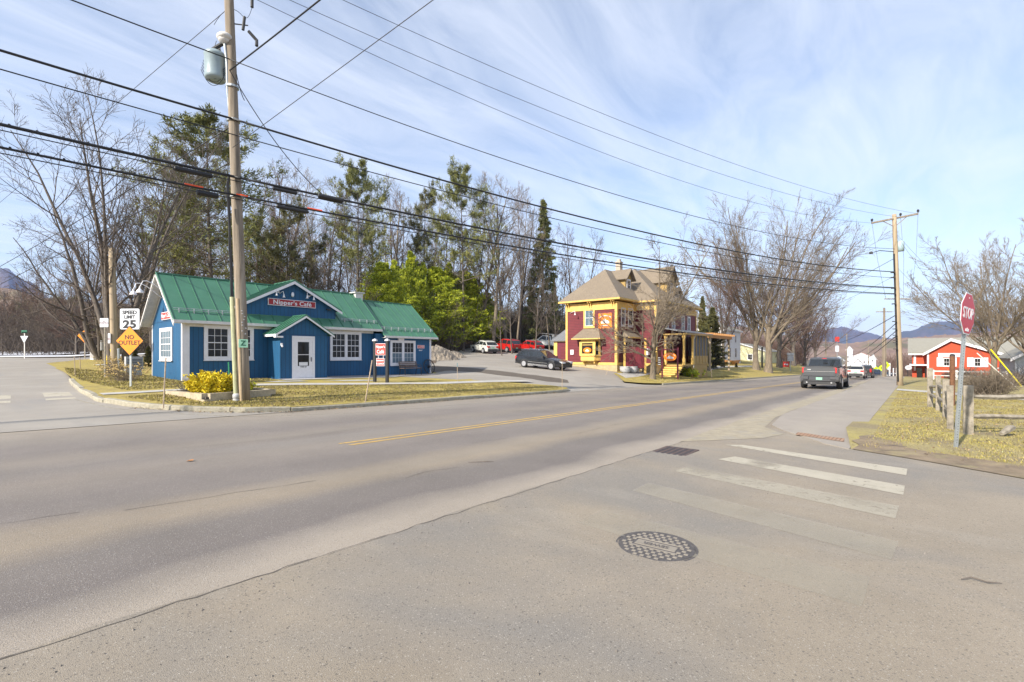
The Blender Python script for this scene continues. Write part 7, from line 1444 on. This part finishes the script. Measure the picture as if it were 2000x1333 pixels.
wagon = dict(L=4.77,W=1.82,belt=.93,prof=[(-2.39,.86),(-2.3,.98),(-1.6,.97),(1.0,.93),(1.1,.92),(1.9,.80),(2.3,.70),(2.39,.62)],gh=[(-2.28,.95),(-1.80,1.44),(.05,1.49),(1.02,.91)],wr=.325,ax=(-1.33,1.38),div=[-1.05,-.1],tl=(.62,.90,.24),hl=(.60,.74),rails='chrome',strip=1,bm='dark')
suv = dict(L=4.5,W=1.80,belt=1.02,prof=[(-2.25,.98),(-2.2,1.04),(-1.6,1.04),(.9,1.0),(1.05,.98),(1.85,.90),(2.18,.78),(2.25,.68)],gh=[(-2.18,1.03),(-1.62,1.53),(.0,1.60),(.95,.99)],wr=.345,ax=(-1.32,1.32),div=[-1.0,-.1],tl=(.80,1.0,.30),hl=(.70,.84),rails='dark',bm='dark',bh=.34,pz=.70)
boxy = dict(L=4.65,W=1.86,belt=1.10,prof=[(-2.32,1.05),(-2.28,1.12),(-1.6,1.12),(1.0,1.08),(1.15,1.06),(2.1,.98),(2.28,.88),(2.32,.75)],gh=[(-2.27,1.10),(-1.98,1.72),(-.15,1.76),(.72,1.08)],wr=.38,ax=(-1.38,1.36),div=[-1.2,-.25],tl=(.80,1.25,.16),hl=(.78,.95),rails='dark',bm='dark',bh=.34,pz=.60,rw=.78)
pk = dict(L=5.85,W=2.06,belt=1.26,prof=[(-2.92,1.34),(-.62,1.34),(-.60,1.28),(1.2,1.24),(1.3,1.22),(2.6,1.15),(2.88,1.05),(2.92,.9)],gh=[(-.62,1.28),(-.28,1.88),(.75,1.92),(1.5,1.22)],wr=.42,ax=(-1.86,1.86),div=[.40],tl=(.98,1.30,.16),hl=(.85,1.08),bm='dark',bh=.30,pz=.56,rw=.80,zb=.42,ri=.07,mir='dark',tw=.14,tlside=0)
X['bumpersteel'] = mat('dull_bumper', (.10,.10,.105), .35, .7)
X['pblack'] = paint('black_car_paint', (.010,.011,.014)); X['pwhite'] = paint('white_car_paint', (.66,.66,.62)); X['pred'] = paint('red_car_paint', (.52,.018,.014)); X['pgrey'] = paint('graphite_car_paint', (.06,.064,.072)); X['pred2'] = paint('dark_red_paint', (.30,.015,.02)); X['pblue'] = paint('dark_blue_paint', (.018,.03,.06)); X['pgold'] = paint('dark_bronze', (.03,.028,.026))
def lotz(x, y): return hstreet(x, y)+.005
def pitch(o, h, dx, dy, l=2.7):
    z0, z1 = h(o.location.x-dx*l/2, o.location.y-dy*l/2), h(o.location.x+dx*l/2, o.location.y+dy*l/2); a = math.atan2(z1-z0, l)
    o.rotation_euler = (Matrix.Rotation(math.atan2(dy, dx),4,'Z') @ Matrix.Rotation(-a,4,'Y')).to_euler(); o.location.z = (z0+z1)/2
c = car('estate_car', 'black estate car with silver trim and alloy wheels, parked facing right by the burgundy house', 'car', (32.5,23.7,lotz(32.5,23.7)), R(-88), wagon, 'pblack'); pitch(c, lotz, .035, -1)
c = car('crossover', 'white crossover seen from behind at the left end of the parked row', 'car', (45.2,42.4,lotz(45.2,42.4)), 0, suv, 'pwhite'); pitch(c, lotz, .30, 1)
c = car('red_estate', 'bright red boxy four-wheel drive with dark rear glass, right of the white crossover', 'car', (49.6,42.6,lotz(49.6,42.6)), 0, boxy, 'pred'); pitch(c, lotz, .12, 1)
c = car('red_hatchback', 'red hatchback with a dark tailgate between the bigger red car and the white utility truck', 'car', (53.9,41.7,lotz(53.9,41.7)), 0, dict(suv, bm='dark'), 'pred'); pitch(c, lotz, .2, 1)
# pickup on the road
def hr0(x, y): return plane(x)
c = car('pickup_truck', 'graphite grey crew-cab pickup with red tail lights driving away on the right lane', 'pickup truck', (41.3,4.75,plane(41.3)), 0, pk, 'pgrey'); pitch(c, hr0, 1, 0, 3.7); c.scale = (1.12,1.13,1.12)
m = MB(); m.box(-2.86,-.93,1.352,-.66,.93,1.40); m.build('tonneau_cover', X['black'], c); m = MB(); m.box(-2.95,-.80,.80,-2.925,.80,1.28); tg = m.build('tailgate', X['pgrey'], c); m = MB(); m.box(-2.958,-.78,1.06,-2.951,.78,1.075); m.box(-2.958,.42,1.15,-2.951,.62,1.2); m.build('badge', X['chrome'], tg)
m = MB(); m.box(-3.02,-.98,.50,-2.93,.98,.55); m.box(-3.05,-.98,.60,-2.93,-.55,.76); m.box(-3.05,.55,.60,-2.93,.98,.76); m.build('chrome_bumper', X['bumpersteel'], c)
for sg in (-1,1): m = MB(); m.tube([(-2.9,sg*.62,.40),(-3.02,sg*.62,.40)], .05, 8); m.build('exhaust_tip', X['chrome'], c)
m = MB(); m.tube([(-1.86,-.8,.42),(-1.86,.8,.42)], .06, 8); m.sphere((-1.86,0,.42),.16,8); m.box(-2.6,-.3,.36,1.6,.3,.5); m.build('axle', X['dark'], c)
m = MB(); m.box(-.72,-.12,1.86,-.58,.12,1.90); m.build('brake_light', X['tail'], c)
for nm, lab, px, y, D, sp_, pm in (('crossover','white crossover driving ahead of the pickup',1674,739,60,dict(suv,bm='dark'),'pwhite'),('dark_crossover','dark crossover driving ahead of the white one',1690,738,68,dict(boxy),'pgold')):
    q = pt(px,y,D); c = car(nm, lab, 'car', (q[0],q[1],q[2]), 0, sp_, pm); pitch(c, hr0, 1, 0); c.location.z = q[2]; 
for nm, lab, px, y, D, rz, pm in (('blue_car','dark blue car crossing at the far junction, left of the crossing signs',1714,736,105,R(-70),'pblue'),('black_saloon','black car at the far junction just behind the dark blue one',1723,735,112,R(-75),'pblack')):
    q = pt(px,y,D); car(nm, lab, 'car', q, rz, wagon, pm)
# white utility truck with service cap
ut = thing('utility_truck', 'white pickup with a tall service cap and ladder rack at the right end of the parked row', 'truck', (60.5,43.5,0))
upk = dict(pk, prof=[(-2.92,1.20),(-.9,1.20),(-.88,1.2),(1.0,1.2),(1.1,1.18),(2.5,1.1),(2.88,1.0),(2.92,.85)], belt=1.2, gh=[(-.72,1.2),(-.6,1.86),(.6,1.9),(1.35,1.18)], div=[.0], tl=(.75,1.1,.14), bm='chrome')
bpy.data.objects.remove(ut); ut = car('utility_truck', 'white pickup with a tall service cap and ladder rack ending the parked row', 'truck', (62.0,44.8,lotz(62.0,44.8)), 0, upk, 'pwhite'); pitch(ut, lotz, -.62, .78, 3.7); ut.scale = (1.1,1.1,1.1)
m = MB(); m.prism([(-2.85,1.2),(-.8,1.2),(-.8,2.05),(-2.7,2.05)], -.96, .96); cp_ = m.build('service_cap', X['pwhite'], ut); m = MB(); m.box(-2.6,-.972,1.4,-1.0,-.965,1.9); m.box(-2.6,.965,1.4,-1.0,.972,1.9); m.box(-2.845,-.8,1.3,-2.84,.8,1.95); m.build('cap_door', X['plasticgrey'], cp_)
m = MB(); m.box(-2.9,-.95,2.12,1.0,-.88,2.2); m.box(-2.9,.88,2.12,1.0,.95,2.2)
for k in range(4): m.box(-2.7+k*1.1,-.9,2.05,-2.64+k*1.1,.9,2.14)
m.build('ladder_rack', X['whitetrim'], ut)
# grass: short blades over the nearest lawns
def blades(name, poly, h, n, m, seed, label, hh=.05, ww=.006):
    rg = np.random.default_rng(seed); xs = [p[0] for p in poly]; ys = [p[1] for p in poly]; out = []
    def inside(x, y):
        c_ = False
        for i in range(len(poly)):
            a, b = poly[i-1], poly[i]
            if (a[1] > y) != (b[1] > y) and x < (b[0]-a[0])*(y-a[1])/(b[1]-a[1])+a[0]: c_ = not c_
        return c_
    while len(out) < n:
        x = rg.uniform(min(xs), max(xs)); y = rg.uniform(min(ys), max(ys))
        if inside(x, y) and math.sin(x*2.1+1.3*math.sin(y*1.7))+math.sin(y*3.3+x)+rg.normal(0,.9) > -.7: out.append((x, y, h(x, y)))
    p = np.array(out); B = len(p); d = nrm(np.stack([rg.normal(0,.55,B), rg.normal(0,.55,B), np.ones(B)],1)); s = nrm(np.cross(d, rg.normal(0,1,(B,3)))); l = hh*(.5+rg.random((B,1))); w = ww*(.7+.8*rg.random((B,1)))
    V = np.stack([p-s*w, p+s*w, p+d*l*.7+s*w*.6, p+d*l+np.array([.3,.1,-.15])*l], 1).reshape(-1,3); mb = MB(); mb.addnp(V, np.arange(B*4).reshape(-1,4), rg.integers(0,3,B)); return mb.build(name, m, None, label, 'grass', kind='stuff')
gm = [mat('straw_blade', (.39,.32,.13), .8, var=.2), mat('yellow_green_blade', (.34,.29,.06), .8, var=.2), mat('dull_blade', (.20,.16,.08), .8, var=.2)]
nearp = [(11.2,.72),(11.0,-.8),(10.2,-1.8),(9.2,-3.6),(9.6,-7),(20,-11),(34,-7),(38,.55),(14,.6)]
blades('grass', nearp, lambda s,w: hright(s,w)-.01, 90000, gm, 5, 'short straw-coloured grass on the near right lawn', .04, .0045)
vp = [(3.7,18.6),(4.3,16.5),(5.2,14.95),(6.6,14.3),(20.8,14.2),(22,15.0),(19.5,17.2),(15.5,17.4),(12,18.4),(8.4,20.0),(6.6,19.5)]
blades('grass', vp, hlawn, 42000, gm, 6, 'short yellowed grass on the strip before the cafe', .045, .008)
blades('grass', [(4.2,21),(6.6,21),(10,22.3),(10.4,24.4),(6.9,24.4),(6.8,30),(5.5,44),(4.6,36),(4.0,28)], hlawn, 26000, gm, 7, 'short yellowed grass around the left end of the cafe', .05, .009)
blades('grass', [(33.5,16.2),(35,14.6),(60,14.3),(60,17.5),(41,17.4)], hlawn, 14000, gm, 8, 'short yellowed grass on the strip before the burgundy house', .06, .014)

def litter(label, poly, h, n, seed):
    rg = random.Random(seed); mb = MB(); xs = [p[0] for p in poly]; ys = [p[1] for p in poly]
    k = 0
    while k < n:
        x = rg.uniform(min(xs), max(xs)); y = rg.uniform(min(ys), max(ys)); c_ = False
        for i in range(len(poly)):
            a, b = poly[i-1], poly[i]
            if (a[1] > y) != (b[1] > y) and x < (b[0]-a[0])*(y-a[1])/(b[1]-a[1])+a[0]: c_ = not c_
        if not c_: continue
        k += 1; z = h(x, y)+.012; r = rg.uniform(.015, .045); t = rg.random()*6.28; u = [(x+r*math.cos(t+j*1.57)*(1 if j%2 else .55), y+r*math.sin(t+j*1.57)*(1 if j%2 else .55), z+rg.uniform(0,.03)) for j in range(4)]; mb.add(u, [[0,1,2,3]], rg.randrange(3))
    return mb.build('leaf_litter', lm_, None, label, 'dead leaves', kind='stuff')
lm_ = [mat('brown_leaf', (.16,.085,.04), .9), mat('tan_leaf', (.34,.24,.12), .9), mat('grey_leaf', (.12,.10,.08), .9)]
litter('dead leaves and bits scattered on the strip before the cafe', [(3.5,18.6),(4.1,16.4),(5.2,14.6),(6.7,14.2),(21.8,14.3),(22,15.2),(19.5,17.2),(12,18.4),(8.4,20.0),(6.6,19.5)], hlawn, 1500, 3)
litter('dead leaves caught along the kerb gutter before the cafe', [(3.4,16.8),(4.6,14.8),(6.6,13.75),(21,13.7),(21,13.9),(6.7,13.95),(4.9,14.9),(3.7,16.9)], lambda s,w: (hside(s,w) if w > 14 else plane(s)), 500, 4)
litter('dead leaves and bark scraps over the near right lawn', [(11.0,.5),(10.6,-.5),(10,-1.4),(8.8,-3.6),(8,-6),(16,-9),(34,-6),(38,.5)], hright, 1500, 5)
# haze between the near things and the mountains
hz = MB(); hz.box(-320, -9100, -75, 9100, 9100, 520); hm_ = bpy.data.materials.new('haze'); hm_.use_nodes = True; ht = hm_.node_tree; ht.nodes.clear()
ho = ht.nodes.new('ShaderNodeOutputMaterial'); hv = ht.nodes.new('ShaderNodeVolumePrincipled'); hv.inputs['Color'].default_value = (.42,.56,1,1); hv.inputs['Density'].default_value = .00011; ht.links.new(hv.outputs[0], ho.inputs['Volume'])
hz.build('haze', hm_, kind='stuff')
# one mesh per separate piece
KEEP = set('foliage crown branches leaves stems flower_heads raised_studs slots post_holes lettering sign_lettering board_lettering name_panel rim spokes grille fence_rail body cabin spoke sticker bolt wheel'.split())
def split_parts():
    done = {}
    for o in [x for x in bpy.data.objects if x.type == 'MESH' and x.parent is not None and x.get('kind') is None]:
        nm = o.name.split('.')[0]; me = o.data
        if nm in KEEP or len(me.vertices) > 6000: continue
        if me.name not in done:
            n = len(me.vertices); par = list(range(n))
            def find(a):
                while par[a] != a: par[a] = par[par[a]]; a = par[a]
                return a
            for e in me.edges:
                a, b = find(e.vertices[0]), find(e.vertices[1])
                if a != b: par[a] = b
            g = {}
            for i in range(n): g.setdefault(find(i), []).append(i)
            isl = list(g.values())
            if len(isl) < 2 or len(isl) > 150: done[me.name] = None; continue
            co = np.array([v.co[:] for v in me.vertices]); lo = np.array([co[i].min(0) for i in isl]); hi = np.array([co[i].max(0) for i in isl]); sz = (hi-lo).max(1)
            k = len(isl); lab = list(range(k))
            def f2(a):
                while lab[a] != a: a = lab[a]
                return a
            for a in range(k):
                for b in range(a+1, k):
                    gp = np.maximum(0, np.maximum(lo[a]-hi[b], lo[b]-hi[a]))
                    if math.sqrt((gp**2).sum()) <= max(.02, .5*max(sz[a], sz[b]))*.98:
                        ra, rb2 = f2(a), f2(b)
                        if ra != rb2: lab[ra] = rb2
            cl = {}
            for a in range(k): cl.setdefault(f2(a), []).extend(isl[a])
            if len(cl) < 2: done[me.name] = None; continue
            ms = []
            for ids in cl.values():
                mp_i = {v: j for j, v in enumerate(ids)}; F = [[mp_i[v] for v in p.vertices] for p in me.polygons if p.vertices[0] in mp_i]; sm = [p.use_smooth for p in me.polygons if p.vertices[0] in mp_i]
                m2 = bpy.data.meshes.new(nm); m2.from_pydata([me.vertices[v].co[:] for v in ids], [], F)
                for mt in me.materials: m2.materials.append(mt)
                m2.polygons.foreach_set('use_smooth', sm); m2.update(); ms.append(m2)
            done[me.name] = ms
        ms = done[me.name]
        if not ms: continue
        o.data = ms[0]
        for m2 in ms[1:]:
            c = o.copy(); c.data = m2; C.objects.link(c); c.parent = o.parent; c.matrix_parent_inverse = o.matrix_parent_inverse
split_parts()
